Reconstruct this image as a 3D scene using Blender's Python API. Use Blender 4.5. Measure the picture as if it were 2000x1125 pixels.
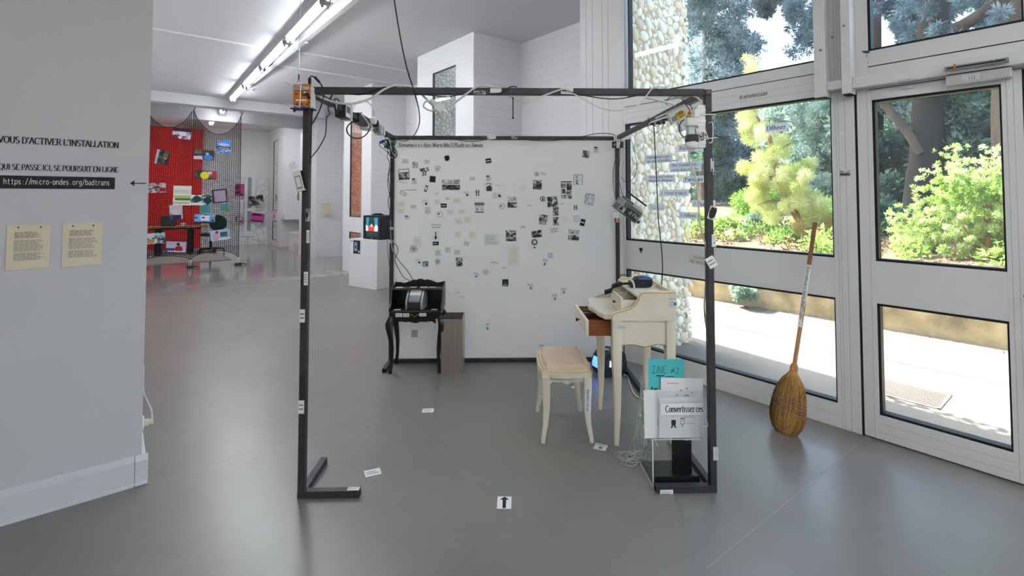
import bpy, bmesh, math, random
import numpy as np
from mathutils import Matrix, Vector
random.seed(7)
for o in list(bpy.data.objects):
    bpy.data.objects.remove(o)
SC = bpy.context.scene
COL = SC.collection

# ------------------------------------------------------------------ camera
FOC, PY, PITCH, EYE = 964.0, 351.5, 0.035, 1.42      # pixels of a 2000x1125 frame
cam_d = bpy.data.cameras.new('camera')
cam_d.sensor_width = 36.0
cam_d.lens = FOC / 2000 * 36.0
cam_d.shift_y = -(562.5 - PY) / 2000
cam_d.clip_start = 0.05
cam_d.clip_end = 300
cam = bpy.data.objects.new('camera', cam_d)
cam.location = (0, 0, EYE)
cam.rotation_euler = (math.pi / 2 + PITCH, 0, 0)
COL.objects.link(cam)
SC.camera = cam

# ------------------------------------------------------------------ axes of the building and of the metal frame
A = 0.6817
NX, NY, SX, SY = math.cos(A), math.sin(A), -math.sin(A), math.cos(A)
BM = Matrix(((NX, SX, 0, 0), (NY, SY, 0, 0), (0, 0, 1, 0), (0, 0, 0, 1)))     # (n, s, z): n out through the window wall, s along it
FB = 0.0238
FO = (-1.012, 2.375)
FM = Matrix(((math.cos(FB), -math.sin(FB), 0, FO[0]), (math.sin(FB), math.cos(FB), 0, FO[1]), (0, 0, 1, 0), (0, 0, 0, 1)))   # (u, v, z)
FW, FD, FH, FT = 2.0, 1.935, 1.956, 0.033
CEIL = 3.44
WN = 3.517

# ------------------------------------------------------------------ light
SUN_EL = math.radians(47)
w = bpy.data.worlds.new('sky')
SC.world = w
w.use_nodes = True
nt = w.node_tree
sky = nt.nodes.new('ShaderNodeTexSky')
sky.sky_type = 'NISHITA'
sky.sun_disc = False
sky.sun_elevation = SUN_EL
sky.sun_rotation = math.atan2(-0.55, 0.84)
sky.dust_density = 3.0
sky.air_density = 1.0
sky.ozone_density = 1.0
nt.nodes['Background'].inputs[1].default_value = 0.68
nt.links.new(sky.outputs[0], nt.nodes['Background'].inputs[0])
sd = bpy.data.lights.new('sun', 'SUN')
sd.energy = 14.0
sd.angle = 0.009
sd.color = (1.0, 0.95, 0.86)
sun = bpy.data.objects.new('sun', sd)
tv = Vector((0.55 * math.cos(SUN_EL), -0.84 * math.cos(SUN_EL), -math.sin(SUN_EL)))
sun.rotation_euler = tv.to_track_quat('-Z', 'Y').to_euler()
sun.location = (-6, 12, 14)
COL.objects.link(sun)
TUBE_POWER = 33.0
SC.view_settings.view_transform = 'Standard'
SC.view_settings.look = 'None'
SC.view_settings.exposure = 1.05
SC.view_settings.gamma = 1.0
SC.view_settings.use_curve_mapping = False
SC.cycles.max_bounces = 6
SC.cycles.diffuse_bounces = 3
SC.cycles.glossy_bounces = 2
SC.cycles.adaptive_threshold = 0.09


# ------------------------------------------------------------------ helpers: points
def ray(px, py):
    X = (px - 1000) / FOC
    U = -(py - PY) / FOC
    return Vector((X, math.cos(PITCH) - U * math.sin(PITCH), math.sin(PITCH) + U * math.cos(PITCH)))


def hit(px, py, nrm, c):
    r = ray(px, py)
    t = c / (r.x * nrm[0] + r.y * nrm[1])
    return Vector((r.x * t, r.y * t, EYE + r.z * t))


def at_n(px, py, n):
    return hit(px, py, (NX, NY), n)


def at_s(px, py, s):
    return hit(px, py, (SX, SY), s)


def at_z(px, py, z=0.0):
    r = ray(px, py)
    t = (z - EYE) / r.z
    return Vector((r.x * t, r.y * t, z))


def at_v(px, py, v):
    k = (FM[0][1], FM[1][1])
    return hit(px, py, k, v + FO[0] * k[0] + FO[1] * k[1])


def at_u(px, py, u):
    k = (FM[0][0], FM[1][0])
    return hit(px, py, k, u + FO[0] * k[0] + FO[1] * k[1])


FMI = FM.inverted()
BMI = BM.inverted()


def fl(p):
    return FMI @ Vector(p)


def bl(p):
    return BMI @ Vector(p)


# ------------------------------------------------------------------ helpers: materials
def lin(h):
    if not isinstance(h, str):
        return (h[0], h[1], h[2], 1)
    h = h.lstrip('#')
    v = [int(h[i:i + 2], 16) / 255 for i in (0, 2, 4)]
    return tuple([(c / 12.92 if c <= 0.04045 else ((c + 0.055) / 1.055) ** 2.4) for c in v] + [1])


MATS = {}


def mat(name, col, rough=0.6, metal=0.0, bump=0.0, bscale=40.0, var=0.0, vscale=6.0, spec=0.5, emit=None, estr=1.0, stretch=None, trans=0.0):
    if name in MATS:
        return MATS[name]
    m = bpy.data.materials.new(name)
    m.use_nodes = True
    n = m.node_tree
    b = n.nodes['Principled BSDF']
    b.inputs['Base Color'].default_value = lin(col)
    b.inputs['Roughness'].default_value = rough
    b.inputs['Metallic'].default_value = metal
    b.inputs['Specular IOR Level'].default_value = spec
    if emit:
        b.inputs['Emission Color'].default_value = lin(emit)
        b.inputs['Emission Strength'].default_value = estr
    if bump or var:
        tc = n.nodes.new('ShaderNodeTexCoord')
        src = tc.outputs['Object']
        if stretch:
            mp = n.nodes.new('ShaderNodeMapping')
            mp.inputs['Scale'].default_value = stretch
            n.links.new(src, mp.inputs[0])
            src = mp.outputs[0]
    if bump:
        no = n.nodes.new('ShaderNodeTexNoise')
        no.inputs['Scale'].default_value = bscale
        no.inputs['Detail'].default_value = 4
        n.links.new(src, no.inputs['Vector'])
        bp = n.nodes.new('ShaderNodeBump')
        bp.inputs['Strength'].default_value = bump
        bp.inputs['Distance'].default_value = 0.004
        n.links.new(no.outputs['Fac'], bp.inputs['Height'])
        n.links.new(bp.outputs[0], b.inputs['Normal'])
    if var:
        no = n.nodes.new('ShaderNodeTexNoise')
        no.inputs['Scale'].default_value = vscale
        no.inputs['Detail'].default_value = 5
        n.links.new(src, no.inputs['Vector'])
        cr = n.nodes.new('ShaderNodeValToRGB')
        c = lin(col)
        cr.color_ramp.elements[0].position = 0.3
        cr.color_ramp.elements[1].position = 0.7
        cr.color_ramp.elements[0].color = [max(0, x * (1 - var)) for x in c[:3]] + [1]
        cr.color_ramp.elements[1].color = [min(1, x * (1 + var)) for x in c[:3]] + [1]
        n.links.new(no.outputs['Fac'], cr.inputs[0])
        n.links.new(cr.outputs[0], b.inputs['Base Color'])
    MATS[name] = m
    return m


def ink(h, rough=0.7):
    return mat('print_' + h.strip('#'), h, rough)


def glass_mat(name, tint=(0.93, 0.97, 0.96), ior=1.5, glare=0.0):
    m = bpy.data.materials.new(name)
    m.use_nodes = True
    n = m.node_tree
    n.nodes.clear()
    out = n.nodes.new('ShaderNodeOutputMaterial')
    mx = n.nodes.new('ShaderNodeMixShader')
    tr = n.nodes.new('ShaderNodeBsdfTransparent')
    tr.inputs[0].default_value = (*tint, 1)
    gl = n.nodes.new('ShaderNodeBsdfGlossy')
    gl.inputs['Roughness'].default_value = 0.01
    fr = n.nodes.new('ShaderNodeFresnel')
    ge = n.nodes.new('ShaderNodeNewGeometry')
    ma = n.nodes.new('ShaderNodeMath')
    ma.operation = 'MULTIPLY_ADD'
    ma.inputs[1].default_value = 1 / ior - ior       # a thin pane reflects alike from both of its faces
    ma.inputs[2].default_value = ior
    n.links.new(ge.outputs['Backfacing'], ma.inputs[0])
    n.links.new(ma.outputs[0], fr.inputs[0])
    n.links.new(fr.outputs[0], mx.inputs[0])
    n.links.new(tr.outputs[0], mx.inputs[1])
    n.links.new(gl.outputs[0], mx.inputs[2])
    du = n.nodes.new('ShaderNodeBsdfTranslucent')       # veiling glare of the pane, mixed in as a pale film
    du.inputs[0].default_value = (.9, .92, .95, 1)
    m2 = n.nodes.new('ShaderNodeMixShader')
    m2.inputs[0].default_value = glare
    n.links.new(mx.outputs[0], m2.inputs[1])
    n.links.new(du.outputs[0], m2.inputs[2])
    n.links.new(m2.outputs[0], out.inputs[0])
    MATS[name] = m
    return m


def leaf_mat(name, c1, c2, tl=0.5):
    m = bpy.data.materials.new(name)
    m.use_nodes = True
    n = m.node_tree
    n.nodes.clear()
    out = n.nodes.new('ShaderNodeOutputMaterial')
    mx = n.nodes.new('ShaderNodeMixShader')
    df = n.nodes.new('ShaderNodeBsdfDiffuse')
    tl_ = n.nodes.new('ShaderNodeBsdfTranslucent')
    tc = n.nodes.new('ShaderNodeTexCoord')
    no = n.nodes.new('ShaderNodeTexNoise')
    no.inputs['Scale'].default_value = 3.0
    no.inputs['Detail'].default_value = 6
    cr = n.nodes.new('ShaderNodeValToRGB')
    cr.color_ramp.elements[0].position = 0.35
    cr.color_ramp.elements[1].position = 0.65
    cr.color_ramp.elements[0].color = lin(c1)
    cr.color_ramp.elements[1].color = lin(c2)
    n.links.new(tc.outputs['Object'], no.inputs['Vector'])
    n.links.new(no.outputs['Fac'], cr.inputs[0])
    n.links.new(cr.outputs[0], df.inputs[0])
    n.links.new(cr.outputs[0], tl_.inputs[0])
    mx.inputs[0].default_value = tl
    n.links.new(df.outputs[0], mx.inputs[1])
    n.links.new(tl_.outputs[0], mx.inputs[2])
    n.links.new(mx.outputs[0], out.inputs[0])
    MATS[name] = m
    return m


def photo_mat(name, cols, scale=5.0, pos=None):
    """a flat print: soft blotches of a few inks, different on every sheet"""
    m = bpy.data.materials.new(name)
    m.use_nodes = True
    n = m.node_tree
    b = n.nodes['Principled BSDF']
    b.inputs['Roughness'].default_value = 0.5
    tc = n.nodes.new('ShaderNodeTexCoord')
    oi = n.nodes.new('ShaderNodeObjectInfo')
    mu = n.nodes.new('ShaderNodeVectorMath')
    mu.operation = 'SCALE'
    mu.inputs['Scale'].default_value = 7.3
    ad = n.nodes.new('ShaderNodeVectorMath')
    n.links.new(oi.outputs['Location'], mu.inputs[0])
    n.links.new(mu.outputs[0], ad.inputs[0])
    n.links.new(tc.outputs['Generated'], ad.inputs[1])
    no = n.nodes.new('ShaderNodeTexNoise')
    no.inputs['Scale'].default_value = scale
    no.inputs['Detail'].default_value = 3
    no.inputs['Distortion'].default_value = 0.8
    n.links.new(ad.outputs[0], no.inputs['Vector'])
    cr = n.nodes.new('ShaderNodeValToRGB')
    k = len(cols)
    while len(cr.color_ramp.elements) < k:
        cr.color_ramp.elements.new(0.5)
    for i, c in enumerate(cols):
        cr.color_ramp.elements[i].position = (pos[i] if pos else 0.34 + 0.32 * i / max(1, k - 1))
        cr.color_ramp.elements[i].color = lin(c)
    n.links.new(no.outputs['Fac'], cr.inputs[0])
    n.links.new(cr.outputs[0], b.inputs['Base Color'])
    MATS[name] = m
    return m


def M(x):
    return MATS[x] if isinstance(x, str) and x in MATS else (ink(x) if isinstance(x, str) else x)


# ------------------------------------------------------------------ helpers: meshes
def tag(o, label=None, cat=None, group=None, kind=None):
    if label:
        o['label'] = label
    if cat:
        o['category'] = cat
    if group:
        o['group'] = group
    if kind:
        o['kind'] = kind
    return o


def empty(name, mtx, label=None, cat=None, group=None, kind=None):
    o = bpy.data.objects.new(name, None)
    o.empty_display_size = 0.1
    o.matrix_world = mtx
    COL.objects.link(o)
    return tag(o, label, cat, group, kind)


class MB:
    def __init__(self, mtx=None):
        self.v, self.f, self.m, self.s, self.mats = [], [], [], [], []
        self.T = mtx or Matrix()

    def mi(self, m):
        m = M(m)
        if m not in self.mats:
            self.mats.append(m)
        return self.mats.index(m)

    def add(self, vs, fs, m, smooth=False):
        b = len(self.v)
        k = self.mi(m)
        T = self.T
        self.v += [tuple(T @ Vector(p)) for p in vs]
        for q in fs:
            self.f.append([b + i for i in q])
            self.m.append(k)
            self.s.append(smooth)
        return self

    def box(self, x0, x1, y0, y1, z0, z1, m):
        x0, x1 = min(x0, x1), max(x0, x1)
        y0, y1 = min(y0, y1), max(y0, y1)
        z0, z1 = min(z0, z1), max(z0, z1)
        vs = [(x, y, z) for z in (z0, z1) for y in (y0, y1) for x in (x0, x1)]
        return self.add(vs, [(0, 2, 3, 1), (4, 5, 7, 6), (0, 1, 5, 4), (2, 6, 7, 3), (0, 4, 6, 2), (1, 3, 7, 5)], m)

    def rect(self, x0, x1, y0, y1, z, m):
        return self.add([(x0, y0, z), (x1, y0, z), (x1, y1, z), (x0, y1, z)], [(0, 1, 2, 3)], m)

    def disc(self, x, y, r, z, m, k=16, ry=None):
        ry = ry or r
        return self.add([(x + r * math.cos(2 * math.pi * i / k), y + ry * math.sin(2 * math.pi * i / k), z) for i in range(k)], [tuple(range(k))], m)

    def ring(self, x, y, r, w_, z, m, k=20, a0=0, a1=360):
        vs = []
        for i in range(k + 1):
            t = math.radians(a0 + (a1 - a0) * i / k)
            for q in (r - w_ / 2, r + w_ / 2):
                vs.append((x + q * math.cos(t), y + q * math.sin(t), z))
        return self.add(vs, [(2 * i, 2 * i + 1, 2 * i + 3, 2 * i + 2) for i in range(k)], m)

    def poly(self, pts, z, m):
        return self.add([(p[0], p[1], z) for p in pts], [tuple(range(len(pts)))], m)

    def prism(self, pts, z0, z1, m, axis='z', smooth=False):
        """polygon pts extruded z0..z1 along an axis"""
        k = len(pts)

        def P(a, b, c):
            return {'z': (a, b, c), 'y': (a, c, b), 'x': (c, a, b)}[axis]
        vs = [P(p[0], p[1], z0) for p in pts] + [P(p[0], p[1], z1) for p in pts]
        ar = sum(pts[i][0] * pts[(i + 1) % k][1] - pts[(i + 1) % k][0] * pts[i][1] for i in range(k))
        pos = (ar > 0) == (z1 > z0)
        if axis == 'y':
            pos = not pos
        cap0, cap1 = tuple(range(k)), tuple(range(k, 2 * k))
        fs = [tuple(reversed(cap0)), cap1] if pos else [cap0, tuple(reversed(cap1))]
        self.add(vs, fs, m)
        sd_ = [(i, (i + 1) % k, k + (i + 1) % k, k + i) for i in range(k)]
        if not pos:
            sd_ = [tuple(reversed(q)) for q in sd_]
        return self.add(vs, sd_, m, smooth)

    def sweep(self, secs, m, smooth=True, cap=True):
        """secs: list of rings (lists of points) with equal counts"""
        k = len(secs[0])
        vs = [p for s_ in secs for p in s_]
        fs = []
        for j in range(len(secs) - 1):
            for i in range(k):
                fs.append((j * k + i, j * k + (i + 1) % k, (j + 1) * k + (i + 1) % k, (j + 1) * k + i))
        self.add(vs, fs, m, smooth)
        if cap:
            self.add(secs[0], [tuple(reversed(range(k)))], m)
            self.add(secs[-1], [tuple(range(k))], m)
        return self

    def leg(self, path, m, smooth=False):
        """path: (x, y, z, hx, hy) square sections from the floor up"""
        return self.sweep([[(x - hx, y - hy, z), (x + hx, y - hy, z), (x + hx, y + hy, z), (x - hx, y + hy, z)] for x, y, z, hx, hy in path], m, smooth)

    def tube(self, pts, r, m, k=6, sub=4, closed=False, flat=1.0):
        pts = [Vector(p) for p in pts]
        if sub > 1 and len(pts) > 2:
            q = []
            n_ = len(pts)
            for i in range(n_ - 1):
                p0, p1, p2, p3 = pts[max(0, i - 1)], pts[i], pts[i + 1], pts[min(n_ - 1, i + 2)]
                for j in range(sub):
                    t = j / sub
                    q.append(0.5 * ((2 * p1) + (p2 - p0) * t + (2 * p0 - 5 * p1 + 4 * p2 - p3) * t * t + (3 * p1 - p0 - 3 * p2 + p3) * t ** 3))
            q.append(pts[-1])
            pts = q
        secs = []
        up = Vector((0.31, 0.2, 0.93)).normalized()
        for i, p in enumerate(pts):
            d = (pts[min(i + 1, len(pts) - 1)] - pts[max(i - 1, 0)])
            if d.length < 1e-9:
                d = Vector((0, 0, 1))
            d.normalize()
            x = up.cross(d)
            if x.length < 0.05:
                x = Vector((1, 0, 0)).cross(d)
            x.normalize()
            up = d.cross(x).normalized()
            rr = r[min(len(r) - 1, int(i * len(r) / len(pts)))] if isinstance(r, (list, tuple)) else r
            secs.append([p + x * (rr * math.cos(2 * math.pi * j / k)) + up * (rr * flat * math.sin(2 * math.pi * j / k)) for j in range(k)])
        return self.sweep(secs, m, True)

    def lathe(self, prof, m, k=16, c=(0, 0, 0), axis='z', smooth=True):
        secs = []
        for r, h_ in prof:
            ring_ = []
            for j in range(k):
                t = 2 * math.pi * j / k
                a_, b_ = r * math.cos(t), r * math.sin(t)
                ring_.append({'z': (c[0] + a_, c[1] + b_, c[2] + h_), 'y': (c[0] + a_, c[1] - h_ if 0 else c[1] + h_, c[2] - b_), 'x': (c[0] + h_, c[1] + a_, c[2] + b_)}[axis])
            secs.append(ring_)
        return self.sweep(secs, m, smooth)

    def build(self, name, parent=None, mtx=None, bevel=0.0, seg=2):
        me = bpy.data.meshes.new(name)
        me.from_pydata(self.v, [], self.f)
        for m in self.mats:
            me.materials.append(m)
        me.polygons.foreach_set('material_index', self.m)
        me.polygons.foreach_set('use_smooth', self.s)
        me.update()
        o = bpy.data.objects.new(name, me)
        COL.objects.link(o)
        if parent:
            o.parent = parent
        if mtx is not None:
            if parent:
                o.matrix_local = mtx
            else:
                o.matrix_world = mtx
        if bevel:
            b = o.modifiers.new('bevel', 'BEVEL')
            b.width = bevel
            b.segments = seg
            b.limit_method = 'ANGLE'
        return o


def part(name, parent, fn, bevel=0.0, mtx=None):
    mb = MB()
    fn(mb)
    return mb.build(name, parent, mtx, bevel)


def frame_mtx(p, x, nrm):
    """p origin, x local x direction, nrm local z"""
    x = Vector(x).normalized()
    z = Vector(nrm).normalized()
    y = z.cross(x).normalized()
    x = y.cross(z)
    return Matrix(((x.x, y.x, z.x, p[0]), (x.y, y.y, z.y, p[1]), (x.z, y.z, z.z, p[2]), (0, 0, 0, 1)))


def T(x, y, z):
    return Matrix.Translation((x, y, z))


def R(a, ax='Z'):
    return Matrix.Rotation(math.radians(a), 4, ax)


def catmull(pts, sub=8):
    out = []
    n_ = len(pts)
    for i in range(n_ - 1):
        p0, p1, p2, p3 = [Vector((*p, 0)) for p in (pts[max(0, i - 1)], pts[i], pts[i + 1], pts[min(n_ - 1, i + 2)])]
        for j in range(sub):
            t = j / sub
            q = 0.5 * ((2 * p1) + (p2 - p0) * t + (2 * p0 - 5 * p1 + 4 * p2 - p3) * t * t + (3 * p1 - p0 - 3 * p2 + p3) * t ** 3)
            out.append((q.x, q.y))
    out.append(tuple(pts[-1]))
    return out


# ------------------------------------------------------------------ lettering: a broad-nib stroke alphabet
def arc(cx, cy, rx, ry, a0, a1, k=10):
    return [(cx + rx * math.cos(math.radians(a0 + (a1 - a0) * i / k)), cy + ry * math.sin(math.radians(a0 + (a1 - a0) * i / k))) for i in range(k + 1)]


X = 0.66
G = {
    'A': (.80, [[(.02, 0), (.4, 1), (.78, 0)], [(.16, .36), (.64, .36)]]),
    'B': (.74, [[(.12, 0), (.12, 1)], [(.12, 1)] + arc(.4, .76, .22, .24, 90, -90) + [(.12, .52)], [(.4, .52)] + arc(.42, .26, .26, .26, 90, -90) + [(.12, 0)]]),
    'C': (.80, [arc(.44, .5, .38, .5, 42, 318, 16)]),
    'D': (.84, [[(.12, 0), (.12, 1)], [(.12, 1), (.35, 1)] + arc(.36, .5, .4, .5, 90, -90) + [(.12, 0)]]),
    'E': (.70, [[(.12, 0), (.12, 1)], [(.12, 1), (.62, 1), (.62, .86)], [(.12, .52), (.48, .52)], [(.12, 0), (.64, 0), (.64, .15)]]),
    'F': (.66, [[(.12, 0), (.12, 1)], [(.12, 1), (.6, 1), (.6, .86)], [(.12, .52), (.46, .52)]]),
    'G': (.86, [arc(.44, .5, .38, .5, 42, 330, 16) + [(.78, .42)], [(.5, .42), (.84, .42)]]),
    'H': (.86, [[(.12, 0), (.12, 1)], [(.74, 0), (.74, 1)], [(.12, .52), (.74, .52)]]),
    'I': (.36, [[(.18, 0), (.18, 1)]]),
    'J': (.5, [[(.36, 1), (.36, .2)] + arc(.2, .2, .16, .2, 0, -150)]),
    'K': (.82, [[(.12, 0), (.12, 1)], [(.7, 1), (.14, .42)], [(.32, .6), (.76, 0)]]),
    'L': (.68, [[(.12, 0), (.12, 1)], [(.12, 0), (.62, 0), (.62, .18)]]),
    'M': (1.0, [[(.1, 0), (.12, 1), (.5, .1), (.88, 1), (.9, 0)]]),
    'N': (.88, [[(.12, 0), (.12, 1), (.76, 0), (.76, 1)]]),
    'O': (.88, [arc(.44, .5, .38, .5, 90, 450, 20)]),
    'P': (.70, [[(.12, 0), (.12, 1)], [(.12, 1)] + arc(.4, .74, .24, .26, 90, -90) + [(.12, .48)]]),
    'Q': (.88, [arc(.44, .5, .38, .5, 90, 450, 20), [(.48, .1), (.82, -.2)]]),
    'R': (.80, [[(.12, 0), (.12, 1)], [(.12, 1)] + arc(.4, .75, .24, .25, 90, -90) + [(.12, .5)], [(.4, .5), (.74, 0)]]),
    'S': (.66, [arc(.33, .75, .24, .25, 35, 270, 10) + arc(.33, .25, .26, .25, 90, -150, 10)]),
    'T': (.76, [[(.38, 0), (.38, 1)], [(.04, .84), (.04, 1), (.72, 1), (.72, .84)]]),
    'U': (.84, [[(.12, 1), (.12, .34)] + arc(.42, .34, .3, .34, 180, 360) + [(.72, 1)]]),
    'V': (.80, [[(.02, 1), (.4, 0), (.78, 1)]]),
    'W': (1.1, [[(.02, 1), (.3, 0), (.56, .95), (.82, 0), (1.08, 1)]]),
    'X': (.80, [[(.04, 1), (.76, 0)], [(.74, 1), (.06, 0)]]),
    'Y': (.78, [[(.02, 1), (.39, .48), (.76, 1)], [(.39, .48), (.39, 0)]]),
    'Z': (.74, [[(.08, .85), (.08, 1), (.66, 1), (.06, 0), (.68, 0), (.68, .16)]]),
    'a': (.58, [arc(.27, .46, .18, .2, 150, 0, 8) + [(.45, .1), (.55, 0)], arc(.26, .18, .19, .18, 90, 360, 10) + [(.45, .3)]]),
    'b': (.62, [[(.1, 1), (.1, 0)], arc(.33, .33, .23, .33, 180, -180, 14)]),
    'c': (.54, [arc(.3, .33, .23, .33, 45, 318, 12)]),
    'd': (.64, [[(.52, 1), (.52, 0)], arc(.3, .33, .23, .33, 0, 360, 14)]),
    'e': (.56, [[(.07, .36), (.5, .36)] + arc(.29, .33, .22, .33, 8, 320, 14)]),
    'f': (.38, [[(.16, 0), (.16, .8)] + arc(.3, .82, .14, .18, 180, 50, 6), [(.02, X), (.34, X)]]),
    'g': (.62, [arc(.3, .38, .22, .28, 0, 360, 14), [(.52, X), (.52, -.1)] + arc(.3, -.1, .22, .2, 0, -150, 8)]),
    'h': (.64, [[(.1, 0), (.1, 1)], [(.1, .44)] + arc(.32, .44, .2, .22, 180, 0, 8) + [(.52, 0)]]),
    'i': (.28, [[(.14, 0), (.14, X)], [(.13, .84), (.15, .92)]]),
    'j': (.28, [[(.16, X), (.16, -.1)] + arc(.02, -.1, .14, .18, 0, -120, 6), [(.15, .84), (.17, .92)]]),
    'k': (.62, [[(.1, 0), (.1, 1)], [(.5, X), (.12, .28)], [(.26, .42), (.56, 0)]]),
    'l': (.28, [[(.14, 0), (.14, 1)]]),
    'm': (.94, [[(.1, 0), (.1, X)], [(.1, .44)] + arc(.29, .44, .18, .22, 180, 0, 8) + [(.47, 0)], [(.47, .44)] + arc(.66, .44, .18, .22, 180, 0, 8) + [(.84, 0)]]),
    'n': (.64, [[(.1, 0), (.1, X)], [(.1, .44)] + arc(.32, .44, .2, .22, 180, 0, 8) + [(.52, 0)]]),
    'o': (.60, [arc(.3, .33, .23, .33, 90, 450, 16)]),
    'p': (.62, [[(.1, X), (.1, -.32)], arc(.33, .33, .23, .33, 180, -180, 14)]),
    'q': (.62, [[(.52, X), (.52, -.32)], arc(.3, .33, .23, .33, 0, 360, 14)]),
    'r': (.46, [[(.1, 0), (.1, X)], [(.1, .42)] + arc(.3, .46, .18, .2, 180, 40, 6)]),
    's': (.48, [arc(.24, .5, .17, .16, 35, 270, 8) + arc(.24, .17, .19, .17, 90, -150, 8)]),
    't': (.38, [[(.16, .88), (.16, .14)] + arc(.28, .14, .12, .14, 180, 310, 6), [(.02, X), (.34, X)]]),
    'u': (.64, [[(.1, X), (.1, .22)] + arc(.31, .22, .21, .22, 180, 360, 8), [(.52, X), (.52, 0)]]),
    'v': (.58, [[(.02, X), (.29, 0), (.56, X)]]),
    'w': (.82, [[(.02, X), (.22, 0), (.41, X), (.6, 0), (.8, X)]]),
    'x': (.58, [[(.04, X), (.54, 0)], [(.53, X), (.05, 0)]]),
    'y': (.58, [[(.02, X), (.29, .02)], [(.56, X), (.2, -.3), (.06, -.28)]]),
    'z': (.52, [[(.05, .54), (.05, X), (.46, X), (.04, 0), (.48, 0), (.48, .12)]]),
    '0': (.62, [arc(.31, .5, .24, .5, 90, 450, 16)]),
    '1': (.42, [[(.08, .82), (.24, 1), (.24, 0)]]),
    '2': (.60, [arc(.29, .73, .23, .27, 160, -30, 10) + [(.05, 0), (.56, 0)]]),
    '3': (.60, [arc(.27, .76, .22, .24, 150, -90, 10), arc(.27, .26, .26, .26, 90, -150, 10)]),
    '-': (.44, [[(.06, .36), (.38, .36)]]),
    '·': (.26, [[(.12, .34), (.14, .42)]]),
    '.': (.26, [[(.12, 0), (.14, .08)]]),
    ',': (.26, [[(.15, .08), (.08, -.18)]]),
    ':': (.26, [[(.12, 0), (.14, .08)], [(.12, .5), (.14, .58)]]),
    "'": (.24, [[(.15, 1), (.08, .74)]]),
    '/': (.44, [[(.02, -.1), (.42, 1.05)]]),
    '#': (.70, [[(.16, .1), (.3, .9)], [(.42, .1), (.56, .9)], [(.06, .36), (.6, .36)], [(.12, .64), (.66, .64)]]),
    '@': (.86, [arc(.43, .36, .12, .18, 0, 360, 10), [(.56, .54), (.56, .2), (.68, .2)] + arc(.43, .36, .36, .42, -20, 300, 16)]),
    '?': (.5, [arc(.23, .78, .2, .22, 160, -60, 8) + [(.23, .26)], [(.22, 0), (.24, .08)]]),
    '!': (.26, [[(.13, 1), (.13, .3)], [(.12, 0), (.14, .08)]]),
    '"': (.3, [[(.1, 1), (.08, .78)], [(.22, 1), (.2, .78)]]),
}
ACC = {'é': ('e', [[(.26, .8), (.42, .98)]]), 'ê': ('e', [[(.14, .8), (.28, .96), (.42, .8)]])}


def split(pl):
    # sharp corners start a new stroke so that the nib does not pinch
    out, cur = [], [pl[0]]
    for i in range(1, len(pl)):
        cur.append(pl[i])
        if i < len(pl) - 1:
            a_, b_, c_ = pl[i - 1], pl[i], pl[i + 1]
            u, v = (b_[0] - a_[0], b_[1] - a_[1]), (c_[0] - b_[0], c_[1] - b_[1])
            l_ = math.hypot(*u) * math.hypot(*v)
            if l_ > 0 and (u[0] * v[0] + u[1] * v[1]) / l_ < .72:
                out.append(cur)
                cur = [pl[i]]
    out.append(cur)
    return [q for q in out if len(q) > 1]


def write(mb, s, x, y, size, z, m, nib=(.15, .05), serif=True, gap=.06, mono=None, slant=0.0, align='l', width=None):
    """letters as flat ink on the local xy plane"""
    seq, w_ = [], 0
    for ch in s:
        if ch == ' ':
            seq.append((None, w_))
            w_ += mono or .34
            continue
        ex = []
        if ch in ACC:
            ch, ex = ACC[ch]
        adv, st = G.get(ch, G['-'])
        off = (mono - adv) / 2 if mono else 0
        seq.append((st + ex, w_ + off))
        w_ += (mono or adv) + gap
    w_ -= gap
    k = size
    kx = (width / w_) if width else size
    if align == 'c':
        x -= w_ * kx / 2
    elif align == 'r':
        x -= w_ * kx
    for st, ox in seq:
        if not st:
            continue
        for pl in [q for w0 in st for q in split(w0)]:
            L, Rr = [], []
            n_ = len(pl)
            for i, p in enumerate(pl):
                a_, b_ = pl[max(i - 1, 0)], pl[min(i + 1, n_ - 1)]
                dx, dy = b_[0] - a_[0], b_[1] - a_[1]
                l_ = math.hypot(dx, dy) or 1
                nx, ny = -dy / l_, dx / l_
                hw = math.sqrt((nib[0] / 2 * nx) ** 2 + (nib[1] / 2 * ny) ** 2)
                L.append((p[0] + nx * hw, p[1] + ny * hw))
                Rr.append((p[0] - nx * hw, p[1] - ny * hw))

            def P(q):
                return (x + (ox + q[0] + slant * q[1]) * kx, y + q[1] * k, z)
            vs = [P(q) for q in L] + [P(q) for q in Rr]
            mb.add(vs, [(i, n_ + i, n_ + i + 1, i + 1) for i in range(n_ - 1)], m)
            if serif:
                for e, f_ in ((pl[0], pl[1]), (pl[-1], pl[-2])):
                    if abs(e[1] - f_[1]) > abs(e[0] - f_[0]) * 1.1 and min(abs(e[1] - q) for q in (0, X, 1, -.32)) < .02 and abs(e[1] - f_[1]) > .2:
                        h_, t_ = .13, .022
                        mb.add([P((e[0] - h_, e[1] - t_)), P((e[0] + h_, e[1] - t_)), P((e[0] + h_, e[1] + t_)), P((e[0] - h_, e[1] + t_))], [(0, 1, 2, 3)], m)
    return w_ * kx


def text_lines(mb, x0, x1, y0, y1, k, z, m, ragged=.25, th=.35, words=True):
    """tiny unreadable lines of print, from y1 down to y0"""
    p = (y1 - y0) / k
    for i in range(k):
        y = y1 - (i + .5) * p
        xe = x1 - (x1 - x0) * ragged * random.random()
        x = x0
        while x < xe - 1e-6:
            w_ = min(xe - x, (x1 - x0) * random.uniform(.08, .22)) if words else xe - x
            mb.rect(x, x + w_, y - p * th / 2, y + p * th / 2, z, m)
            x += w_ + (x1 - x0) * .025


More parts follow.
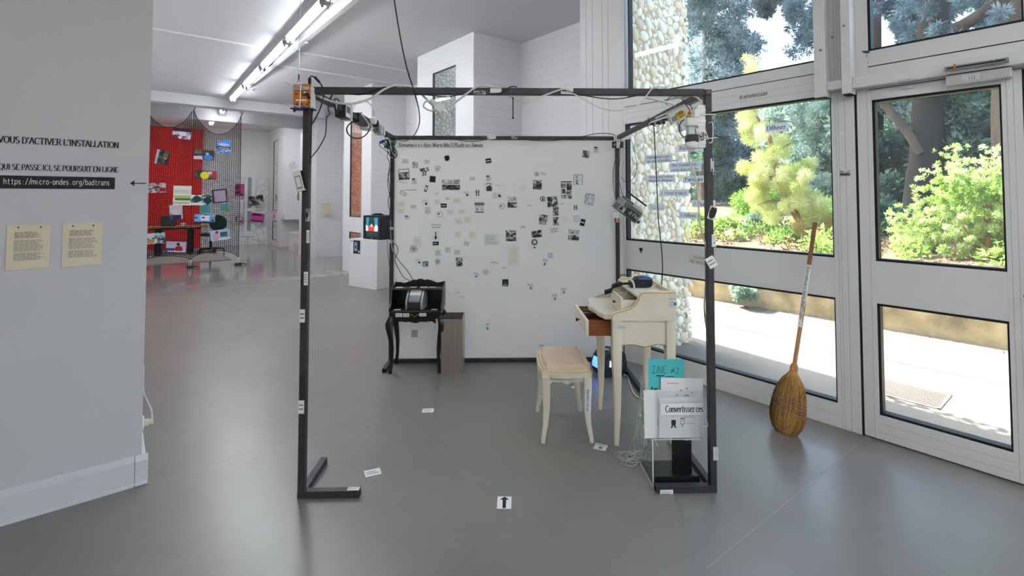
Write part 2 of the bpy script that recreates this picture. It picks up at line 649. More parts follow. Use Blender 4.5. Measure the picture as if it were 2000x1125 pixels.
def sheet(name, label, cat, mtx, w_, h_, paper='#f2f2f0', prints=(), group=None, th=.0008, parent=None, curl=0.0):
    """a sheet of paper centred on the local origin, front along +z"""
    mb = MB()
    if curl:
        k = 6
        top = [(-w_ / 2 + w_ * i / k, curl * (1 - (2 * i / k - 1) ** 2)) for i in range(k + 1)]
        vs = [(a_, -h_ / 2, b_ + th) for a_, b_ in top] + [(a_, h_ / 2, b_ + th) for a_, b_ in top]
        mb.add(vs, [(i, i + 1, k + 2 + i, k + 1 + i) for i in range(k)], paper)
    else:
        mb.box(-w_ / 2, w_ / 2, -h_ / 2, h_ / 2, 0, th, paper)
    z = th + .0004 + curl
    for p in prints:
        z += .00015
        t = p[0]
        if t == 'lines':
            _, x0, x1, y0, y1, k, c = p
            text_lines(mb, x0 * w_, x1 * w_, y0 * h_, y1 * h_, k, z, c)
        elif t == 'rect':
            mb.rect(p[1] * w_, p[2] * w_, p[3] * h_, p[4] * h_, z, p[5])
        elif t == 'disc':
            mb.disc(p[1] * w_, p[2] * h_, p[3] * min(w_, h_), z, p[4])
        elif t == 'ell':
            mb.disc(p[1] * w_, p[2] * h_, p[3] * w_, z, p[5], ry=p[4] * h_)
        elif t == 'ring':
            mb.ring(p[1] * w_, p[2] * h_, p[3] * min(w_, h_), p[4] * min(w_, h_), z, p[5])
        elif t == 'arc':
            mb.ring(p[1] * w_, p[2] * h_, p[3] * min(w_, h_), p[4] * min(w_, h_), z, p[5], a0=p[6], a1=p[7])
        elif t == 'poly':
            mb.poly([(a_ * w_, b_ * h_) for a_, b_ in p[1]], z, p[2])
        elif t == 'txt':
            _, s, x_, y_, size, c, kw = p
            write(mb, s, x_ * w_, y_ * h_, size, z, c, **kw)
    o = mb.build(name, parent, mtx)
    if not parent:
        tag(o, label, cat, group)
    return o


# ------------------------------------------------------------------ materials
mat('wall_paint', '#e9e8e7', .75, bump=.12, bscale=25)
mat('left_wall_shaded', '#c6c5c6', .7, bump=.06, bscale=30)  # same paint as the other walls; its dimmer light is put into the grey
mat('ceiling_paint', '#dddde0', .85, bump=.05, bscale=12)
mat('white_alu', '#e6e6e4', .38, spec=.5, var=.02, vscale=2)
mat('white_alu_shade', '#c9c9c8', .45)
mat('groove', '#c2c0bc', .8)
mat('gap_dark', '#14161a', .7)
mat('gasket', '#0c0d12', .5)
mat('rust', '#6d4426', .8)
mat('steel_black', '#39383a', .5, metal=.25, var=.3, vscale=14, bump=.15, bscale=60)
mat('steel_inside', '#0a0a0a', .9)
leaf_mat('white_sheet', '#f7f6f2', '#faf9f6', .45)
mat('cream_paint', '#e9e1c8', .45, var=.03, vscale=3)
mat('cream_edge', '#dcae63', .5, var=.15, vscale=20)
mat('seat_fabric', '#dcc4a8', .9, bump=.2, bscale=200)
mat('wood_drawer', '#8a4a17', .5, var=.35, vscale=9, stretch=(1.2, 14, 14))
mat('bronze', '#3b2e28', .35, metal=.8)
mat('black_lacquer', '#100f0f', .32, var=.2, vscale=8)
mat('gilt', '#8d7328', .4, metal=.7)
mat('worn_edge', '#4a4234', .5)
mat('brushed_steel', '#a59b8f', .38, metal=.75, var=.12, vscale=5, stretch=(30, 30, 1))
mat('plastic_black', '#121315', .38)
mat('plastic_dark', '#24282b', .4)
mat('plastic_blue', '#2b6da8', .35)
mat('plastic_grey', '#8d9392', .4)
mat('plastic_silver', '#b9bcba', .3, metal=.3)
mat('plastic_white', '#e4e3de', .45)
mat('rubber', '#0d0d0d', .7)
mat('cable_black', '#151515', .5)
mat('cable_white', '#dcdbd4', .5)
mat('cable_cream', '#d9d3c2', .6)
mat('string', '#dcd8cc', .9)
mat('orange_board', '#d97a12', .45, var=.1, vscale=30)
mat('pcb_green', '#2c7a4d', .45, var=.3, vscale=60)
mat('cable_tie_blue', '#1d55c9', .4)
mat('chrome', '#c9ccd0', .18, metal=1)
mat('copper', '#6b5347', .4, metal=.6)
mat('paper', '#f1f1ef', .8)
mat('paper_cream', '#efebdd', .8)
mat('paper_beige', '#ddd0b4', .8)
mat('paper_faint', '#e3e3e0', .8)
mat('tape', '#dfe0de', .35)
mat('black_ink', '#17161a', .7)
mat('grey_ink', '#6f6e70', .7)
mat('faint_ink', '#b3b2b1', .7)
mat('navy_ink', '#1b1d44', .7)
mat('broom_straw', '#bd8d50', .85, var=.35, vscale=40, stretch=(6, 6, 1))
mat('broom_wood', '#b8875a', .55, var=.15, vscale=12, stretch=(8, 8, 1))
mat('broom_wood_dark', '#8a5a34', .5, var=.15, vscale=12)
mat('red_wall', '#ea160b', .7)
mat('net_cord', '#17201f', .8)
mat('chair_green', '#12403a', .8)
mat('desk_wood', '#b4884f', .5, var=.2, vscale=10)
mat('rug_grey', '#8f8a83', .95, bump=.3, bscale=200)
mat('tv_body', '#1a1c26', .45)
mat('tv_face', '#0f1016', .3)
mat('cyan_zine', '#4fc4c9', .75)
mat('socket_white', '#ecebe6', .4)
mat('bark', '#4d3f34', .9, bump=.9, bscale=18, var=.35, vscale=7, stretch=(1, 1, .3))
mat('bark_pine', '#96694a', .9, bump=.8, bscale=25, var=.3, vscale=10)
mat('stem_brown', '#9a6b48', .9, var=.25, vscale=20)
mat('soil', '#6b5842', .95, bump=.6, bscale=14, var=.35, vscale=3)
mat('outdoor_paving', '#787066', .9, bump=.3, bscale=20, var=.12, vscale=1.3)
mat('outdoor_shade_kerb', '#a9a69d', .9, bump=.3, bscale=30, var=.1, vscale=3)
mat('stained_concrete', '#b6a27a', .9, bump=.6, bscale=22, var=.5, vscale=3.5)
mat('mortar', '#b5a68b', .95, bump=.5, bscale=60, var=.15, vscale=20)
for k_, c_ in enumerate(('#e8dfca', '#e0d4ba', '#d9caab', '#efe8d8', '#cfc6b4', '#dac19c')):
    mat('stone_%d' % k_, c_, .85, bump=.25, bscale=30, var=.1, vscale=12)
mat('hill', '#8fa089', 1.0, var=.3, vscale=.4)
mat('litter', '#7a5b3f', .95)
mat('rusty_grate', '#9b8276', .8)
glass_mat('window_glass', glare=.012)
glass_mat('acrylic', (.97, .985, .985), 1.49)
leaf_mat('leaf_pine', '#c3cb74', '#eeecb8', .5)
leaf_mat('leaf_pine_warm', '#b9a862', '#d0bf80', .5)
leaf_mat('leaf_shrub', '#92b24e', '#dfeaae', .5)
leaf_mat('leaf_dark', '#42584a', '#7a957f', .4)
leaf_mat('leaf_blue', '#4e6166', '#94a8b0', .4)
leaf_mat('leaf_olive', '#7f9a86', '#c8d6c8', .4)
leaf_mat('leaf_green', '#5f8f3c', '#a9c96a', .5)
photo_mat('photo_bw', ['#0d0d0d', '#2a2a2a', '#8f8f8f', '#e8e8e8'], 2.1)
photo_mat('photo_bw_fine', ['#101010', '#3a3a3a', '#b0b0b0', '#f0f0f0'], 3.6)
photo_mat('photo_light', ['#7d7d7d', '#c9c9c9', '#ececec'], 4)
photo_mat('photo_lilac', ['#35375a', '#8a7f9c', '#d6cbdc', '#efeaf2'], 2.6)
photo_mat('photo_dark', ['#141210', '#2d2824', '#6d6055'], 2.4)
photo_mat('photo_teal', ['#0f2d33', '#27646a', '#a9c9cc', '#eef2f0'], 3.4)
photo_mat('photo_mix', ['#12213f', '#b03a56', '#e9d9da', '#2a7d84'], 3.2)
photo_mat('photo_blue', ['#0f2b5f', '#2f74c4', '#9fc3ea', '#2a3f5a'], 2.6)


def node_floor(name, c1, c2, rough, rvar, scr):
    m = bpy.data.materials.new(name)
    m.use_nodes = True
    n = m.node_tree
    b = n.nodes['Principled BSDF']
    tc = n.nodes.new('ShaderNodeTexCoord')
    no = n.nodes.new('ShaderNodeTexNoise')
    no.inputs['Scale'].default_value = 1.1
    no.inputs['Detail'].default_value = 8
    no.inputs['Roughness'].default_value = .65
    cr = n.nodes.new('ShaderNodeValToRGB')
    cr.color_ramp.elements[0].position = .35
    cr.color_ramp.elements[1].position = .68
    cr.color_ramp.elements[0].color = lin(c1)
    cr.color_ramp.elements[1].color = lin(c2)
    n.links.new(tc.outputs['Object'], no.inputs['Vector'])
    n.links.new(no.outputs['Fac'], cr.inputs[0])
    n.links.new(cr.outputs[0], b.inputs['Base Color'])
    mr = n.nodes.new('ShaderNodeMapRange')
    mr.inputs['To Min'].default_value = rough - rvar
    mr.inputs['To Max'].default_value = rough + rvar
    n2 = n.nodes.new('ShaderNodeTexNoise')
    n2.inputs['Scale'].default_value = 4
    n2.inputs['Detail'].default_value = 6
    n.links.new(tc.outputs['Object'], n2.inputs['Vector'])
    n.links.new(n2.outputs['Fac'], mr.inputs[0])
    n.links.new(mr.outputs[0], b.inputs['Roughness'])
    bp = n.nodes.new('ShaderNodeBump')
    bp.inputs['Strength'].default_value = scr
    bp.inputs['Distance'].default_value = .002
    n3 = n.nodes.new('ShaderNodeTexNoise')
    n3.inputs['Scale'].default_value = 9
    n.links.new(tc.outputs['Object'], n3.inputs['Vector'])
    n.links.new(n3.outputs['Fac'], bp.inputs['Height'])
    n.links.new(bp.outputs[0], b.inputs['Normal'])
    b.inputs['Specular IOR Level'].default_value = .8
    MATS[name] = m


node_floor('floor_near', '#77726c', '#817d77', .33, .05, .05)
node_floor('floor_gloss', '#918d8b', '#9b9795', .10, .03, .05)


def node_boards(name, col, per=.105):
    """white painted boards: fine horizontal seams"""
    m = bpy.data.materials.new(name)
    m.use_nodes = True
    n = m.node_tree
    b = n.nodes['Principled BSDF']
    b.inputs['Base Color'].default_value = lin(col)
    b.inputs['Roughness'].default_value = .7
    tc = n.nodes.new('ShaderNodeTexCoord')
    wv = n.nodes.new('ShaderNodeTexWave')
    wv.bands_direction = 'Z'
    wv.inputs['Scale'].default_value = 1 / per * .314
    wv.inputs['Distortion'].default_value = .25
    wv.inputs['Detail'].default_value = 1
    cr = n.nodes.new('ShaderNodeValToRGB')
    cr.color_ramp.elements[0].position = 0
    cr.color_ramp.elements[1].position = .06
    bp = n.nodes.new('ShaderNodeBump')
    bp.inputs['Strength'].default_value = .55
    bp.inputs['Distance'].default_value = .006
    n.links.new(tc.outputs['Object'], wv.inputs['Vector'])
    n.links.new(wv.outputs['Fac'], cr.inputs[0])
    n.links.new(cr.outputs[0], bp.inputs['Height'])
    n.links.new(bp.outputs[0], b.inputs['Normal'])
    MATS[name] = m


node_boards('boards_white', '#e6e5e5')


def node_stones(name, c1, c2, c3, scale):
    """rubble too far off to tell the stones apart"""
    m = bpy.data.materials.new(name)
    m.use_nodes = True
    n = m.node_tree
    b = n.nodes['Principled BSDF']
    b.inputs['Roughness'].default_value = .9
    tc = n.nodes.new('ShaderNodeTexCoord')
    vo = n.nodes.new('ShaderNodeTexVoronoi')
    vo.feature = 'DISTANCE_TO_EDGE'
    vo.inputs['Scale'].default_value = scale
    v2 = n.nodes.new('ShaderNodeTexVoronoi')
    v2.inputs['Scale'].default_value = scale
    cr = n.nodes.new('ShaderNodeValToRGB')
    cr.color_ramp.elements[0].position = .02
    cr.color_ramp.elements[1].position = .09
    cr.color_ramp.elements[0].color = lin(c1)
    cr.color_ramp.elements[1].color = (1, 1, 1, 1)
    c_ = n.nodes.new('ShaderNodeValToRGB')
    c_.color_ramp.elements[0].color = lin(c2)
    c_.color_ramp.elements[1].color = lin(c3)
    mx = n.nodes.new('ShaderNodeMix')
    mx.data_type = 'RGBA'
    mx.blend_type = 'MULTIPLY'
    mx.inputs[0].default_value = 1
    n.links.new(tc.outputs['Object'], vo.inputs['Vector'])
    n.links.new(tc.outputs['Object'], v2.inputs['Vector'])
    n.links.new(vo.outputs['Distance'], cr.inputs[0])
    n.links.new(v2.outputs['Color'], c_.inputs[0])
    n.links.new(cr.outputs[0], mx.inputs[6])
    n.links.new(c_.outputs[0], mx.inputs[7])
    n.links.new(mx.outputs[2], b.inputs['Base Color'])
    bp = n.nodes.new('ShaderNodeBump')
    bp.inputs['Strength'].default_value = .8
    bp.inputs['Distance'].default_value = .03
    n.links.new(vo.outputs['Distance'], bp.inputs['Height'])
    n.links.new(bp.outputs[0], b.inputs['Normal'])
    MATS[name] = m


node_stones('rubble_grey', '#b3ada2', '#bdb7ac', '#dcd7cc', 17)
node_stones('rubble_red', '#dcc0ae', '#c98466', '#ecc6ae', 17)
node_stones('rubble_white', '#e3e3e1', '#e9e9e7', '#efefed', 5)


# ------------------------------------------------------------------ room shell (coordinates n, s, z of the building)
def struct(name, mtx=None):
    return empty(name, mtx or BM, kind='structure')


def sbox(name, *boxes, parent=None):
    mb = MB()
    for b in boxes:
        mb.box(*b)
    o = mb.build(name, parent, None if parent else BM)
    if not parent:
        tag(o, kind='structure')
    return o


sbox('floor', (-4, WN + .1, -5, 9.0, -.1, 0, 'floor_near'), (WN + .1, 4.4, 3.0, 9.0, -.1, 0, 'floor_near'))
sbox('floor_hall', (0, 4.5, 9.0, 17, -.1, 0, 'floor_gloss'))
sbox('ceiling', (-4, 3.62, -5, 17, CEIL, CEIL + .2, 'ceiling_paint'), (3.62, 4.4, 3.25, 4.95, CEIL, CEIL + .2, 'ceiling_paint'), (3.62, 4.5, 6.3, 8.3, CEIL, CEIL + .2, 'ceiling_paint'),
     (3.62, 4.5, 9.55, 11.9, CEIL, CEIL + .2, 'ceiling_paint'), (3.62, 4.5, 13.1, 15.1, CEIL, CEIL + .2, 'ceiling_paint'),
     (3.62, 3.75, 11.8, 13.2, CEIL, CEIL + .2, 'ceiling_paint'), (3.62, 3.79, 15.0, 17, CEIL, CEIL + .2, 'ceiling_paint'))
# floor seams in the resin
mb = MB()
for p, q in (((270, 951), (560, 870)), ((560, 870), (830, 800)), ((1380, 1110), (1690, 855))):
    a_, b_ = at_z(*p), at_z(*q)
    d = (b_ - a_).normalized()
    c_ = Vector((-d.y, d.x, 0)) * .0012
    mb.add([a_ - c_ + Vector((0, 0, .0006)), a_ + c_ + Vector((0, 0, .0006)), b_ + c_ + Vector((0, 0, .0006)), b_ - c_ + Vector((0, 0, .0006))], [(3, 2, 1, 0)], mat('seam', '#a5a29e', .5))
tag(mb.build('trim_1'), kind='structure')

wl = sbox('wall_left', (-4, .146, 3.11, 3.4, 0, CEIL, 'left_wall_shaded'))
sbox('wall_hall', (-.1, .146, 3.4, 17, 0, CEIL, 'wall_paint'))
sbox('wall_back', (-4.2, 4, -5.2, -5, 0, CEIL, 'wall_paint'))
sbox('wall_side', (-4.2, -4, -5, 3.4, 0, CEIL, 'wall_paint'))
# skirting of the left wall: chamfered board with a separate corner piece
bs = struct('baseboard_left')
prof = [(0, 0), (-.028, 0), (-.028, .012), (-.024, .016), (-.024, .118), (0, .142)]
part('board', bs, lambda m: m.prism([(3.11 + y, z) for y, z in prof], -4, .118, mat('skirting_paint', '#d2d1d2', .5), 'x'))
part('corner_piece', bs, lambda m: (m.prism([(3.11 + y, z) for y, z in prof], .12, .172, 'skirting_paint', 'x'), m.box(.146, .172, 3.11, 3.16, 0, .12, 'skirting_paint')), bevel=.004)
part('floor_gap', bs, lambda m: m.box(-4, .15, 3.083, 3.09, 0, .005, 'gap_dark'))
part('hall_board', bs, lambda m: m.box(.146, .165, 3.16, 9, 0, .12, 'white_alu'))


# piers and niches along the window side
def pier(name, n0, s0, s1, slot=None, bars=(), top=3.12, bottom=.16, n1=None, glass=True, wallm='wall_paint'):
    n1 = n1 or n0 + .09
    o = struct(name)
    mb = MB()
    if slot:
        a_, b_ = slot
        n1 = n0 + .03
        mb.box(n0, n1, s0, a_, 0, CEIL, wallm)
        mb.box(n0, n1, b_, s1, 0, CEIL, wallm)
        mb.box(n0, n1, a_, b_, top, CEIL, wallm)
        mb.box(n0, n1, a_, b_, 0, bottom, wallm)
        for z0, z1 in bars:
            mb.box(n0, n1, a_, b_, z0, z1, wallm)
        mb.build('pier_body', o)
        zs = [bottom] + [z for q in bars for z in q] + [top]
        for i in range(0, len(zs), 2):
            z0, z1 = zs[i], zs[i + 1]
            pn_ = part('pane', o, lambda m: m.box(n0 + .012, n0 + .017, a_, b_, z0, z1, 'window_glass'))
            part('gasket', pn_, lambda m: (m.box(n0 + .004, n0 + .02, b_ - .03, b_, z0, z1, 'gasket'), m.box(n0 + .008, n0 + .02, a_, a_ + .014, z0, z1, 'gasket'),
                                         m.box(n0 + .008, n0 + .02, a_, b_, z1 - .016, z1, 'gasket'), m.box(n0 + .008, n0 + .02, a_, b_, z0, z0 + .014, 'gasket')))
    else:
        mb.box(n0, n1, s0, s1, 0, CEIL, wallm)
        mb.build('pier_body', o)
    return o


pier('wall_pilaster', WN, 2.80, 3.28, n1=3.70)
pier('wall_pier_1', 3.39, 4.92, 6.34, (5.32, 5.91), ((.79, 1.05),))
pier('wall_pier_2', 3.53, 8.28, 9.60, (8.70, 9.27), ((.77, 1.05),), top=2.98)
pier('wall_pier_3', 3.71, 11.85, 13.13, (12.25, 12.8), ((.77, 1.05),), top=2.98)
pier('wall_pier_4', 3.75, 15.05, 16.6, (15.42, 15.98), ((.74, 1.03),), top=3.1)
mb = MB()
for s in (2.93, 3.0, 3.12, 3.2):
    mb.box(WN - .0015, WN, s, s + .004, 0, CEIL, 'groove')
tag(mb.build('trim_2', None, BM), kind='structure')
for i, (a_, b_, n_) in enumerate(((3.28, 4.92, 4.15), (6.34, 8.28, 4.2), (9.60, 11.85, 4.31), (13.13, 15.05, 4.35))):
    sbox('wall_niche_%d' % (i + 1), (n_, n_ + .12, a_ - .1, b_ + .1, 0, CEIL, 'boards_white'), ((3.60, 3.42, 3.56, 3.74)[i], n_ + .12, a_ - .14, a_, 0, CEIL, 'boards_white'), ((3.42, 3.56, 3.74, 3.78)[i], n_ + .12, b_, b_ + .14, 0, CEIL, 'boards_white'))
sbox('wall_end', (-.1, 4.5, 16.6, 16.8, 2.02, CEIL, 'wall_paint'), (-.1, 4.5, 16.62, 16.8, 0, 2.02, 'rubble_white'), (2.0, 4.0, 16.5, 16.62, 0, .22, 'rubble_white'))
sbox('wall_red', (.146, 2.0, 16.48, 16.6, 0, 3.36, 'red_wall'))
# slit window in the end wall
ws = struct('window_3')
part('window_frame', ws, lambda m: (m.box(3.10, 3.19, 16.55, 16.62, .24, 2.02, 'white_alu'), m.box(3.29, 3.40, 16.55, 16.62, .24, 2.02, 'white_alu'), m.box(3.19, 3.29, 16.55, 16.62, 1.0, 1.1, 'white_alu'), m.box(3.19, 3.29, 16.55, 16.62, .24, .4, 'white_alu')))
part('pane', ws, lambda m: (m.box(3.19, 3.29, 16.6, 16.61, .4, 1.0, mat('pane_dim', '#9fb0b2', .15)), m.box(3.19, 3.29, 16.6, 16.61, 1.1, 2.02, 'pane_dim')))
part('gasket', ws, lambda m: m.box(3.185, 3.2, 16.56, 16.6, .4, 2.02, 'gasket'))
# downstand beams
sbox('ceiling_beam_1', (.146, 3.75, 11.45, 11.75, 3.24, CEIL, 'ceiling_paint'))
sbox('ceiling_beam_2', (.146, 3.75, 12.95, 13.2, 3.16, CEIL, 'ceiling_paint'))
# ceiling trunking
tr = struct('trim_3')
for n0, n1, s in ((.2, 1.45, None), (1.9, 3.38, None)):
    pass
for (p, q) in (((285, 56), (512, 91)), ((572, 102), (815, 140)), ((535, 131), (800, 164))):
    a_, b_ = bl(at_z(*p, 3.43)), bl(at_z(*q, 3.43))
    s = (a_.y + b_.y) / 2
    part('trunking', tr, lambda m: m.box(min(a_.x, b_.x), max(a_.x, b_.x), s - .012, s + .012, 3.42, 3.44, 'plastic_white'))
part('trunking', tr, lambda m: m.box(1.84, 1.9, 3.4, 11.3, 3.40, 3.44, 'white_alu_shade'), mtx=R(-1.98) @ T(0, 0, 0) if 0 else T(-.14, 0, 0) @ Matrix.Shear('XZ', 4, (0, 0)) if 0 else None)


# ------------------------------------------------------------------ window wall
GAPS = []


def pane_set(o, s0, s1, z0, z1):
    pn_ = part('pane', o, lambda m: m.box(WN + .05, WN + .056, s0, s1, z0, z1, 'window_glass'))
    g = .014
    part('gasket', pn_, lambda m: (m.box(WN + .008, WN + .062, s0, s0 + g * .6, z0, z1, 'gasket'), m.box(WN + .008, WN + .062, s1 - g, s1, z0, z1, 'gasket'),
                                 m.box(WN + .008, WN + .062, s0, s1, z1 - g, z1, 'gasket'), m.box(WN + .008, WN + .062, s0, s1, z0, z0 + g, 'gasket')))


def frame_part(o, nm, s0, s1, z0, z1, n0=WN, n1=WN + .09, lines=()):
    def f(m):
        m.box(n0, n1, s0, s1, z0, z1, 'white_alu')
        for q in lines:
            if q[0] == 'h':
                m.box(n0 - .0012, n0, s0, s1, q[1], q[1] + q[2], q[3] if len(q) > 3 else 'groove')
            else:
                m.box(n0 - .0012, n0, q[1], q[1] + q[2], z0, z1, q[3] if len(q) > 3 else 'groove')
    return part(nm, o, f, bevel=.002)


def window_unit(num, s0, s1):
    o = struct('window_%d' % num)
    a_, b_ = s0 + .125, s1 - .05
    frame_part(o, 'jamb', s0, a_, 0, CEIL, lines=(('v', s0 + .05, .003), ('v', s0 + .085, .002), ('v', s0 + .1, .002)))
    frame_part(o, 'jamb', b_, s1, 0, CEIL, lines=(('v', b_ + .02, .003),))
    frame_part(o, 'bottom_rail', a_, b_, 0, .146, lines=(('h', .075, .002),))
    frame_part(o, 'middle_rail', a_, b_, .795, 1.043)
    frame_part(o, 'transom', a_, b_, 2.067, 2.295, lines=(('h', 2.215, .005, 'gap_dark'), ('h', 2.16, .002), ('h', 2.11, .002)))
    frame_part(o, 'top_rail', a_, b_, 3.37, CEIL)
    pane_set(o, a_, b_, .146, .795)
    pane_set(o, a_, b_, 1.043, 2.067)
    pane_set(o, a_, b_ + (-.035 if num == 1 else 0), 2.295, 3.37)
    return o


window_unit(1, 1.012, 2.80)
window_unit(2, -2.35, -.56)


def door_leaf(num, s0, s1, handle_s):
    o = struct('door_%d' % num)
    a_, b_ = s0 + .075, s1 - .075
    frame_part(o, 'stile', s0, a_, .008, 2.06, lines=(('v', a_ - .02, .002), ('v', s0 + .03, .002)))
    frame_part(o, 'stile', b_, s1, .008, 2.06, lines=(('v', b_ + .022, .002),))
    frame_part(o, 'bottom_rail', a_, b_, .008, .147, lines=(('h', .1, .002), ('h', .05, .002)))
    frame_part(o, 'middle_rail', a_, b_, .795, 1.043)
    frame_part(o, 'top_rail', a_, b_, 2.0, 2.06)
    pane_set(o, a_, b_, .147, .795)
    pane_set(o, a_, b_, 1.043, 2.0)
    h = part('door_handle', o, lambda m: (m.tube([(WN - .05, handle_s, .93), (WN - .055, handle_s + .01, .935), (WN - .05, handle_s + (.06 if num == 1 else -.12), .94)], .009, 'bronze', 8), m.lathe([(.02, 0), (.02, .012)], 'bronze', 12, (WN - .012, handle_s, .93), 'x'),
                                          m.tube([(WN - .01, handle_s, .93), (WN - .05, handle_s, .93)], .008, 'bronze', 8)))
    return o


d1 = door_leaf(1, .295, .998, .25)
d2 = door_leaf(2, -.42, .283, .265)
# black joints at the door edges
sbox('trim_4', (WN + .004, WN + .03, .998, 1.012, 0, 2.06, 'gap_dark'), (WN + .004, WN + .03, .283, .295, 0, 2.06, 'gap_dark'), (WN + .004, WN + .03, -.42, -.40, 0, 2.06, 'gap_dark'), (WN, WN + .09, -.56, -.42, 0, CEIL, 'white_alu'))
# transom lights above the doors
wo = struct('window_4')
frame_part(wo, 'jamb', .935, 1.012, 2.06, CEIL)
frame_part(wo, 'bottom_rail', -.42, .935, 2.06, 2.297, lines=(('h', 2.2, .006, 'gap_dark'), ('h', 2.148, .002, 'rust'), ('h', 2.062, .004, 'gap_dark')))
frame_part(wo, 'top_rail', -.42, .935, 3.37, CEIL)
frame_part(wo, 'jamb', .22, .28, 2.297, 3.37)
pane_set(wo, .28, .935, 2.297, 3.37)
pane_set(wo, -.42, .22, 2.297, 3.37)
part('rust_flake', wo, lambda m: (m.prism([(.925, 2.285), (.955, 2.292), (.968, 2.306), (.93, 2.3)], WN - .004, WN, 'rust', 'x'), m.tube([(WN - .004, .945, 2.29), (WN - .006, .94, 2.275), (WN - .004, .945, 2.262)], .0012, 'rust', 4)))
# hollow profile running over the doors and the two drop tubes
tb = struct('trim_5')
part('cross_tube', tb, lambda m: m.box(WN - .07, WN - .002, -.42, 1.0, 2.075, 2.145, 'white_alu'), bevel=.004)
part('link_tube', tb, lambda m: m.box(WN - .07, WN - .002, 1.05, 1.135, 2.085, 2.14, 'white_alu'), bevel=.004)
part('drop_tube', tb, lambda m: (m.box(WN - .085, WN - .002, 1.0, 1.05, 2.045, CEIL, 'white_alu'), m.box(WN - .08, WN - .004, 1.004, 1.046, 2.038, 2.045, 'gap_dark')), bevel=.003)
part('drop_tube', tb, lambda m: (m.box(WN - .085, WN - .002, 1.135, 1.2, 2.045, CEIL, 'white_alu'), m.box(WN - .08, WN - .004, 1.14, 1.195, 2.038, 2.045, 'gap_dark')), bevel=.003)
for s, z in ((1.16, 2.34), (1.12, 2.43), (1.03, 2.46)):
    part('bolt', tb, lambda m: m.lathe([(.007, -.006), (.007, 0)], 'plastic_grey', 10, (WN - .085 if s != 1.12 else WN, s, z), 'x'))
# door closer and lock plate
dc = empty('door_closer', BM @ T(WN, .44, 2.075), 'grey door closer with slide rail on the glazed door', 'door closer')
part('body', dc, lambda m: m.box(-.055, -.004, -.115, .135, -.055, -.005, 'white_alu_shade'), bevel=.004)
part('slide_rail', dc, lambda m: (m.box(-.10, -.07, -.11, .13, .015, .035, 'plastic_grey'), m.box(-.102, -.1, -.1, .12, .021, .028, 'gap_dark')))
part('clip', dc, lambda m: m.box(-.104, -.096, .085, .093, .012, .042, 'orange_board'))
part('screw', dc, lambda m: m.lathe([(.005, -.004), (.005, 0)], 'chrome', 8, (-.1, -.06, .03), 'x'))
part('label_strip', dc, lambda m: (m.box(-.0565, -.055, -.0, .07, -.047, -.015, 'tape'), m.box(-.058, -.0565, .02, .022, -.045, -.025, 'grey_ink'), m.box(-.058, -.0565, .03, .032, -.045, -.025, 'grey_ink'), m.box(-.058, -.0565, .04, .042, -.042, -.028, 'grey_ink')))
lp = empty('lock_plate', BM @ T(WN, .75, 2.06), 'small white two-piece contact plate above the glazed door', 'plate')
part('plate', lp, lambda m: m.box(-.012, 0, -.03, .03, -.02, -.008, 'white_alu'))
part('plate', lp, lambda m: m.box(-.078, -.07, -.03, .03, .022, .034, 'white_alu'))

# ------------------------------------------------------------------ fluorescent battens
mat('tube_lit', '#ffffff', .5, emit='#f4f8ff', estr=TUBE_POWER)


def batten(p0, p1, label, group):
    a_, b_ = Vector(p0), Vector(p1)
    L = (b_ - a_).length
    o = empty('ceiling_light', frame_mtx(a_, b_ - a_, (0, 0, 1)), label, 'ceiling light', group)
    part('housing', o, lambda m: (m.box(.01, L - .01, -.036, .036, -.045, 0, 'white_alu'), m.prism([(-.062, -.058), (.062, -.058), (.036, -.044), (-.036, -.044)], .012, L - .012, 'white_alu', 'x')), bevel=.004)
    for y in (-.024, .024):
        part('tube', o, lambda m: m.tube([(.085, y, -.075), (L - .085, y, -.075)], .014, 'tube_lit', 5, 1))
    for x in (.05, L - .08):
        part('lampholder', o, lambda m: (m.box(x, x + .03, -.05, .05, -.098, -.045, mat('holder_grey', '#a5a6a6', .5)), m.box(x, x + .03, -.038, -.012, -.125, -.098, 'holder_grey'), m.box(x, x + .03, .012, .038, -.125, -.098, 'holder_grey')))
    return o


def rown(s):
    return 1.615 + .0345 * (s - 4.92)


rows = [(3.36, 4.86, 'nearest of the row, at the top edge of the picture'), (4.90, 6.46, 'second of the row from the front, above the smoke detector'), (6.50, 8.0, 'third of the row from the front'),
        (8.04, 9.54, 'fourth of the row, before the last long one'), (9.58, 11.08, 'last of the long row, just before the first beam')]
for a_, b_, t_ in rows:
    batten(BM @ Vector((rown(a_), a_, CEIL)), BM @ Vector((rown(b_), b_, CEIL)), 'twin fluorescent batten, ' + t_, 'fluorescent battens along the hall')
batten(BM @ Vector((1.91, 12.48, CEIL)), BM @ Vector((1.92, 12.9, CEIL)), 'short twin fluorescent batten between the two ceiling beams', 'fluorescent battens along the hall')
batten(BM @ Vector((1.97, 13.6, CEIL)), BM @ Vector((2.0, 15.1, CEIL)), 'twin fluorescent batten beyond the second beam, behind the net', 'fluorescent battens along the hall')
for k_, (n_, s, t_) in enumerate(((-.8, -4.4, 'left row, furthest back'), (-.8, -2.8, 'left row, middle'), (-.8, -1.2, 'left row, just above the viewer'), (1.2, -4.4, 'right row, furthest back'), (1.2, -2.8, 'right row, nearer the viewer'))):
    batten(BM @ Vector((n_, s, CEIL)), BM @ Vector((n_, s + 1.5, CEIL)), 'added unseen twin fluorescent batten of the front room, ' + t_, 'added battens lighting the front room')  # lamps out of view, added to brighten the white sheet and the ceiling
batten(BM @ Vector((3.0, 13.25, CEIL)), BM @ Vector((3.0, 14.2, CEIL)), 'added twin fluorescent fill batten tucked behind the second beam, near the window piers', 'fluorescent battens along the hall')  # extra lamp hidden by the beam, added to brighten the far room
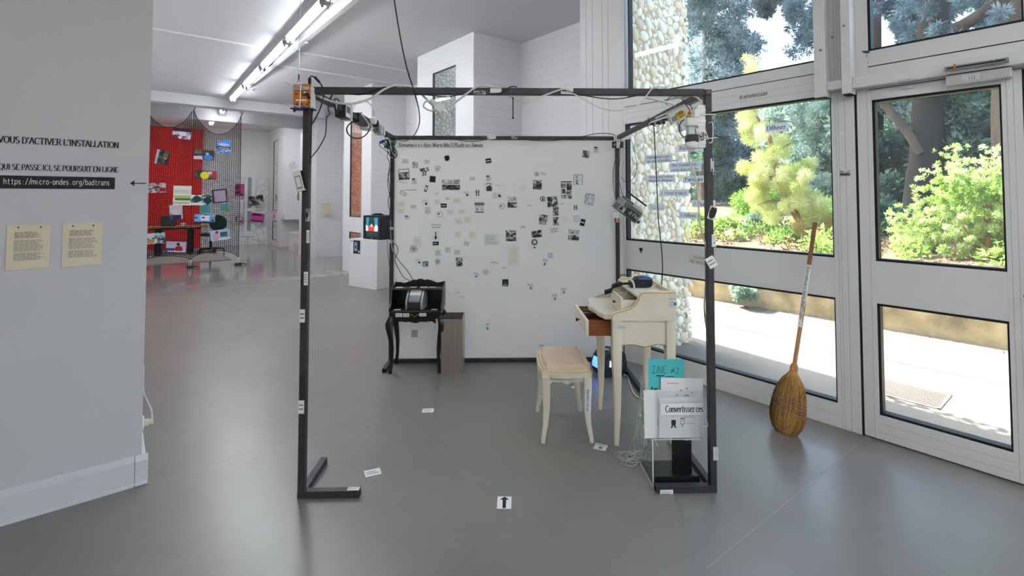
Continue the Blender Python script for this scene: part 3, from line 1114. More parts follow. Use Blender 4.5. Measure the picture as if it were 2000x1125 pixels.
for (px, py, t_) in ((600, 82, 'white smoke detector beside the second fluorescent batten'), (493, 176, 'white smoke detector beside the last long fluorescent batten')):
    p = at_z(px, py, 3.40)
    o = empty('smoke_detector', T(p.x, p.y, CEIL), t_, 'smoke detector')
    part('base', o, lambda m: m.lathe([(.055, 0), (.055, -.02), (.045, -.03)], 'plastic_white', 16))
    part('sensor', o, lambda m: m.lathe([(.032, -.03), (.03, -.055), (.0, -.056)], 'plastic_white', 14))
    part('grille', o, lambda m: m.lathe([(.033, -.036), (.033, -.046)], 'plastic_dark', 14))


# ------------------------------------------------------------------ outdoors
sbox('ground_outside', (WN + .1, 6.7, -14, 30, -.16, -.02, 'outdoor_paving'))
mb = MB()
# planted bank behind the low wall, rising away
nn = 24
vs, fs = [], []
for i in range(nn + 1):
    n_ = 6.85 + 40 * (i / nn) ** 1.6
    for j in range(nn + 1):
        s = -30 + 75 * j / nn
        vs.append((n_, s, .66 + .03 * (n_ - 6.85) + .0075 * (n_ - 6.85) ** 1.9 + random.uniform(-.04, .04)))
for i in range(nn):
    for j in range(nn):
        k = i * (nn + 1) + j
        fs.append((k, k + nn + 1, k + nn + 2, k + 1))
mb.add(vs, fs, 'soil', True)
tag(mb.build('ground_bank', None, BM), kind='structure')
lw = sbox('wall_garden', (6.62, 6.88, -14, 30, -.1, .70, 'stained_concrete'))
mb = MB()
random.seed(11)
for i in range(900):
    s = random.uniform(-3, 6)
    n_ = 6.6 - abs(random.gauss(0, .22))
    a_ = random.uniform(0, 6.28)
    r_ = random.uniform(.006, .02)
    c_, d_ = math.cos(a_) * r_, math.sin(a_) * r_
    mb.add([(n_ - c_, s - d_, -.015), (n_ + d_ * .4, s - c_ * .4, -.012), (n_ + c_, s + d_, -.014), (n_ - d_ * .4, s + c_ * .4, -.01)], [(0, 1, 2, 3)], 'litter')
tag(mb.build('leaf_litter', None, BM), 'brown fallen leaves and needles along the foot of the garden wall', 'leaf litter', kind='stuff')
# an overhead cable, whose shadow crosses the paving
mb = MB()
mb.tube([(5.84, -14, 5.4), (5.84, -2, 5.1), (5.84, 10, 5.05), (5.84, 24, 5.3)], .02, 'cable_black', 6, 4)
tag(mb.build('overhead_cable', None, BM), 'black overhead cable strung above the paved path outside', 'cable')
# drain grate
dg = empty('drain_grate', BM @ T(4.58, 1.05, -.02), 'rusty drain grate set in the sunlit paving', 'drain grate')
part('frame', dg, lambda m: (m.box(-.19, .19, -.24, -.225, 0, .006, 'rusty_grate'), m.box(-.19, .19, .225, .24, 0, .006, 'rusty_grate'), m.box(-.19, -.175, -.24, .24, 0, .006, 'rusty_grate'), m.box(.175, .19, -.24, .24, 0, .006, 'rusty_grate')))
for i in range(12):
    part('bar', dg, lambda m: m.box(-.165 + i * .029, -.155 + i * .029, -.225, .225, 0, .005, 'rusty_grate'))

# the pebble-faced fin wall
fin = struct('wall_stone')
part('core', fin, lambda m: m.box(WN + .09, 4.47, 2.76, 3.15, -.1, 5.2, 'mortar'))
random.seed(5)


def dome(seed, m):
    rnd = random.Random(seed)
    ph = [rnd.uniform(.84, 1.14) for _ in range(9)]
    vs = []
    for rr, zz in ((1.0, 0.0), (.93, .45), (.62, .85)):
        for j in range(9):
            t = 2 * math.pi * j / 9
            k = ph[j] * .6 + .2 * (ph[(j + 1) % 9] + ph[j - 1])
            vs.append((rr * k * math.cos(t), rr * k * math.sin(t), zz))
    vs.append((rnd.uniform(-.1, .1), rnd.uniform(-.1, .1), 1.0))
    fs = []
    for q in range(2):
        for j in range(9):
            fs.append((q * 9 + j, q * 9 + (j + 1) % 9, q * 9 + 9 + (j + 1) % 9, q * 9 + 9 + j))
    for j in range(9):
        fs.append((18 + j, 18 + (j + 1) % 9, 27))
    return vs, fs


STM = {}


def stone_mesh(k, c):
    if (k, c) not in STM:
        b_ = MB()
        vs, fs = dome(k, None)
        b_.add(vs, fs, 'stone_%d' % c, True)
        o = b_.build('stone')
        STM[(k, c)] = o.data
        bpy.data.objects.remove(o)
    return STM[(k, c)]


def pack(w_, h_, tries, rs):
    out = []
    cell = {}
    for r0, tr_ in zip(rs, tries):
        for _ in range(tr_):
            r_ = r0 * random.uniform(.8, 1.2)
            x, y = random.uniform(0, w_), random.uniform(0, h_)
            ci, cj = int(x / .16), int(y / .16)
            ok = True
            for a_ in (-1, 0, 1):
                for b_ in (-1, 0, 1):
                    for (x2, y2, r2) in cell.get((ci + a_, cj + b_), ()):
                        if (x - x2) ** 2 + (y - y2) ** 2 < ((r_ + r2) * .93) ** 2:
                            ok = False
                            break
                    if not ok:
                        break
                if not ok:
                    break
            if ok:
                out.append((x, y, r_))
                cell.setdefault((ci, cj), []).append((x, y, r_))
    return out


WC = [0, 0, 1, 1, 3, 3, 3, 2, 4, 5]
stones = []
for x, y, r_ in pack(.94, 4.6, (700, 2000, 6000, 12000), (.05, .038, .027, .017)):
    stones.append((r_, T(WN + .10 + x, 2.76, -.05 + y) @ Matrix(((1, 0, 0, 0), (0, 0, -1, 0), (0, 1, 0, 0), (0, 0, 0, 1))), y))
for x, y, r_ in pack(.36, 4.6, (300, 900, 2500, 5000), (.05, .038, .027, .017)):
    stones.append((r_ * .99, T(4.46, 2.78 + x, -.05 + y) @ Matrix(((0, 0, 1, 0), (1, 0, 0, 0), (0, 1, 0, 0), (0, 0, 0, 1))), y))
stones.sort(key=lambda q: -(q[0] if q[2] < 3.8 else q[0] * .2))
rest = MB()
for i, (r_, m4, y) in enumerate(stones):
    el = random.uniform(.75, 1.25)
    S4 = m4 @ R(random.uniform(0, 360)) @ Matrix.Diagonal((r_ * el, r_ / el, r_ * random.uniform(.28, .5), 1))
    k, c = random.randrange(6), random.choice(WC)
    if i < 300:
        o = bpy.data.objects.new('stone', stone_mesh(k, c))
        COL.objects.link(o)
        o.parent = fin
        o.matrix_local = S4
    else:
        vs, fs = dome(k, None)
        rest.T = S4
        rest.add(vs, fs, 'stone_%d' % c, True)
tag(rest.build('small_stones', fin), kind='stuff')
# fins behind the slit windows
sbox('wall_stone_far_1', (3.41, 5.0, 5.97, 6.2, -.1, 5, 'rubble_grey'))
sbox('wall_stone_far_2', (3.55, 5.0, 9.31, 9.46, -.1, 5, 'rubble_red'))
sbox('wall_stone_sunblock', (3.73, 5.2, 12.86, 12.99, -.1, 5, 'rubble_red'))  # unseen fin, added to keep sun out of the third pier's slit
sbox('wall_stone_far_3', (3.77, 5.2, 16.05, 16.55, -.1, 5, 'rubble_grey'))

# ---- plants
RG = np.random.default_rng(3)


def leaves(name, parent, clusters, count, size, m, mtx=None, aspect=.32, droop=0.0, radial=.5):
    """clusters: (x, y, z, r) in world space; one small bent blade per leaf"""
    cl = np.array(clusters, float)
    wts = cl[:, 3] ** 2
    idx = RG.choice(len(cl), size=count, p=wts / wts.sum())
    c = cl[idx]
    d = RG.normal(size=(count, 3))
    d /= np.linalg.norm(d, axis=1)[:, None]
    rr = RG.random(count) ** .45
    p = c[:, :3] + d * (rr * c[:, 3])[:, None]
    ax = d * radial + RG.normal(size=(count, 3)) * (1 - radial)
    ax[:, 2] -= droop
    ax /= np.linalg.norm(ax, axis=1)[:, None]
    sd_ = np.cross(ax, RG.normal(size=(count, 3)))
    sd_ /= np.linalg.norm(sd_, axis=1)[:, None]
    L = size * (.6 + .8 * RG.random(count))[:, None]
    W = L * aspect
    v = np.empty((count, 4, 3))
    v[:, 0] = p
    v[:, 1] = p + ax * L * .5 + sd_ * W * .5
    v[:, 2] = p + ax * L
    v[:, 3] = p + ax * L * .5 - sd_ * W * .5
    me = bpy.data.meshes.new(name)
    me.vertices.add(count * 4)
    me.vertices.foreach_set('co', v.reshape(-1))
    me.loops.add(count * 4)
    me.loops.foreach_set('vertex_index', np.arange(count * 4, dtype=np.int32))
    me.polygons.add(count)
    me.polygons.foreach_set('loop_start', np.arange(0, count * 4, 4, dtype=np.int32))
    me.materials.append(M(m))
    me.update(calc_edges=True)
    o = bpy.data.objects.new(name, me)
    COL.objects.link(o)
    if parent:
        o.parent = parent
        o.matrix_parent_inverse = parent.matrix_world.inverted()
    tag(o, kind='stuff')
    return o


def gap(c):
    # keep the open patch of sky between the two tall pines free
    x, y, z, r_ = c
    z -= EYE
    d = y * math.cos(PITCH) + z * math.sin(PITCH)
    u = -y * math.sin(PITCH) + z * math.cos(PITCH)
    px, py = 1000 + FOC * x / d, PY - FOC * u / d
    rp = FOC * r_ / d
    return not ((1415 - rp < px < 1600 + rp and -80 < py + rp * .5 and py - rp < 165) or (1695 < px + rp and px - rp < 1740 and py - rp < 100))


def blob(px, py, n_, rpx, jit=.5):
    p = at_n(px, py, n_ + random.uniform(-jit, jit))
    d = math.hypot(p.x, p.y)
    return (p.x, p.y, p.z, rpx / FOC * p.y)


def fill(x0, x1, y0, y1, n_, k, r0, r1, jit=1.5, holes=()):
    out = []
    t = 0
    while len(out) < k and t < k * 20:
        t += 1
        x, y = random.uniform(x0, x1), random.uniform(y0, y1)
        if any(abs(x - hx) < hw and abs(y - hy) < hh for hx, hy, hw, hh in holes):
            continue
        out.append(blob(x, y, n_, random.uniform(r0, r1), jit))
    return out


def wpath(pts, n_):
    return [at_n(x, y, n_) for x, y in pts]


def plant(name, label, cat, base, group=None):
    return empty(name, T(*base), label, cat, group)


def wood(o, nm, pts, r, m, k=8):
    mb_ = MB(o.matrix_world.inverted())
    mb_.tube(pts, r, m, k, 4)
    return mb_.build(nm, o)


random.seed(21)
# sunlit young pine in front of the tall window
n_ = 9.2
o = plant('young_pine', 'sunlit yellow-green young pine with a leaning trunk outside the tall window', 'tree', at_n(1577, 500, n_))
wood(o, 'trunk', wpath([(1577, 502), (1575, 470), (1570, 448), (1552, 415), (1532, 380), (1518, 345), (1512, 310), (1504, 270), (1486, 240), (1470, 205), (1464, 130)], n_), [.075, .07, .06, .055, .05, .04, .035, .03, .02, .012], 'bark_pine')
for a_, b_ in (((1530, 378), (1580, 345)), ((1518, 345), (1455, 330)), ((1548, 408), (1600, 400)), ((1512, 310), (1545, 280)), ((1540, 395), (1480, 400)), ((1572, 452), (1520, 470))):
    wood(o, 'branch', wpath([a_, ((a_[0] + b_[0]) / 2, (a_[1] + b_[1]) / 2 - 6), b_], n_), [.022, .016, .01], 'bark_pine', 6)
PC = [(1461, 228, 21), (1488, 252, 18), (1464, 270, 12), (1512, 282, 18), (1533, 266, 10), (1496, 312, 18), (1448, 328, 10), (1460, 333, 10), (1474, 343, 14), (1551, 337, 24), (1575, 330, 16), (1497, 367, 26), (1470, 380, 14), (1563, 380, 22),
      (1593, 391, 18), (1491, 403, 20), (1536, 400, 18), (1515, 421, 18), (1581, 415, 22), (1608, 428, 14), (1465, 128, 10), (1466, 150, 13), (1464, 175, 16), (1470, 200, 14), (1450, 250, 10), (1530, 300, 12), (1520, 335, 14), (1459, 113, 5)]
cl = []
for x, y, r_ in PC:
    for q in range(4):
        cl.append(blob(x + random.gauss(0, r_ * .5), y + random.gauss(0, r_ * .5), n_, r_ * .5, .5))
leaves('needles', o, cl, 42000, .085, 'leaf_pine', aspect=.10, radial=.75)
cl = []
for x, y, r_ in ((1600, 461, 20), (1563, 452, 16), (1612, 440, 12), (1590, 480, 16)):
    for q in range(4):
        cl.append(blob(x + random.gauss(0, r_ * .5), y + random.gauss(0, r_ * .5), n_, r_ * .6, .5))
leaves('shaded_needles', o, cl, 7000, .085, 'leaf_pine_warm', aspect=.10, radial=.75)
# bushes on the bank at the foot of the pine
o = plant('bush', 'bright green low bush at the foot of the young pine', 'bush', at_n(1527, 500, 8.2))
leaves('foliage', o, [blob(x, y, 8.2, r_, .3) for x, y, r_ in ((1527, 470, 24), (1515, 485, 20), (1545, 482, 20), (1500, 492, 16), (1560, 490, 16))], 9000, .07, 'leaf_green')
o = plant('bush', 'pale green bush growing beside the pebble wall', 'bush', at_n(1420, 500, 8.4))
leaves('foliage', o, [blob(x, y, 8.4, r_, .4) for x, y, r_ in ((1410, 445, 26), (1385, 440, 26), (1368, 455, 22), (1435, 470, 20), (1400, 475, 22), (1445, 485, 14), (1355, 430, 18))], 16000, .07, 'leaf_shrub')
o = plant('bush', 'silvery bush with pinkish stems between the pine and the pebble wall', 'bush', at_n(1470, 495, 9.6))
leaves('foliage', o, [blob(x, y, 9.6, r_, .4) for x, y, r_ in ((1470, 450, 22), (1485, 470, 22), (1462, 475, 20), (1495, 485, 16), (1475, 430, 14))], 11000, .06, 'leaf_olive')
# tuft hanging over the garden wall
o = plant('bush', 'grey-green tuft hanging over the garden wall', 'bush', at_n(1450, 560, 6.55))
leaves('foliage', o, [blob(x, y, 6.5, r_, .1) for x, y, r_ in ((1440, 562, 12), (1452, 572, 14), (1462, 560, 12), (1445, 580, 8), (1470, 575, 8))], 3500, .05, 'leaf_olive')
# dark trees behind
o = plant('tall_pine', 'tall dark pine behind the pebble wall, seen through the upper pane', 'tree', at_n(1380, 500, 14))
wood(o, 'trunk', wpath([(1378, 500), (1380, 300), (1383, 120), (1388, -60), (1392, -220)], 14), [.22, .2, .18, .15], 'bark')
wood(o, 'branch', wpath([(1384, 80), (1430, 40), (1480, -30)], 14), [.07, .05, .04], 'bark', 6)
wood(o, 'branch', wpath([(1383, 140), (1430, 110), (1485, 90)], 14), [.06, .05, .03], 'bark', 6)
leaves('needles', o, fill(1335, 1440, -40, 175, 14, 60, 12, 26, 1.5) + fill(1430, 1490, 60, 165, 14, 26, 9, 18, 1.5) + fill(1350, 1460, 160, 330, 15, 40, 14, 24, 1.5) + fill(1430, 1470, -30, 20, 14, 10, 8, 16), 46000, .16, 'leaf_blue', aspect=.16, radial=.6)
leaves('lower_needles', o, fill(1345, 1420, 120, 420, 15, 50, 14, 26, 1.5), 22000, .14, 'leaf_dark', aspect=.18, radial=.6)
o = plant('tall_pine', 'dark pine with drooping boughs against the sky, by the window post', 'tree', at_n(1720, 480, 13))
wood(o, 'trunk', wpath([(1704, 480), (1703, 250), (1702, 60), (1702, -200)], 13), [.24, .22, .19, .16], 'bark')
for a_, b_, c_ in (((1702, 60), (1620, 30), (1535, 40)), ((1702, 10), (1600, -10), (1490, 0)), ((1702, 90), (1640, 70), (1565, 90))):
    wood(o, 'branch', wpath([a_, b_, c_], 13), [.07, .05, .03], 'bark', 6)
leaves('needles', o, fill(1480, 1600, -60, 25, 13, 36, 8, 18, 1.2) + fill(1545, 1600, 20, 60, 13, 12, 7, 13, 1.0) + fill(1550, 1578, 55, 105, 13, 10, 5, 10, .8) + [blob(1540, 97, 13, 6), blob(1585, 80, 13, 9), blob(1592, 55, 13, 10)], 26000, .13, 'leaf_blue', aspect=.16, radial=.6)
o = plant('olive_tree', 'silvery olive-like tree to the right of the young pine', 'tree', at_n(1610, 500, 13.5))
wood(o, 'trunk', wpath([(1615, 500), (1610, 400), (1604, 300)], 13.5), [.12, .1, .07], 'bark')
leaves('foliage', o, fill(1548, 1680, 195, 470, 13.5, 80, 13, 26, 1.2) + fill(1555, 1600, 200, 260, 13.5, 8, 8, 14), 42000, .10, 'leaf_olive', aspect=.35)
o = plant('dark_tree', 'dark green tree filling the gap between pine and pebble wall', 'tree', at_n(1440, 480, 17))
wood(o, 'trunk', wpath([(1430, 500), (1432, 400), (1436, 300)], 17), [.16, .14, .1], 'bark')
leaves('foliage', o, fill(1390, 1500, 290, 480, 17, 60, 14, 28, 1.5), 30000, .14, 'leaf_dark', aspect=.35)
o = plant('cypress', 'slender blue-green conical cypress behind the pine', 'tree', at_n(1434, 470, 15.2))
leaves('foliage', o, [blob(1434 + random.gauss(0, 2 + q * .9), 340 + q * 9, 15.2, 3 + q * .75, .2) for q in range(13)], 9000, .10, 'leaf_dark', aspect=.2, droop=-.6)
# behind the door
o = plant('big_tree', 'old tree with a thick dark trunk behind the bright shrub at the door', 'tree', at_n(1800, 470, 11))
wood(o, 'trunk', wpath([(1790, 520), (1796, 420), (1806, 340), (1812, 270), (1814, 190), (1822, 60), (1830, -150)], 11), [.3, .26, .24, .23, .22, .2], mat('bark_dark', '#2c251f', .95, bump=.9, bscale=18, var=.35, vscale=7, stretch=(1, 1, .3)), 12)
wood(o, 'branch', wpath([(1800, 300), (1775, 262), (1745, 225), (1715, 185), (1690, 120)], 10.8), [.075, .07, .065, .06], 'bark', 8)
wood(o, 'branch', wpath([(1820, 80), (1880, 50), (1935, 10), (1960, -60)], 11), [.12, .1, .09, .08], 'bark', 8)
leaves('foliage', o, fill(1640, 2040, 150, 330, 12.8, 90, 16, 34, 1.2, holes=((1715, 215, 30, 25),)), 50000, .11, 'leaf_olive', aspect=.4)
leaves('dark_foliage', o, fill(1690, 1830, 280, 500, 12.2, 50, 16, 30, .8) + fill(1830, 2040, 160, 320, 11.6, 40, 16, 30, .6), 32000, .11, 'leaf_dark', aspect=.4)
leaves('crown', o, fill(1735, 1990, -90, 75, 9.8, 26, 8, 18, .4, holes=((1890, 40, 40, 22), (1760, 50, 25, 30))) + fill(1700, 2080, -120, 90, 12.5, 60, 10, 22, 1.5, holes=((1730, 60, 16, 40), (1890, 40, 26, 16))), 52000, .095, 'leaf_blue', aspect=.2, radial=.6)
o = plant('pine', 'dark pine trunk at the right edge of the upper door light', 'tree', at_n(1985, 480, 10))
wood(o, 'trunk', wpath([(1990, 480), (1987, 200), (1985, 20), (1986, -150)], 10), [.28, .26, .24], 'bark')
# canopy added out of view to shade the old trunk, up and left
o_ = [q for q in bpy.data.objects if q.name.startswith('big_tree')][0]
cl = []
for q in range(70):
    b_ = BM @ Vector((random.uniform(9.6, 13.0), random.uniform(5.0, 9.5), random.uniform(7.2, 10.5)))
    cl.append((b_.x, b_.y, b_.z, random.uniform(.5, .9)))
leaves('shade_canopy', o_, [q for q in cl if gap(q)], 20000, .24, 'leaf_dark', aspect=.4)
# hedge behind the young pine
o = plant('hedge', 'mixed green hedge behind the foot of the young pine', 'hedge', at_n(1510, 500, 12))
leaves('foliage', o, fill(1395, 1640, 390, 500, 12, 60, 14, 26, .8), 26000, .09, 'leaf_green', aspect=.4)
o = plant('hedge', 'dark low hedge behind the bright shrub at the door', 'hedge', at_n(1760, 510, 10))
leaves('foliage', o, fill(1690, 1800, 400, 515, 10, 30, 14, 24, .5) + fill(1900, 2060, 440, 520, 9.4, 20, 12, 20, .5), 18000, .08, 'leaf_dark', aspect=.4)
# low growth covering the bank
def low(k, n0, n1, s0, s1):
    out = []
    for _ in range(k):
        n_ = random.uniform(n0, n1)
        b_ = BM @ Vector((n_, random.uniform(s0, s1), .68 + .03 * (n_ - 6.85) + random.uniform(0, .08)))
        out.append((b_.x, b_.y, b_.z, random.uniform(.1, .26)))
    return out


gc = leaves('ground_cover', None, low(260, 7.3, 12, -4, 10) + low(260, 11, 17, -4, 14), 52000, .07, 'leaf_green', aspect=.4)
tag(gc, 'low green growth covering the planted bank behind the garden wall', 'ground cover')
gc = leaves('dry_ground_cover', None, low(200, 7.15, 9, -4, 10), 14000, .06, 'litter', aspect=.3)
tag(gc, 'dry brown twigs and leaves along the top of the garden wall', 'ground cover')
# bright shrub
n_ = 8.0
o = plant('shrub', 'bright yellow-green shrub with upright shoots and brown stems at the door', 'shrub', at_n(1930, 528, n_))
random.seed(44)
cl, tips = [], []
for i in range(150):
    t = random.random()
    bx = random.uniform(1735, 2050)
    top = 300 + 140 * max(0, (1850 - bx) / 120) ** 1.1 + random.uniform(-25, 55) if bx < 1850 else random.uniform(285, 360)
    lean = (bx - 1915) * .22
    y0 = random.uniform(top + 60, 510)
    for q in range(5):
        k = q / 4
        cl.append(blob(bx - lean * (1 - k) * .8 + random.gauss(0, 3), y0 + (top - y0) * k, n_, 7 - 4.5 * k, .45) if q else blob(bx - lean * .8, y0, n_, 8, .5))
leaves('foliage', o, cl, 90000, .036, 'leaf_shrub', aspect=.34, radial=.35, droop=-.7)
for bx, by, r_ in ((1880, 440, .018), (1855, 430, .016), (1935, 400, .03), (1925, 380, .02), (1900, 420, .02), (1960, 420, .022), (1835, 450, .014), (1990, 430, .02), (1870, 470, .014), (1915, 340, .015)):
    wood(o, 'stem', wpath([(1932 + random.uniform(-8, 8), 522), ((1932 + bx) / 2 + random.uniform(-6, 6), (522 + by) / 2 + 12), (bx, by)], n_ - .25), [r_, r_ * .8, r_ * .5], 'stem_brown', 6)
# further trees so that the garden goes on beyond the frame
random.seed(60)
GT = ((14, -4, 'dark round tree beyond the right door, outside the picture'), (17, -8, 'silvery tree far right of the doors, outside the picture'), (12, -9, 'bluish tree at the far right end of the garden wall'), (19, 1, 'dark tree far behind the old trunk at the door'),
      (20, 8, 'silvery tree far behind the young pine'), (17, 12, 'bluish tree far behind the pebble wall'), (22, 15, 'dark tree far behind, hidden by the pebble wall'), (15, 17, 'silvery tree at the far left end of the garden'),
      (21, -13, 'bluish tree at the far right corner of the garden'), (24, 4, 'dark tree furthest away behind the olive-like tree'))
for i, (n_, s, lb) in enumerate(GT):
    b_ = BM @ Vector((n_, s, 1.1))
    o = plant('garden_tree', lb, 'tree', b_, 'background trees of the garden')
    h = random.uniform(5, 7.5)
    wood(o, 'trunk', [b_ + Vector((0, 0, -.3)), b_ + Vector((.1, .1, h * .4)), b_ + Vector((.0, .2, h * .8))], [.2, .16, .1], 'bark')
    cl = []
    for q in range(40):
        cl.append((b_.x + random.gauss(0, 1.2), b_.y + random.gauss(0, 1.2), b_.z + random.uniform(.4, h), random.uniform(.4, .8)))
    leaves('foliage', o, [q for q in cl if gap(q)], 14000, .2, ('leaf_dark', 'leaf_olive', 'leaf_blue')[i % 3], aspect=.4)


# ------------------------------------------------------------------ the metal frame
fr = empty('metal_frame', FM, 'black square-tube steel frame, cube-shaped and open in front', 'frame')
t = FT


def hollow(m, x0, x1, y0, y1, z0, z1):
    m.box(x0, x1, y0, y1, z0, z1, 'steel_black')


for u, v in ((0, 0), (FW - t, 0), (0, FD - t), (FW - t, FD - t)):
    part('post', fr, lambda m: m.box(u, u + t, v, v + t, t if v == 0 or u else 0, FH - t, 'steel_black'), bevel=.003)
part('front_top_bar', fr, lambda m: m.box(0, FW - t - .001, 0, t, FH - t, FH, 'steel_black'), bevel=.003)
part('corner_plug', fr, lambda m: (m.box(FW - t, FW, 0, t, FH - t, FH - .003, 'steel_black'), m.disc(FW - t / 2, FH - .017, .009, -.0015, 'copper')) if 0 else (m.box(FW - t, FW, 0, t, FH - t, FH - .003, 'steel_black'), m.lathe([(.009, -.002), (.009, .002)], 'copper', 12, (FW - t / 2, 0, FH - t / 2), 'y')), bevel=.002)
part('back_top_bar', fr, lambda m: m.box(0, FW, FD - t, FD, FH - t, FH, 'steel_black'), bevel=.003)
part('side_top_bar', fr, lambda m: m.box(0, t, t, FD - t, FH - t, FH, 'steel_black'), bevel=.003)
part('side_top_bar', fr, lambda m: m.box(FW - t, FW, t, FD - t, FH - t, FH, 'steel_black'), bevel=.003)
part('back_bottom_bar', fr, lambda m: m.box(t, FW - t, FD - t, FD, 0, t, 'steel_black'), bevel=.003)
part('side_bottom_bar', fr, lambda m: m.box(FW - t, FW, 0, FD - t, 0, t, 'steel_black'), bevel=.003)
# feet: short open-ended stubs
def stub(nm, x0, x1, y0, y1, end):
    def f(m):
        m.box(x0, x1, y0, y1, 0, t, 'steel_black')
        e = .0006
        if end == '+x':
            m.add([(x1 + e, y0 + .004, .004), (x1 + e, y1 - .004, .004), (x1 + e, y1 - .004, t - .004), (x1 + e, y0 + .004, t - .004)], [(0, 1, 2, 3)], 'steel_inside')
        elif end == '-x':
            m.add([(x0 - e, y0 + .004, .004), (x0 - e, y1 - .004, .004), (x0 - e, y1 - .004, t - .004), (x0 - e, y0 + .004, t - .004)], [(3, 2, 1, 0)], 'steel_inside')
        elif end == '-y':
            m.add([(x0 + .004, y0 - e, .004), (x1 - .004, y0 - e, .004), (x1 - .004, y0 - e, t - .004), (x0 + .004, y0 - e, t - .004)], [(0, 1, 2, 3)], 'steel_inside')
    part(nm, fr, f)


stub('foot_stub', 0, .29, 0, t, '+x')
stub('foot_stub', 0, t, t, .31, '')
stub('foot_stub', FW - .295, FW - t, 0, t, '-x')
stub('foot_stub', 0, t, FD - .265, FD - t, '-y')

# the white sheet stretched in the back of the frame
mb = MB()
nx_, nz_ = 48, 44
vs = []
rs = random.Random(4)
for j in range(nz_ + 1):
    for i in range(nx_ + 1):
        u = t + (FW - 2 * t) * i / nx_
        z = t + (FH - 2 * t) * j / nz_
        e = min(i, nx_ - i, j, nz_ - j) / 6
        d = .0022 * math.sin(u * 21 + z * 9) * max(0, 1 - z) + .0016 * math.sin(u * 9 - z * 15 + 2 * math.sin(u * 3)) * max(0, 1.1 - z)
        vs.append((u, FD - .012 + d * min(1, e), z))
k = nx_ + 1
mb.add(vs, [(j * k + i, j * k + i + 1, (j + 1) * k + i + 1, (j + 1) * k + i) for j in range(nz_) for i in range(nx_)], 'white_sheet', True)
sh_ = mb.build('white_sheet', None, FM)
tag(sh_, 'large white plastic sheet stretched across the back of the frame', 'sheet')

# ------------------------------------------------------------------ cream stool
st = empty('stool', FM @ T(1.345, .715, 0), 'cream painted stool with a padded beige seat and curved legs', 'stool')


def serp(hx, hy, amp=.008, k=24, sides=(1, 1, 1, 1)):
    """rectangle with softly serpentine sides"""
    out = []
    cs = [(-hx, -hy), (hx, -hy), (hx, hy), (-hx, hy)]
    nr = [(0, -1), (1, 0), (0, 1), (-1, 0)]
    for q in range(4):
        (x0, y0), (x1, y1) = cs[q], cs[(q + 1) % 4]
        for i in range(k):
            t_ = i / k
            w_ = amp * (-math.cos(2 * math.pi * t_) * .5 + .5 * math.cos(6 * math.pi * t_) * .35 - .1) * sides[q]
            out.append((x0 + (x1 - x0) * t_ + nr[q][0] * w_, y0 + (y1 - y0) * t_ + nr[q][1] * w_))
    return out


sf_ = part('seat_frame', st, lambda m: m.prism(serp(.152, .228, .016), .372, .400, 'cream_paint'), bevel=.006)
part('gold_line', sf_, lambda m: m.prism(serp(.143, .219, .016), .4, .4035, 'cream_edge'))
part('seat_top', st, lambda m: m.prism(serp(.137, .213, .015), .401, .406, 'cream_paint'), bevel=.002)
mb = MB()
secs = []
for q in range(7):
    a_ = q / 6 * math.pi / 2
    sc_ = math.cos(a_) * .35 + .65 if q < 6 else .6
    secs.append([(x * (.96 - .16 * (1 - math.cos(a_))), y * (.96 - .12 * (1 - math.cos(a_))), .404 + .03 * math.sin(a_)) for x, y in serp(.13, .206, .012, 12)])
mb.sweep(secs, 'seat_fabric')
mb.build('seat_cushion', st)


def apron_pts(w_, z1, z0, dip, k=40):
    """a scalloped lower edge between two legs"""
    pts = [(-w_, z1)]
    for i in range(k + 1):
        t_ = i / k * 2 - 1
        a_ = abs(t_)
        z = z0 - dip * (math.exp(-(t_ / .22) ** 2) * .75 + .28 * math.exp(-((a_ - .48) / .13) ** 2)) - dip * 1.1 * max(0, a_ - .82) / .18 * 1.0
        pts.append((-w_ + (i / k) * 2 * w_, z))
    pts.append((w_, z1))
    return pts


part('apron', st, lambda m: m.prism(apron_pts(.105, .374, .345, .022), -.203, -.188, 'cream_paint', 'y'))
part('apron', st, lambda m: m.prism(apron_pts(.105, .374, .345, .022), .188, .203, 'cream_paint', 'y'))
part('apron', st, lambda m: m.prism(apron_pts(.18, .374, .345, .022), -.128, -.113, 'cream_paint', 'x'))
part('apron', st, lambda m: m.prism(apron_pts(.18, .374, .345, .022), .113, .128, 'cream_paint', 'x'))
for sx in (-1, 1):
    for sy in (-1, 1):
        lg_ = part('leg', st, lambda m: m.leg([(sx * .142, sy * .210, 0, .011, .011), (sx * .139, sy * .207, .03, .012, .012), (sx * .126, sy * .196, .1, .0145, .0145), (sx * .119, sy * .191, .18, .0175, .0175),
                                         (sx * .120, sy * .193, .26, .021, .021), (sx * .122, sy * .196, .32, .0225, .0225), (sx * .121, sy * .195, .374, .022, .022)], 'cream_paint', True), bevel=.002)
        part('foot_pad', lg_, lambda m: m.box(sx * .142 - .01, sx * .142 + .01, sy * .21 - .01, sy * .21 + .01, -.0, .004, 'rubber'))

# ------------------------------------------------------------------ cream writing desk (its drawers face left)
de = empty('writing_desk', FM @ T(1.79, .71, 0), 'cream writing desk with gold edges and an open wooden drawer', 'desk')
D0, D1, V0, V1 = -.185, .175, -.255, .255      # local depth (u) and width (v)
part('back_panel', de, lambda m: m.box(D1 - .014, D1, V0 + .02, V1 - .02, .56, .865, 'cream_paint'))


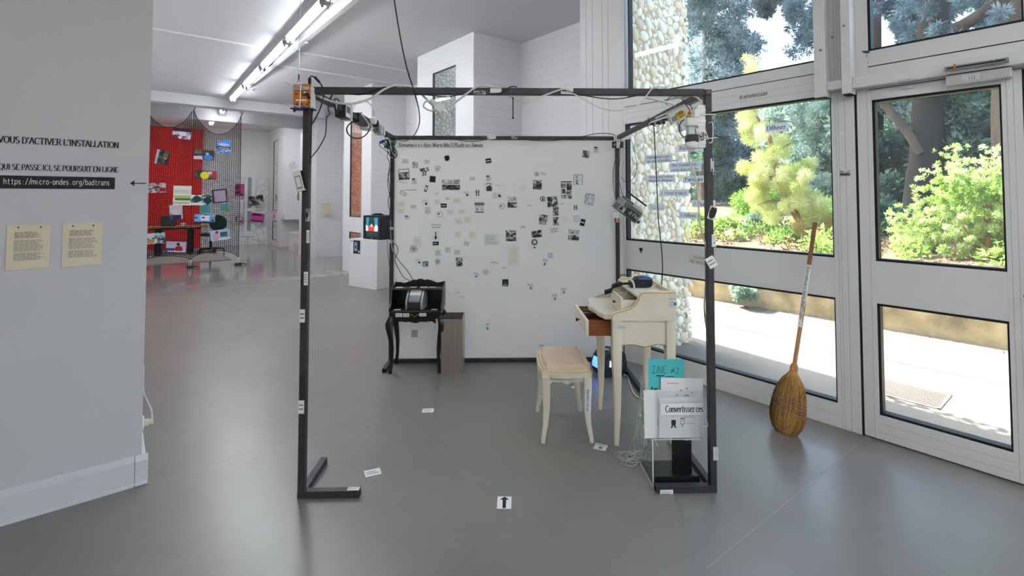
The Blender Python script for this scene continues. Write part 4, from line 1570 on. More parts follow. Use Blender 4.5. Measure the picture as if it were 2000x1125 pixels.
def side_apron(m, v0, v1):
    pts = [(D0 + .035, .71), (D0 + .035, .545)] + [(D0 + .035 + .29 * i / 24, .566 - .017 * math.exp(-((i / 24 - .52) / .17) ** 2) + .008 * math.sin(math.pi * i / 24)) for i in range(25)] + [(D1 - .03, .545), (D1 - .03, .71)]
    m.prism(pts, v0, v1, 'cream_paint', 'y')
    e = [(x, z - .002) for x, z in pts[2:-2]]
    m.tube([(x, v0 - .0005, z + .001) for x, z in e], .0025, mat('edge_brown', '#a98a55', .6), 5, 1)


part('side_apron', de, lambda m: side_apron(m, V0 + .012, V0 + .024))
part('side_apron', de, lambda m: side_apron(m, V1 - .024, V1 - .012))
WING = [(D0 - .006, .709)] + catmull([(D0 - .008, .72), (D0 - .004, .742), (D0 + .02, .755), (D0 + .065, .767), (D0 + .10, .777), (D0 + .125, .792), (D0 + .142, .815), (D0 + .152, .84), (D0 + .162, .860), (D0 + .18, .869)], 5) + [(D1 + .004, .869), (D1 + .004, .709)]
for v0, v1 in ((V0 - .006, V0 + .014), (V1 - .014, V1 + .006)):
    part('side_wing', de, lambda m: (m.prism(WING, v0, v1, 'cream_paint', 'y'), m.tube([(x, v0 - .0008, z) for x, z in WING[:-1]], .0032, 'cream_edge', 6, 1), m.tube([(x, v1 + .0008, z) for x, z in WING[:-1]], .0032, 'cream_edge', 6, 1),
                                     m.tube([(x, (v0 + v1) / 2, z + .0005) for x, z in WING[1:-1]], .0085, 'cream_paint', 6, 1)))
# table top with a bowed front
top = [(D1 - .014, V0 + .014), (D0 + .0, V0 + .012), (D0 - .045, V0 + .016)]
top += [(D0 - .052 - .035 * math.sin(math.pi * i / 20) ** 2 - .012 * math.sin(3 * math.pi * i / 20) ** 2, V0 + .02 + (V1 - V0 - .04) * i / 20) for i in range(21)]
top += [(D0 - .045, V1 - .016), (D0, V1 - .012), (D1 - .014, V1 - .014)]
part('table_top', de, lambda m: m.prism(top, .724, .742, 'cream_paint'), bevel=.005)
part('top_moulding', de, lambda m: m.prism([(max(x, D0 - .2) + (.006 if x < D0 - .01 else 0), y) for x, y in top], .714, .725, 'cream_paint'))
part('upper_shelf', de, lambda m: m.box(D0 + .145, D1 - .014, V0 + .014, V1 - .014, .838, .850, 'cream_paint'), bevel=.002)
part('back_rim', de, lambda m: (m.box(D1 - .012, D1 + .004, V0 + .01, V1 - .01, .84, .869, 'cream_paint'), m.tube([(D1 - .012, V0 + .01, .87), (D1 - .012, V1 - .01, .87)], .003, 'cream_edge', 6, 1)))
part('carcass', de, lambda m: (m.box(D0 + .15, D1 - .014, .02, .032, .742, .838, 'cream_paint'), m.box(D0 + .02, D1 - .014, V0 + .02, V1 - .02, .575, .585, 'cream_paint')))
# big open drawer
def write_side(m):
    # white capitals on the black label, on the plane v = .1812 facing the viewer
    keep = m.T
    m.T = frame_mtx((D0 - .096, .1812, .667), (1, 0, 0), (0, -1, 0))
    text_lines(m, 0, .088, .002, .012, 1, .0002, 'paper', 0, .6)
    text_lines(m, 0, .088, -.018, -.004, 1, .0002, 'paper', .1, .8)
    m.T = keep


dr = part('drawer', de, lambda m: (m.prism(apron_pts(.215, .702, .62, .006), D0 - .15, D0 - .134, 'cream_paint', 'x')), bevel=.002)
mb = MB()
mb.box(D0 - .134, D0 + .12, -.195, -.183, .607, .695, 'wood_drawer')
mb.box(D0 - .134, D0 + .12, .183, .195, .607, .695, 'wood_drawer')
mb.box(D0 - .134, D0 + .12, -.183, .183, .612, .618, 'wood_drawer')
mb.box(D0 + .108, D0 + .12, -.183, .183, .618, .69, 'wood_drawer')
mb.build('drawer_box', dr)
part('drawer_knob', dr, lambda m: m.lathe([(.004, 0), (.004, -.012), (.009, -.016), (.011, -.022), (.008, -.026), (.0, -.027)], 'bronze', 12, (D0 - .15, 0, .655), 'x'))
part('face_label', dr, lambda m: (m.box(D0 - .1, D0 - .0, .1815, .183, .645, .683, mat('label_black', '#1a1816', .6)), m.box(D0 - .102, D0 + .002, .182, .1835, .643, .685, 'paper'), write_side(m)))

# small open drawer under the shelf
d2_ = part('small_drawer', de, lambda m: m.box(D0 + .05, D0 + .062, -.235, .018, .748, .835, 'cream_paint'), bevel=.002)
part('drawer_box', d2_, lambda m: (m.box(D0 + .062, D0 + .2, -.232, -.224, .752, .822, 'cream_paint'), m.box(D0 + .062, D0 + .2, .005, .013, .752, .822, 'cream_paint'), m.box(D0 + .062, D0 + .2, -.224, .005, .752, .757, mat('drawer_inner', '#9a9482', .7))))
part('gold_line', d2_, lambda m: (m.tube([(D0 + .049, -.235, .836), (D0 + .049, .018, .836)], .002, 'cream_edge', 5, 1), m.tube([(D0 + .0495, -.2355, .836), (D0 + .0495, -.2355, .748)], .002, 'cream_edge', 5, 1)))
part('drawer_knob', d2_, lambda m: m.lathe([(.003, 0), (.003, -.008), (.008, -.011), (.009, -.016), (.0, -.019)], 'bronze', 12, (D0 + .05, -.115, .79), 'x'))
part('front_apron', de, lambda m: m.prism(apron_pts(.20, .61, .585, .012), D0 + .012, D0 + .024, 'cream_paint', 'x'))
for sx, x0 in ((-1, D0 + .024), (1, D1 - .024)):
    for sy, y0 in ((-1, V0 + .026), (1, V1 - .026)):
        part('leg', de, lambda m: m.leg([(x0 + sx * .006, y0 + sy * .008, 0, .0125, .0125), (x0 + sx * .004, y0 + sy * .006, .06, .0145, .0145), (x0 - sx * .002, y0, .2, .018, .018), (x0 - sx * .003, y0 - sy * .001, .34, .021, .021),
                                         (x0, y0, .46, .025, .025), (x0, y0, .53, .0265, .0265), (x0, y0, .709, .026, .026)], 'cream_paint', True), bevel=.002)

# ------------------------------------------------------------------ black bureau
bd = empty('small_bureau', FM @ T(.268, 1.775, 0), 'small black lacquered bureau with cabriole legs and a scalloped back', 'bureau')
bm_ = 'black_lacquer'
part('body', bd, lambda m: (m.box(-.205, .205, -.125, .125, .436, .5, bm_), m.box(-.21, .21, -.13, .128, .497, .503, bm_)), bevel=.003)
part('front_edge', bd, lambda m: m.box(-.195, .195, -.134, -.13, .494, .503, 'worn_edge'))
bdd = part('drawer', bd, lambda m: m.box(-.17, .17, -.1285, -.125, .446, .492, bm_), bevel=.002)
part('drawer_pull', bdd, lambda m: m.tube([(-.035, -.131, .468), (-.03, -.138, .475), (-.018, -.14, .468), (-.006, -.141, .458), (.008, -.141, .463), (.02, -.14, .472), (.028, -.136, .472), (.03, -.131, .465)], .0038, 'gilt', 6))
part('apron', bd, lambda m: m.prism(apron_pts(.165, .44, .415, .018), -.122, -.11, bm_, 'y'))
for x0 in (-.2, .19):
    part('side_apron', bd, lambda m: m.box(x0, x0 + .01, -.09, .1, .41, .44, bm_))
sw = [(-.13, .5), (-.13, .515)] + catmull([(-.128, .522), (-.10, .535), (-.07, .56), (-.058, .6), (-.052, .64), (-.045, .665), (.0, .675), (.06, .682), (.112, .695)], 5) + [(.125, .697), (.125, .5)]
for x0 in (-.214, .203):
    part('side_wing', bd, lambda m: (m.prism(sw, x0, x0 + .011, bm_, 'x'), m.tube([(x0 + .0055, y, z) for y, z in sw[1:-2]], .0035, 'worn_edge', 5, 1)))
part('shelf', bd, lambda m: (m.box(-.203, .203, -.045, .115, .655, .666, bm_), m.box(-.203, .203, -.049, -.045, .655, .667, 'worn_edge')))
bk = [(-.205, .5)] + catmull([(-.205, .69), (-.17, .692), (-.14, .684), (-.1, .695), (-.055, .712), (-.035, .708), (-.02, .716), (.0, .719), (.02, .716), (.035, .709), (.06, .713), (.1, .704), (.14, .688), (.17, .69), (.205, .698)], 5) + [(.205, .5)]
part('back_panel', bd, lambda m: m.prism(bk, .113, .125, bm_, 'y'))
part('knob', bd, lambda m: m.lathe([(.0, -.016), (.008, -.012), (.009, -.004), (.005, 0)], bm_, 12, (0, -.05, .67), 'y'))
for sx in (-1, 1):
    for sy in (-1, 1):
        part('leg', bd, lambda m: m.leg([(sx * .198, sy * .12 , 0, .013, .013), (sx * .197, sy * .12, .02, .0125, .0125), (sx * .188, sy * .114, .1, .0115, .0115), (sx * .188, sy * .113, .2, .014, .014), (sx * .198, sy * .118, .29, .018, .018),
                                         (sx * .21, sy * .128, .36, .022, .022), (sx * .212, sy * .13, .40, .0235, .0235), (sx * .203, sy * .12, .43, .021, .021), (sx * .195, sy * .112, .455, .018, .018)], bm_, True), bevel=.003)

# label printer on the bureau
lp_ = empty('label_printer', FM @ T(.262, 1.765, .503) @ R(-6), 'silver and black label printer standing inside the black bureau', 'printer')
body = catmull([(-.09, .0), (-.095, .04), (-.085, .075), (-.05, .115), (-.02, .14), (.04, .145), (.075, .12), (.08, .0)], 5)
part('body', lp_, lambda m: m.prism(body, -.058, .058, 'plastic_dark', 'x'), bevel=.004)
for x0 in (-.07, .056):
    part('side_shell', lp_, lambda m: m.prism([(y * 1.03, z * 1.03) for y, z in body], x0, x0 + .014, 'plastic_silver', 'x'), bevel=.004)
part('lid_band', lp_, lambda m: m.prism([(y - .002, z + .002) for y, z in body[8:22]] + [(0, .1)], -.045, .045, 'plastic_grey', 'x'))
part('exit_slot', lp_, lambda m: m.prism([(-.094, .052), (-.09, .072), (-.075, .085), (-.07, .07)], -.046, .046, 'plastic_black', 'x'))
part('paper_label', lp_, lambda m: m.add([(-.045, -.062, .112), (.048, -.062, .112), (.048, -.018, .149), (-.045, -.018, .149)], [(0, 1, 2, 3)], 'paper'))
part('base_foot', lp_, lambda m: m.box(-.055, .055, -.105, -.03, 0, .018, 'plastic_black'), bevel=.004)
part('paper_roll_holder', lp_, lambda m: m.lathe([(.022, -.03), (.022, .03)], 'plastic_silver', 16, (0, .03, .128), 'x'))

# ------------------------------------------------------------------ steel bin
bn = empty('waste_bin', FM @ T(.566, 1.755, 0), 'tall square brushed-steel waste bin beside the black bureau', 'bin')
w2, d2 = .086, .125
for nm, bx_ in (('front_wall', (-w2, w2, -d2, -d2 + .003)), ('rear_wall', (-w2, w2, d2 - .003, d2)), ('side_wall', (-w2, -w2 + .003, -d2 + .003, d2 - .003)), ('side_wall', (w2 - .003, w2, -d2 + .003, d2 - .003))):
    part(nm, bn, lambda m: m.box(*bx_, 0, .432, 'brushed_steel'))
part('rim', bn, lambda m: (m.box(-w2 - .001, w2 + .001, -d2 - .001, -d2 + .006, .43, .434, 'chrome'), m.box(-w2 - .001, w2 + .001, d2 - .006, d2 + .001, .43, .434, 'chrome'), m.box(-w2 - .001, -w2 + .006, -d2, d2, .43, .434, 'chrome'), m.box(w2 - .006, w2 + .001, -d2, d2, .43, .434, 'chrome')))
part('base', bn, lambda m: m.box(-w2 + .003, w2 - .003, -d2 + .003, d2 - .003, .002, .006, 'brushed_steel'))

# ------------------------------------------------------------------ broom leaning on the window wall
p_low = BM @ Vector((3.19, 1.318, 0))
p_top = BM @ Vector((WN - .045, 1.225, 1.262))
bo = empty('broom', frame_mtx(p_low, BM.to_3x3() @ Vector((0, -1, 0)), (p_top - p_low).normalized()), 'straw broom with a lettered wooden handle leaning on the window', 'broom')
LB = (p_top - p_low).length
prof_ = [(.0, .062, .026), (.03, .085, .032), (.09, .101, .036), (.17, .098, .036), (.25, .085, .034), (.31, .062, .03), (.345, .036, .026), (.365, .022, .02), (.385, .017, .017)]


def bsec(h, a_, b_, k=28, wob=0):
    return [(a_ * math.cos(2 * math.pi * i / k) * (1 + wob * ((i * 7) % 5 - 2)), b_ * math.sin(2 * math.pi * i / k), h + wob * .35 * (((i * 5) % 7) - 3)) for i in range(k)]


bc_ = part('bristle_core', bo, lambda m: m.sweep([bsec(h, a_ * .95, b_ * .9, 28, .0) for h, a_, b_ in prof_], 'broom_straw'))
rb = random.Random(9)
mb = MB()
for i in range(1500):
    th = rb.uniform(0, 2 * math.pi)
    sp = rb.uniform(.9, 1.04)
    h1 = rb.uniform(.12, .345)
    h0 = rb.uniform(-.004, .02) if rb.random() < .6 else rb.uniform(.03, .12)
    pts = []
    for q in range(5):
        h = h1 + (h0 - h1) * q / 4
        for (ha, aa, ba), (hb, ab, bb) in zip(prof_, prof_[1:]):
            if ha <= h <= hb or (h < 0 and ha == 0):
                k = max(0, (h - ha) / (hb - ha))
                a_, b_ = aa + (ab - aa) * k, ba + (bb - ba) * k
                break
        pts.append((a_ * sp * math.cos(th) + rb.uniform(-.002, .002), b_ * sp * math.sin(th) + rb.uniform(-.001, .001), h))
    w_ = .0011
    vs = [(x - w_ * math.sin(th) , y + w_ * math.cos(th), z) for x, y, z in pts] + [(x + w_ * math.sin(th), y - w_ * math.cos(th), z) for x, y, z in pts]
    mb.add(vs, [(q, q + 5, q + 6, q + 1) for q in range(4)], ('broom_straw', 'broom_straw', mat('straw_light', '#c89a55', .85), mat('straw_dark', '#7d5526', .85))[i % 4])
tag(mb.build('bristles', bo), kind='stuff')
for h, c_ in ((.205, '#5a7d8a'), (.19, '#a8452f'), (.176, '#46708c'), (.158, '#a8452f'), (.142, '#46708c')):
    for (ha, aa, ba), (hb, ab, bb) in zip(prof_, prof_[1:]):
        if ha <= h <= hb:
            k = (h - ha) / (hb - ha)
            a_, b_ = aa + (ab - aa) * k, ba + (bb - ba) * k
    part('stitching', bc_, lambda m: m.tube([(a_ * 1.03 * math.cos(2 * math.pi * i / 24), b_ * 1.06 * math.sin(2 * math.pi * i / 24), h - .006 * math.cos(2 * math.pi * i / 24)) for i in range(25)], .0022, c_, 5, 1))
part('wrapping', bo, lambda m: m.lathe([(.02, .36), (.0225, .375), (.021, .395), (.0165, .41)], 'broom_straw', 14))
hd_ = part('handle', bo, lambda m: m.tube([(0, 0, .38), (.002, 0, .7), (0, 0, LB - .28)], .0125, 'broom_wood', 12, 1))
part('handle_end', bo, lambda m: (m.tube([(0, 0, LB - .28), (0, 0, LB - .003)], .0128, 'broom_wood_dark', 12, 1), m.disc(0, 0, .011, LB - .0025, 'broom_wood')))
mb = MB()
mb.lathe([(.0138, .635), (.0138, LB - .275)], 'paper', 16)
mb.build('paper_wrap', hd_)
mb = MB(frame_mtx((.0035, -.0145, LB - .285), (0, 0, -1), (0, -1, 0)))
write(mb, 'Bienvenue·s dans BadTrans', 0, -.009, .021, 0, 'black_ink', nib=(.11, .1), serif=False, width=.33)
mb.build('lettering', hd_)

# ------------------------------------------------------------------ clear acrylic display stand
ac = empty('display_stand', FM @ T(1.70, .05, 0), 'clear acrylic display stand with a black base, holding printed sheets', 'display stand')
aw, ad_ = .235, .225
part('base_board', ac, lambda m: m.box(.012, aw, .004, ad_, .003, .012, 'plastic_black'))
part('front_block', ac, lambda m: m.box(.012, aw, .0, .006, .003, .052, 'plastic_black'))
part('back_block', ac, lambda m: m.box(.135, aw, .1, .11, .012, .225, 'plastic_black'), bevel=.002)
part('left_pane', ac, lambda m: m.box(.002, .006, .0, ad_, .0, .235, 'acrylic'))
part('shelf_pane', ac, lambda m: m.box(.012, aw + .012, .01, .125, .2245, .2285, 'acrylic'))
part('front_pane', ac, lambda m: m.prism([(.008, .2285), (.012, .2285), (-.012, .46), (-.016, .46)], .02, aw + .02, 'acrylic', 'x') if 0 else m.box(.02, aw + .022, .008, .0105, .2285, .462, 'acrylic'))
part('edge_highlight', ac, lambda m: (m.box(.0015, .0065, -.0012, .0, .0, .235, mat('acrylic_edge', '#dfe8ea', .2)), m.box(.012, aw + .012, .0085, .01, .2245, .2285, 'acrylic_edge'), m.box(.002, .006, .0, ad_, .0, .0022, 'acrylic_edge')))
for x, z in ((.05, .02), (.16, .02), (.215, .06), (.215, .165)):
    part('screw', ac, lambda m: m.lathe([(.003, -.002), (.003, 0)], 'chrome', 8, (x, .0 if z < .03 else .1, z), 'y'))
part('grip_teeth', ac, lambda m: [m.box(aw + .012, aw + .02, .006, .008, .235 + i * .009, .239 + i * .009, 'acrylic_edge') for i in range(8)] + [m.box(aw - .07 + i * .011, aw - .065 + i * .011, .006, .008, .222, .229, 'acrylic_edge') for i in range(8)])

# barcode scanner-like device under the desk
sc_ = empty('desk_scanner', FM @ T(1.835, 1.62, .0) @ R(20), 'dark rounded presentation scanner with a lit blue window, under the cream desk', 'scanner')
part('body', sc_, lambda m: m.prism(catmull([(-.1, .02), (-.115, .07), (-.1, .13), (-.06, .175), (0, .19), (.06, .185), (.1, .16), (.1, .0), (-.07, .0), (-.1, .02)], 5)[:-1], -.085, .085, 'plastic_dark', 'y'), bevel=.012)
part('side_disc', sc_, lambda m: (m.lathe([(.058, 0), (.058, -.006), (.05, -.009)], 'plastic_dark', 24, (.035, -.085, .085), 'y'), m.lathe([(.04, -.009), (.036, -.012), (0, -.012)], mat('plastic_mid', '#3a4043', .4), 24, (.035, -.085, .085), 'y')))
part('lit_window', sc_, lambda m: m.prism([(-.1145, .058), (-.1125, .09), (-.098, .135), (-.106, .135), (-.119, .09), (-.12, .06)], -.062, .062, mat('blue_lit', '#3c6cff', .3, emit='#4a7bff', estr=1.6), 'y'))
part('side_window', sc_, lambda m: m.prism([(-.06, .085), (-.02, .08), (-.02, .13), (-.055, .135)], -.0985, -.0975, mat('window_pale', '#c9d6ee', .2, emit='#b9caf2', estr=.6), 'y'))
part('top_button', sc_, lambda m: m.disc(-.02, 0, .018, .1925, 'plastic_silver', ry=.03))
part('base_ring', sc_, lambda m: m.box(-.085, .095, -.075, .075, 0, .022, 'plastic_black'), bevel=.006)


# ------------------------------------------------------------------ paper on the white sheet
FU_, FV_ = FM.to_3x3() @ Vector((1, 0, 0)), FM.to_3x3() @ Vector((0, 1, 0))
SHEET_V = FD - .0165


def fmtx(px, py, v, rot=0):
    return frame_mtx(at_v(px, py, v), FU_, -FV_) @ R(rot)


def kind_prints(k):
    bi, gi, fi = 'black_ink', 'grey_ink', 'faint_ink'
    return {
        'lines': ('paper', [('lines', -.4, .4, -.35, .35, 4, gi)]),
        'lines2': ('paper', [('lines', -.4, .4, -.3, .3, 2, gi)]),
        'slip': ('paper', [('lines', -.42, .42, -.3, .3, 1, fi)]),
        'faint': ('paper_faint', [('lines', -.4, .4, -.4, .4, 5, fi)]),
        'blank': ('paper', []),
        'cream': ('paper_cream', [('lines', -.35, .35, -.3, .3, 3, mat('cream_ink', '#cfc8b2', .8))]),
        'photo': ('paper', [('rect', -.48, .48, -.48, .48, 'photo_bw')]),
        'fine': ('paper', [('rect', -.48, .48, -.48, .48, 'photo_bw_fine')]),
        'framed': ('paper', [('rect', -.5, .5, -.5, .5, bi), ('rect', -.46, .46, .2, .45, 'paper'), ('rect', -.46, .46, -.46, .2, 'photo_bw')]),
        'light': ('paper', [('rect', -.46, .46, -.46, .46, 'photo_light')]),
        'half': ('paper', [('rect', -.48, .48, .06, .48, 'photo_light'), ('rect', -.48, .48, -.48, .0, 'photo_bw')]),
        'dark': (bi, [('lines', -.4, .4, -.25, .25, 1, 'paper')]),
        'darksq': ('#2a2a2c', [('rect', -.4, .4, -.4, .3, '#1c1c1e')]),
        'block': ('paper', [('rect', -.4, .1, .2, .42, bi), ('lines', -.4, .4, -.12, .16, 1, bi), ('lines', -.4, .4, -.45, -.14, 2, bi)]),
        'poster': ('paper', [('rect', -.45, .45, .36, .46, '#5b2b30'), ('rect', -.45, .45, .22, .32, bi), ('lines', -.45, .45, .06, .18, 2, gi), ('rect', -.4, -.1, -.3, .02, 'photo_light'), ('lines', .05, .45, -.3, .02, 3, bi), ('rect', -.4, .4, -.46, -.37, bi)]),
        'blot': ('paper', [('disc', .1, -.15, .17, bi), ('lines', -.35, .35, .1, .4, 2, fi)]),
        'ring': ('paper', [('ring', 0, 0, .4, .04, gi), ('disc', -.15, .05, .12, bi)]),
        'fist': ('paper', [('arc', 0, 0, .36, .06, gi, 20, 200), ('arc', 0, -.1, .22, .06, gi, 0, 300), ('lines', -.2, .2, -.2, .0, 2, gi)]),
        'heart': (('paper_faint'), [('poly', [(-.45, .1), (-.3, .42), (0, .45), (.05, .36), (.3, .46), (.47, .2), (.4, -.25), (.05, -.47), (-.35, -.35)], bi)]),
        'letters': ('paper', [('txt', 'WLS', -.4, .12, .03, bi, dict(nib=(.26, .2), serif=False)), ('txt', '22', -.2, -.42, .03, bi, dict(nib=(.26, .2), serif=False))]),
        'phone': ('paper', [('poly', [(-.35, -.45), (.2, -.5), (.4, .45), (-.1, .5)], bi), ('poly', [(-.18, -.3), (.12, -.32), (.24, .3), (-.04, .32)], 'paper')]),
        'outline': (gi, [('rect', -.45, .45, -.4, .4, 'paper_faint')]),
        'figures': ('paper', [('disc', -.2, .32, .09, bi), ('poly', [(-.34, .2), (-.08, .2), (-.12, -.1), (-.1, -.45), (-.3, -.45), (-.26, -.1)], bi), ('disc', .2, .32, .09, bi), ('poly', [(.08, .2), (.34, .2), (.28, -.1), (.3, -.45), (.1, -.45), (.14, -.1)], bi), ('rect', -.1, .1, .02, .1, bi)]),
        'hand': ('paper', [('arc', 0, .0, .42, .09, gi, 35, 145), ('poly', [(-.22, -.48), (.3, -.48), (.32, -.05), (.18, .1), (.1, .28), (.0, .1), (-.1, .12), (-.24, -.05)], '#3a3a3c')]),
        'swirl': ('paper', [('lines', -.48, .1, -.4, .4, 5, fi), ('disc', .28, .05, .22, bi), ('disc', .36, .15, .1, 'paper')]),
        'arrowd': ('paper', [('rect', -.07, .07, -.1, .42, bi), ('poly', [(-.25, -.1), (0, -.45), (.25, -.1)], bi)]),
        'print': ('paper', [('ring', 0, 0, .42, .04, fi), ('ring', -.02, 0, .3, .05, gi), ('ring', -.02, 0, .2, .05, gi), ('disc', -.02, 0, .12, gi)]),
        'qmark': ('paper', [('txt', '?', -.12, -.25, .008, bi, dict(nib=(.2, .2), serif=False))]),
        'badge': ('paper', [('disc', 0, 0, .48, bi), ('disc', 0, 0, .36, 'paper'), ('disc', .0, .1, .14, bi), ('poly', [(-.2, -.25), (.2, -.25), (.1, .0), (-.1, 0)], bi)]),
        'smiley': ('paper', [('ring', 0, 0, .42, .04, gi), ('arc', 0, 0, .24, .04, gi, 200, 340), ('disc', -.14, .12, .05, gi), ('disc', .14, .12, .05, gi)]),
        'comic': ('paper', [('rect', -.48, .48, .42, .48, bi), ('rect', -.48, .0, .1, .38, 'photo_bw_fine'), ('rect', .04, .48, -.02, .38, 'photo_bw'), ('rect', -.48, -.1, -.2, .06, 'photo_bw'), ('rect', -.06, .48, -.24, -.06, 'photo_bw_fine'), ('rect', -.48, .48, -.48, -.28, 'photo_bw_fine')]),
        'table': ('paper', [('rect', -.48, -.44, -.48, .48, bi), ('rect', .44, .48, -.48, .48, bi), ('rect', -.48, .48, .44, .48, bi)] + [('rect', -.25, -.0, -.4 + q * .21, -.26 + q * .21, 'photo_bw_fine') for q in range(4)] + [('rect', -.44, .44, -.43 + q * .21, -.415 + q * .21, gi) for q in range(4)]),
        'balloon': ('paper', [('disc', 0, .15, .42, bi), ('disc', 0, .16, .26, 'paper'), ('lines', -.2, .2, .05, .28, 2, bi), ('disc', 0, -.36, .12, bi)]),
        'blots': ('paper', [('disc', -.3, -.1, .1, gi), ('disc', 0, .05, .13, gi), ('disc', .28, -.05, .1, gi)]),
        'tree': (bi, [('poly', [(-.25, -.15), (.25, -.15), (0, .3)], '#2e6b54'), ('rect', -.35, -.05, -.36, -.26, 'paper'), ('rect', .05, .32, -.36, -.26, 'paper')]),
        'code': ('paper', [('lines', -.4, .4, .1, .42, 2, gi), ('rect', -.1, .15, -.3, .0, gi)]),
        'bmark': ('paper', [('disc', 0, .25, .12, gi), ('txt', 'B', -.14, -.4, .018, bi, dict(nib=(.3, .2), serif=False))]),
        'grey': ('#c4c4c2', [('rect', -.04, .04, -.3, .3, '#a5a5a3')]),
        'stains': ('paper_cream', [('lines', -.4, .4, -.4, .4, 9, mat('cream_ink2', '#d9d3c3', .8))]),
    }[k]


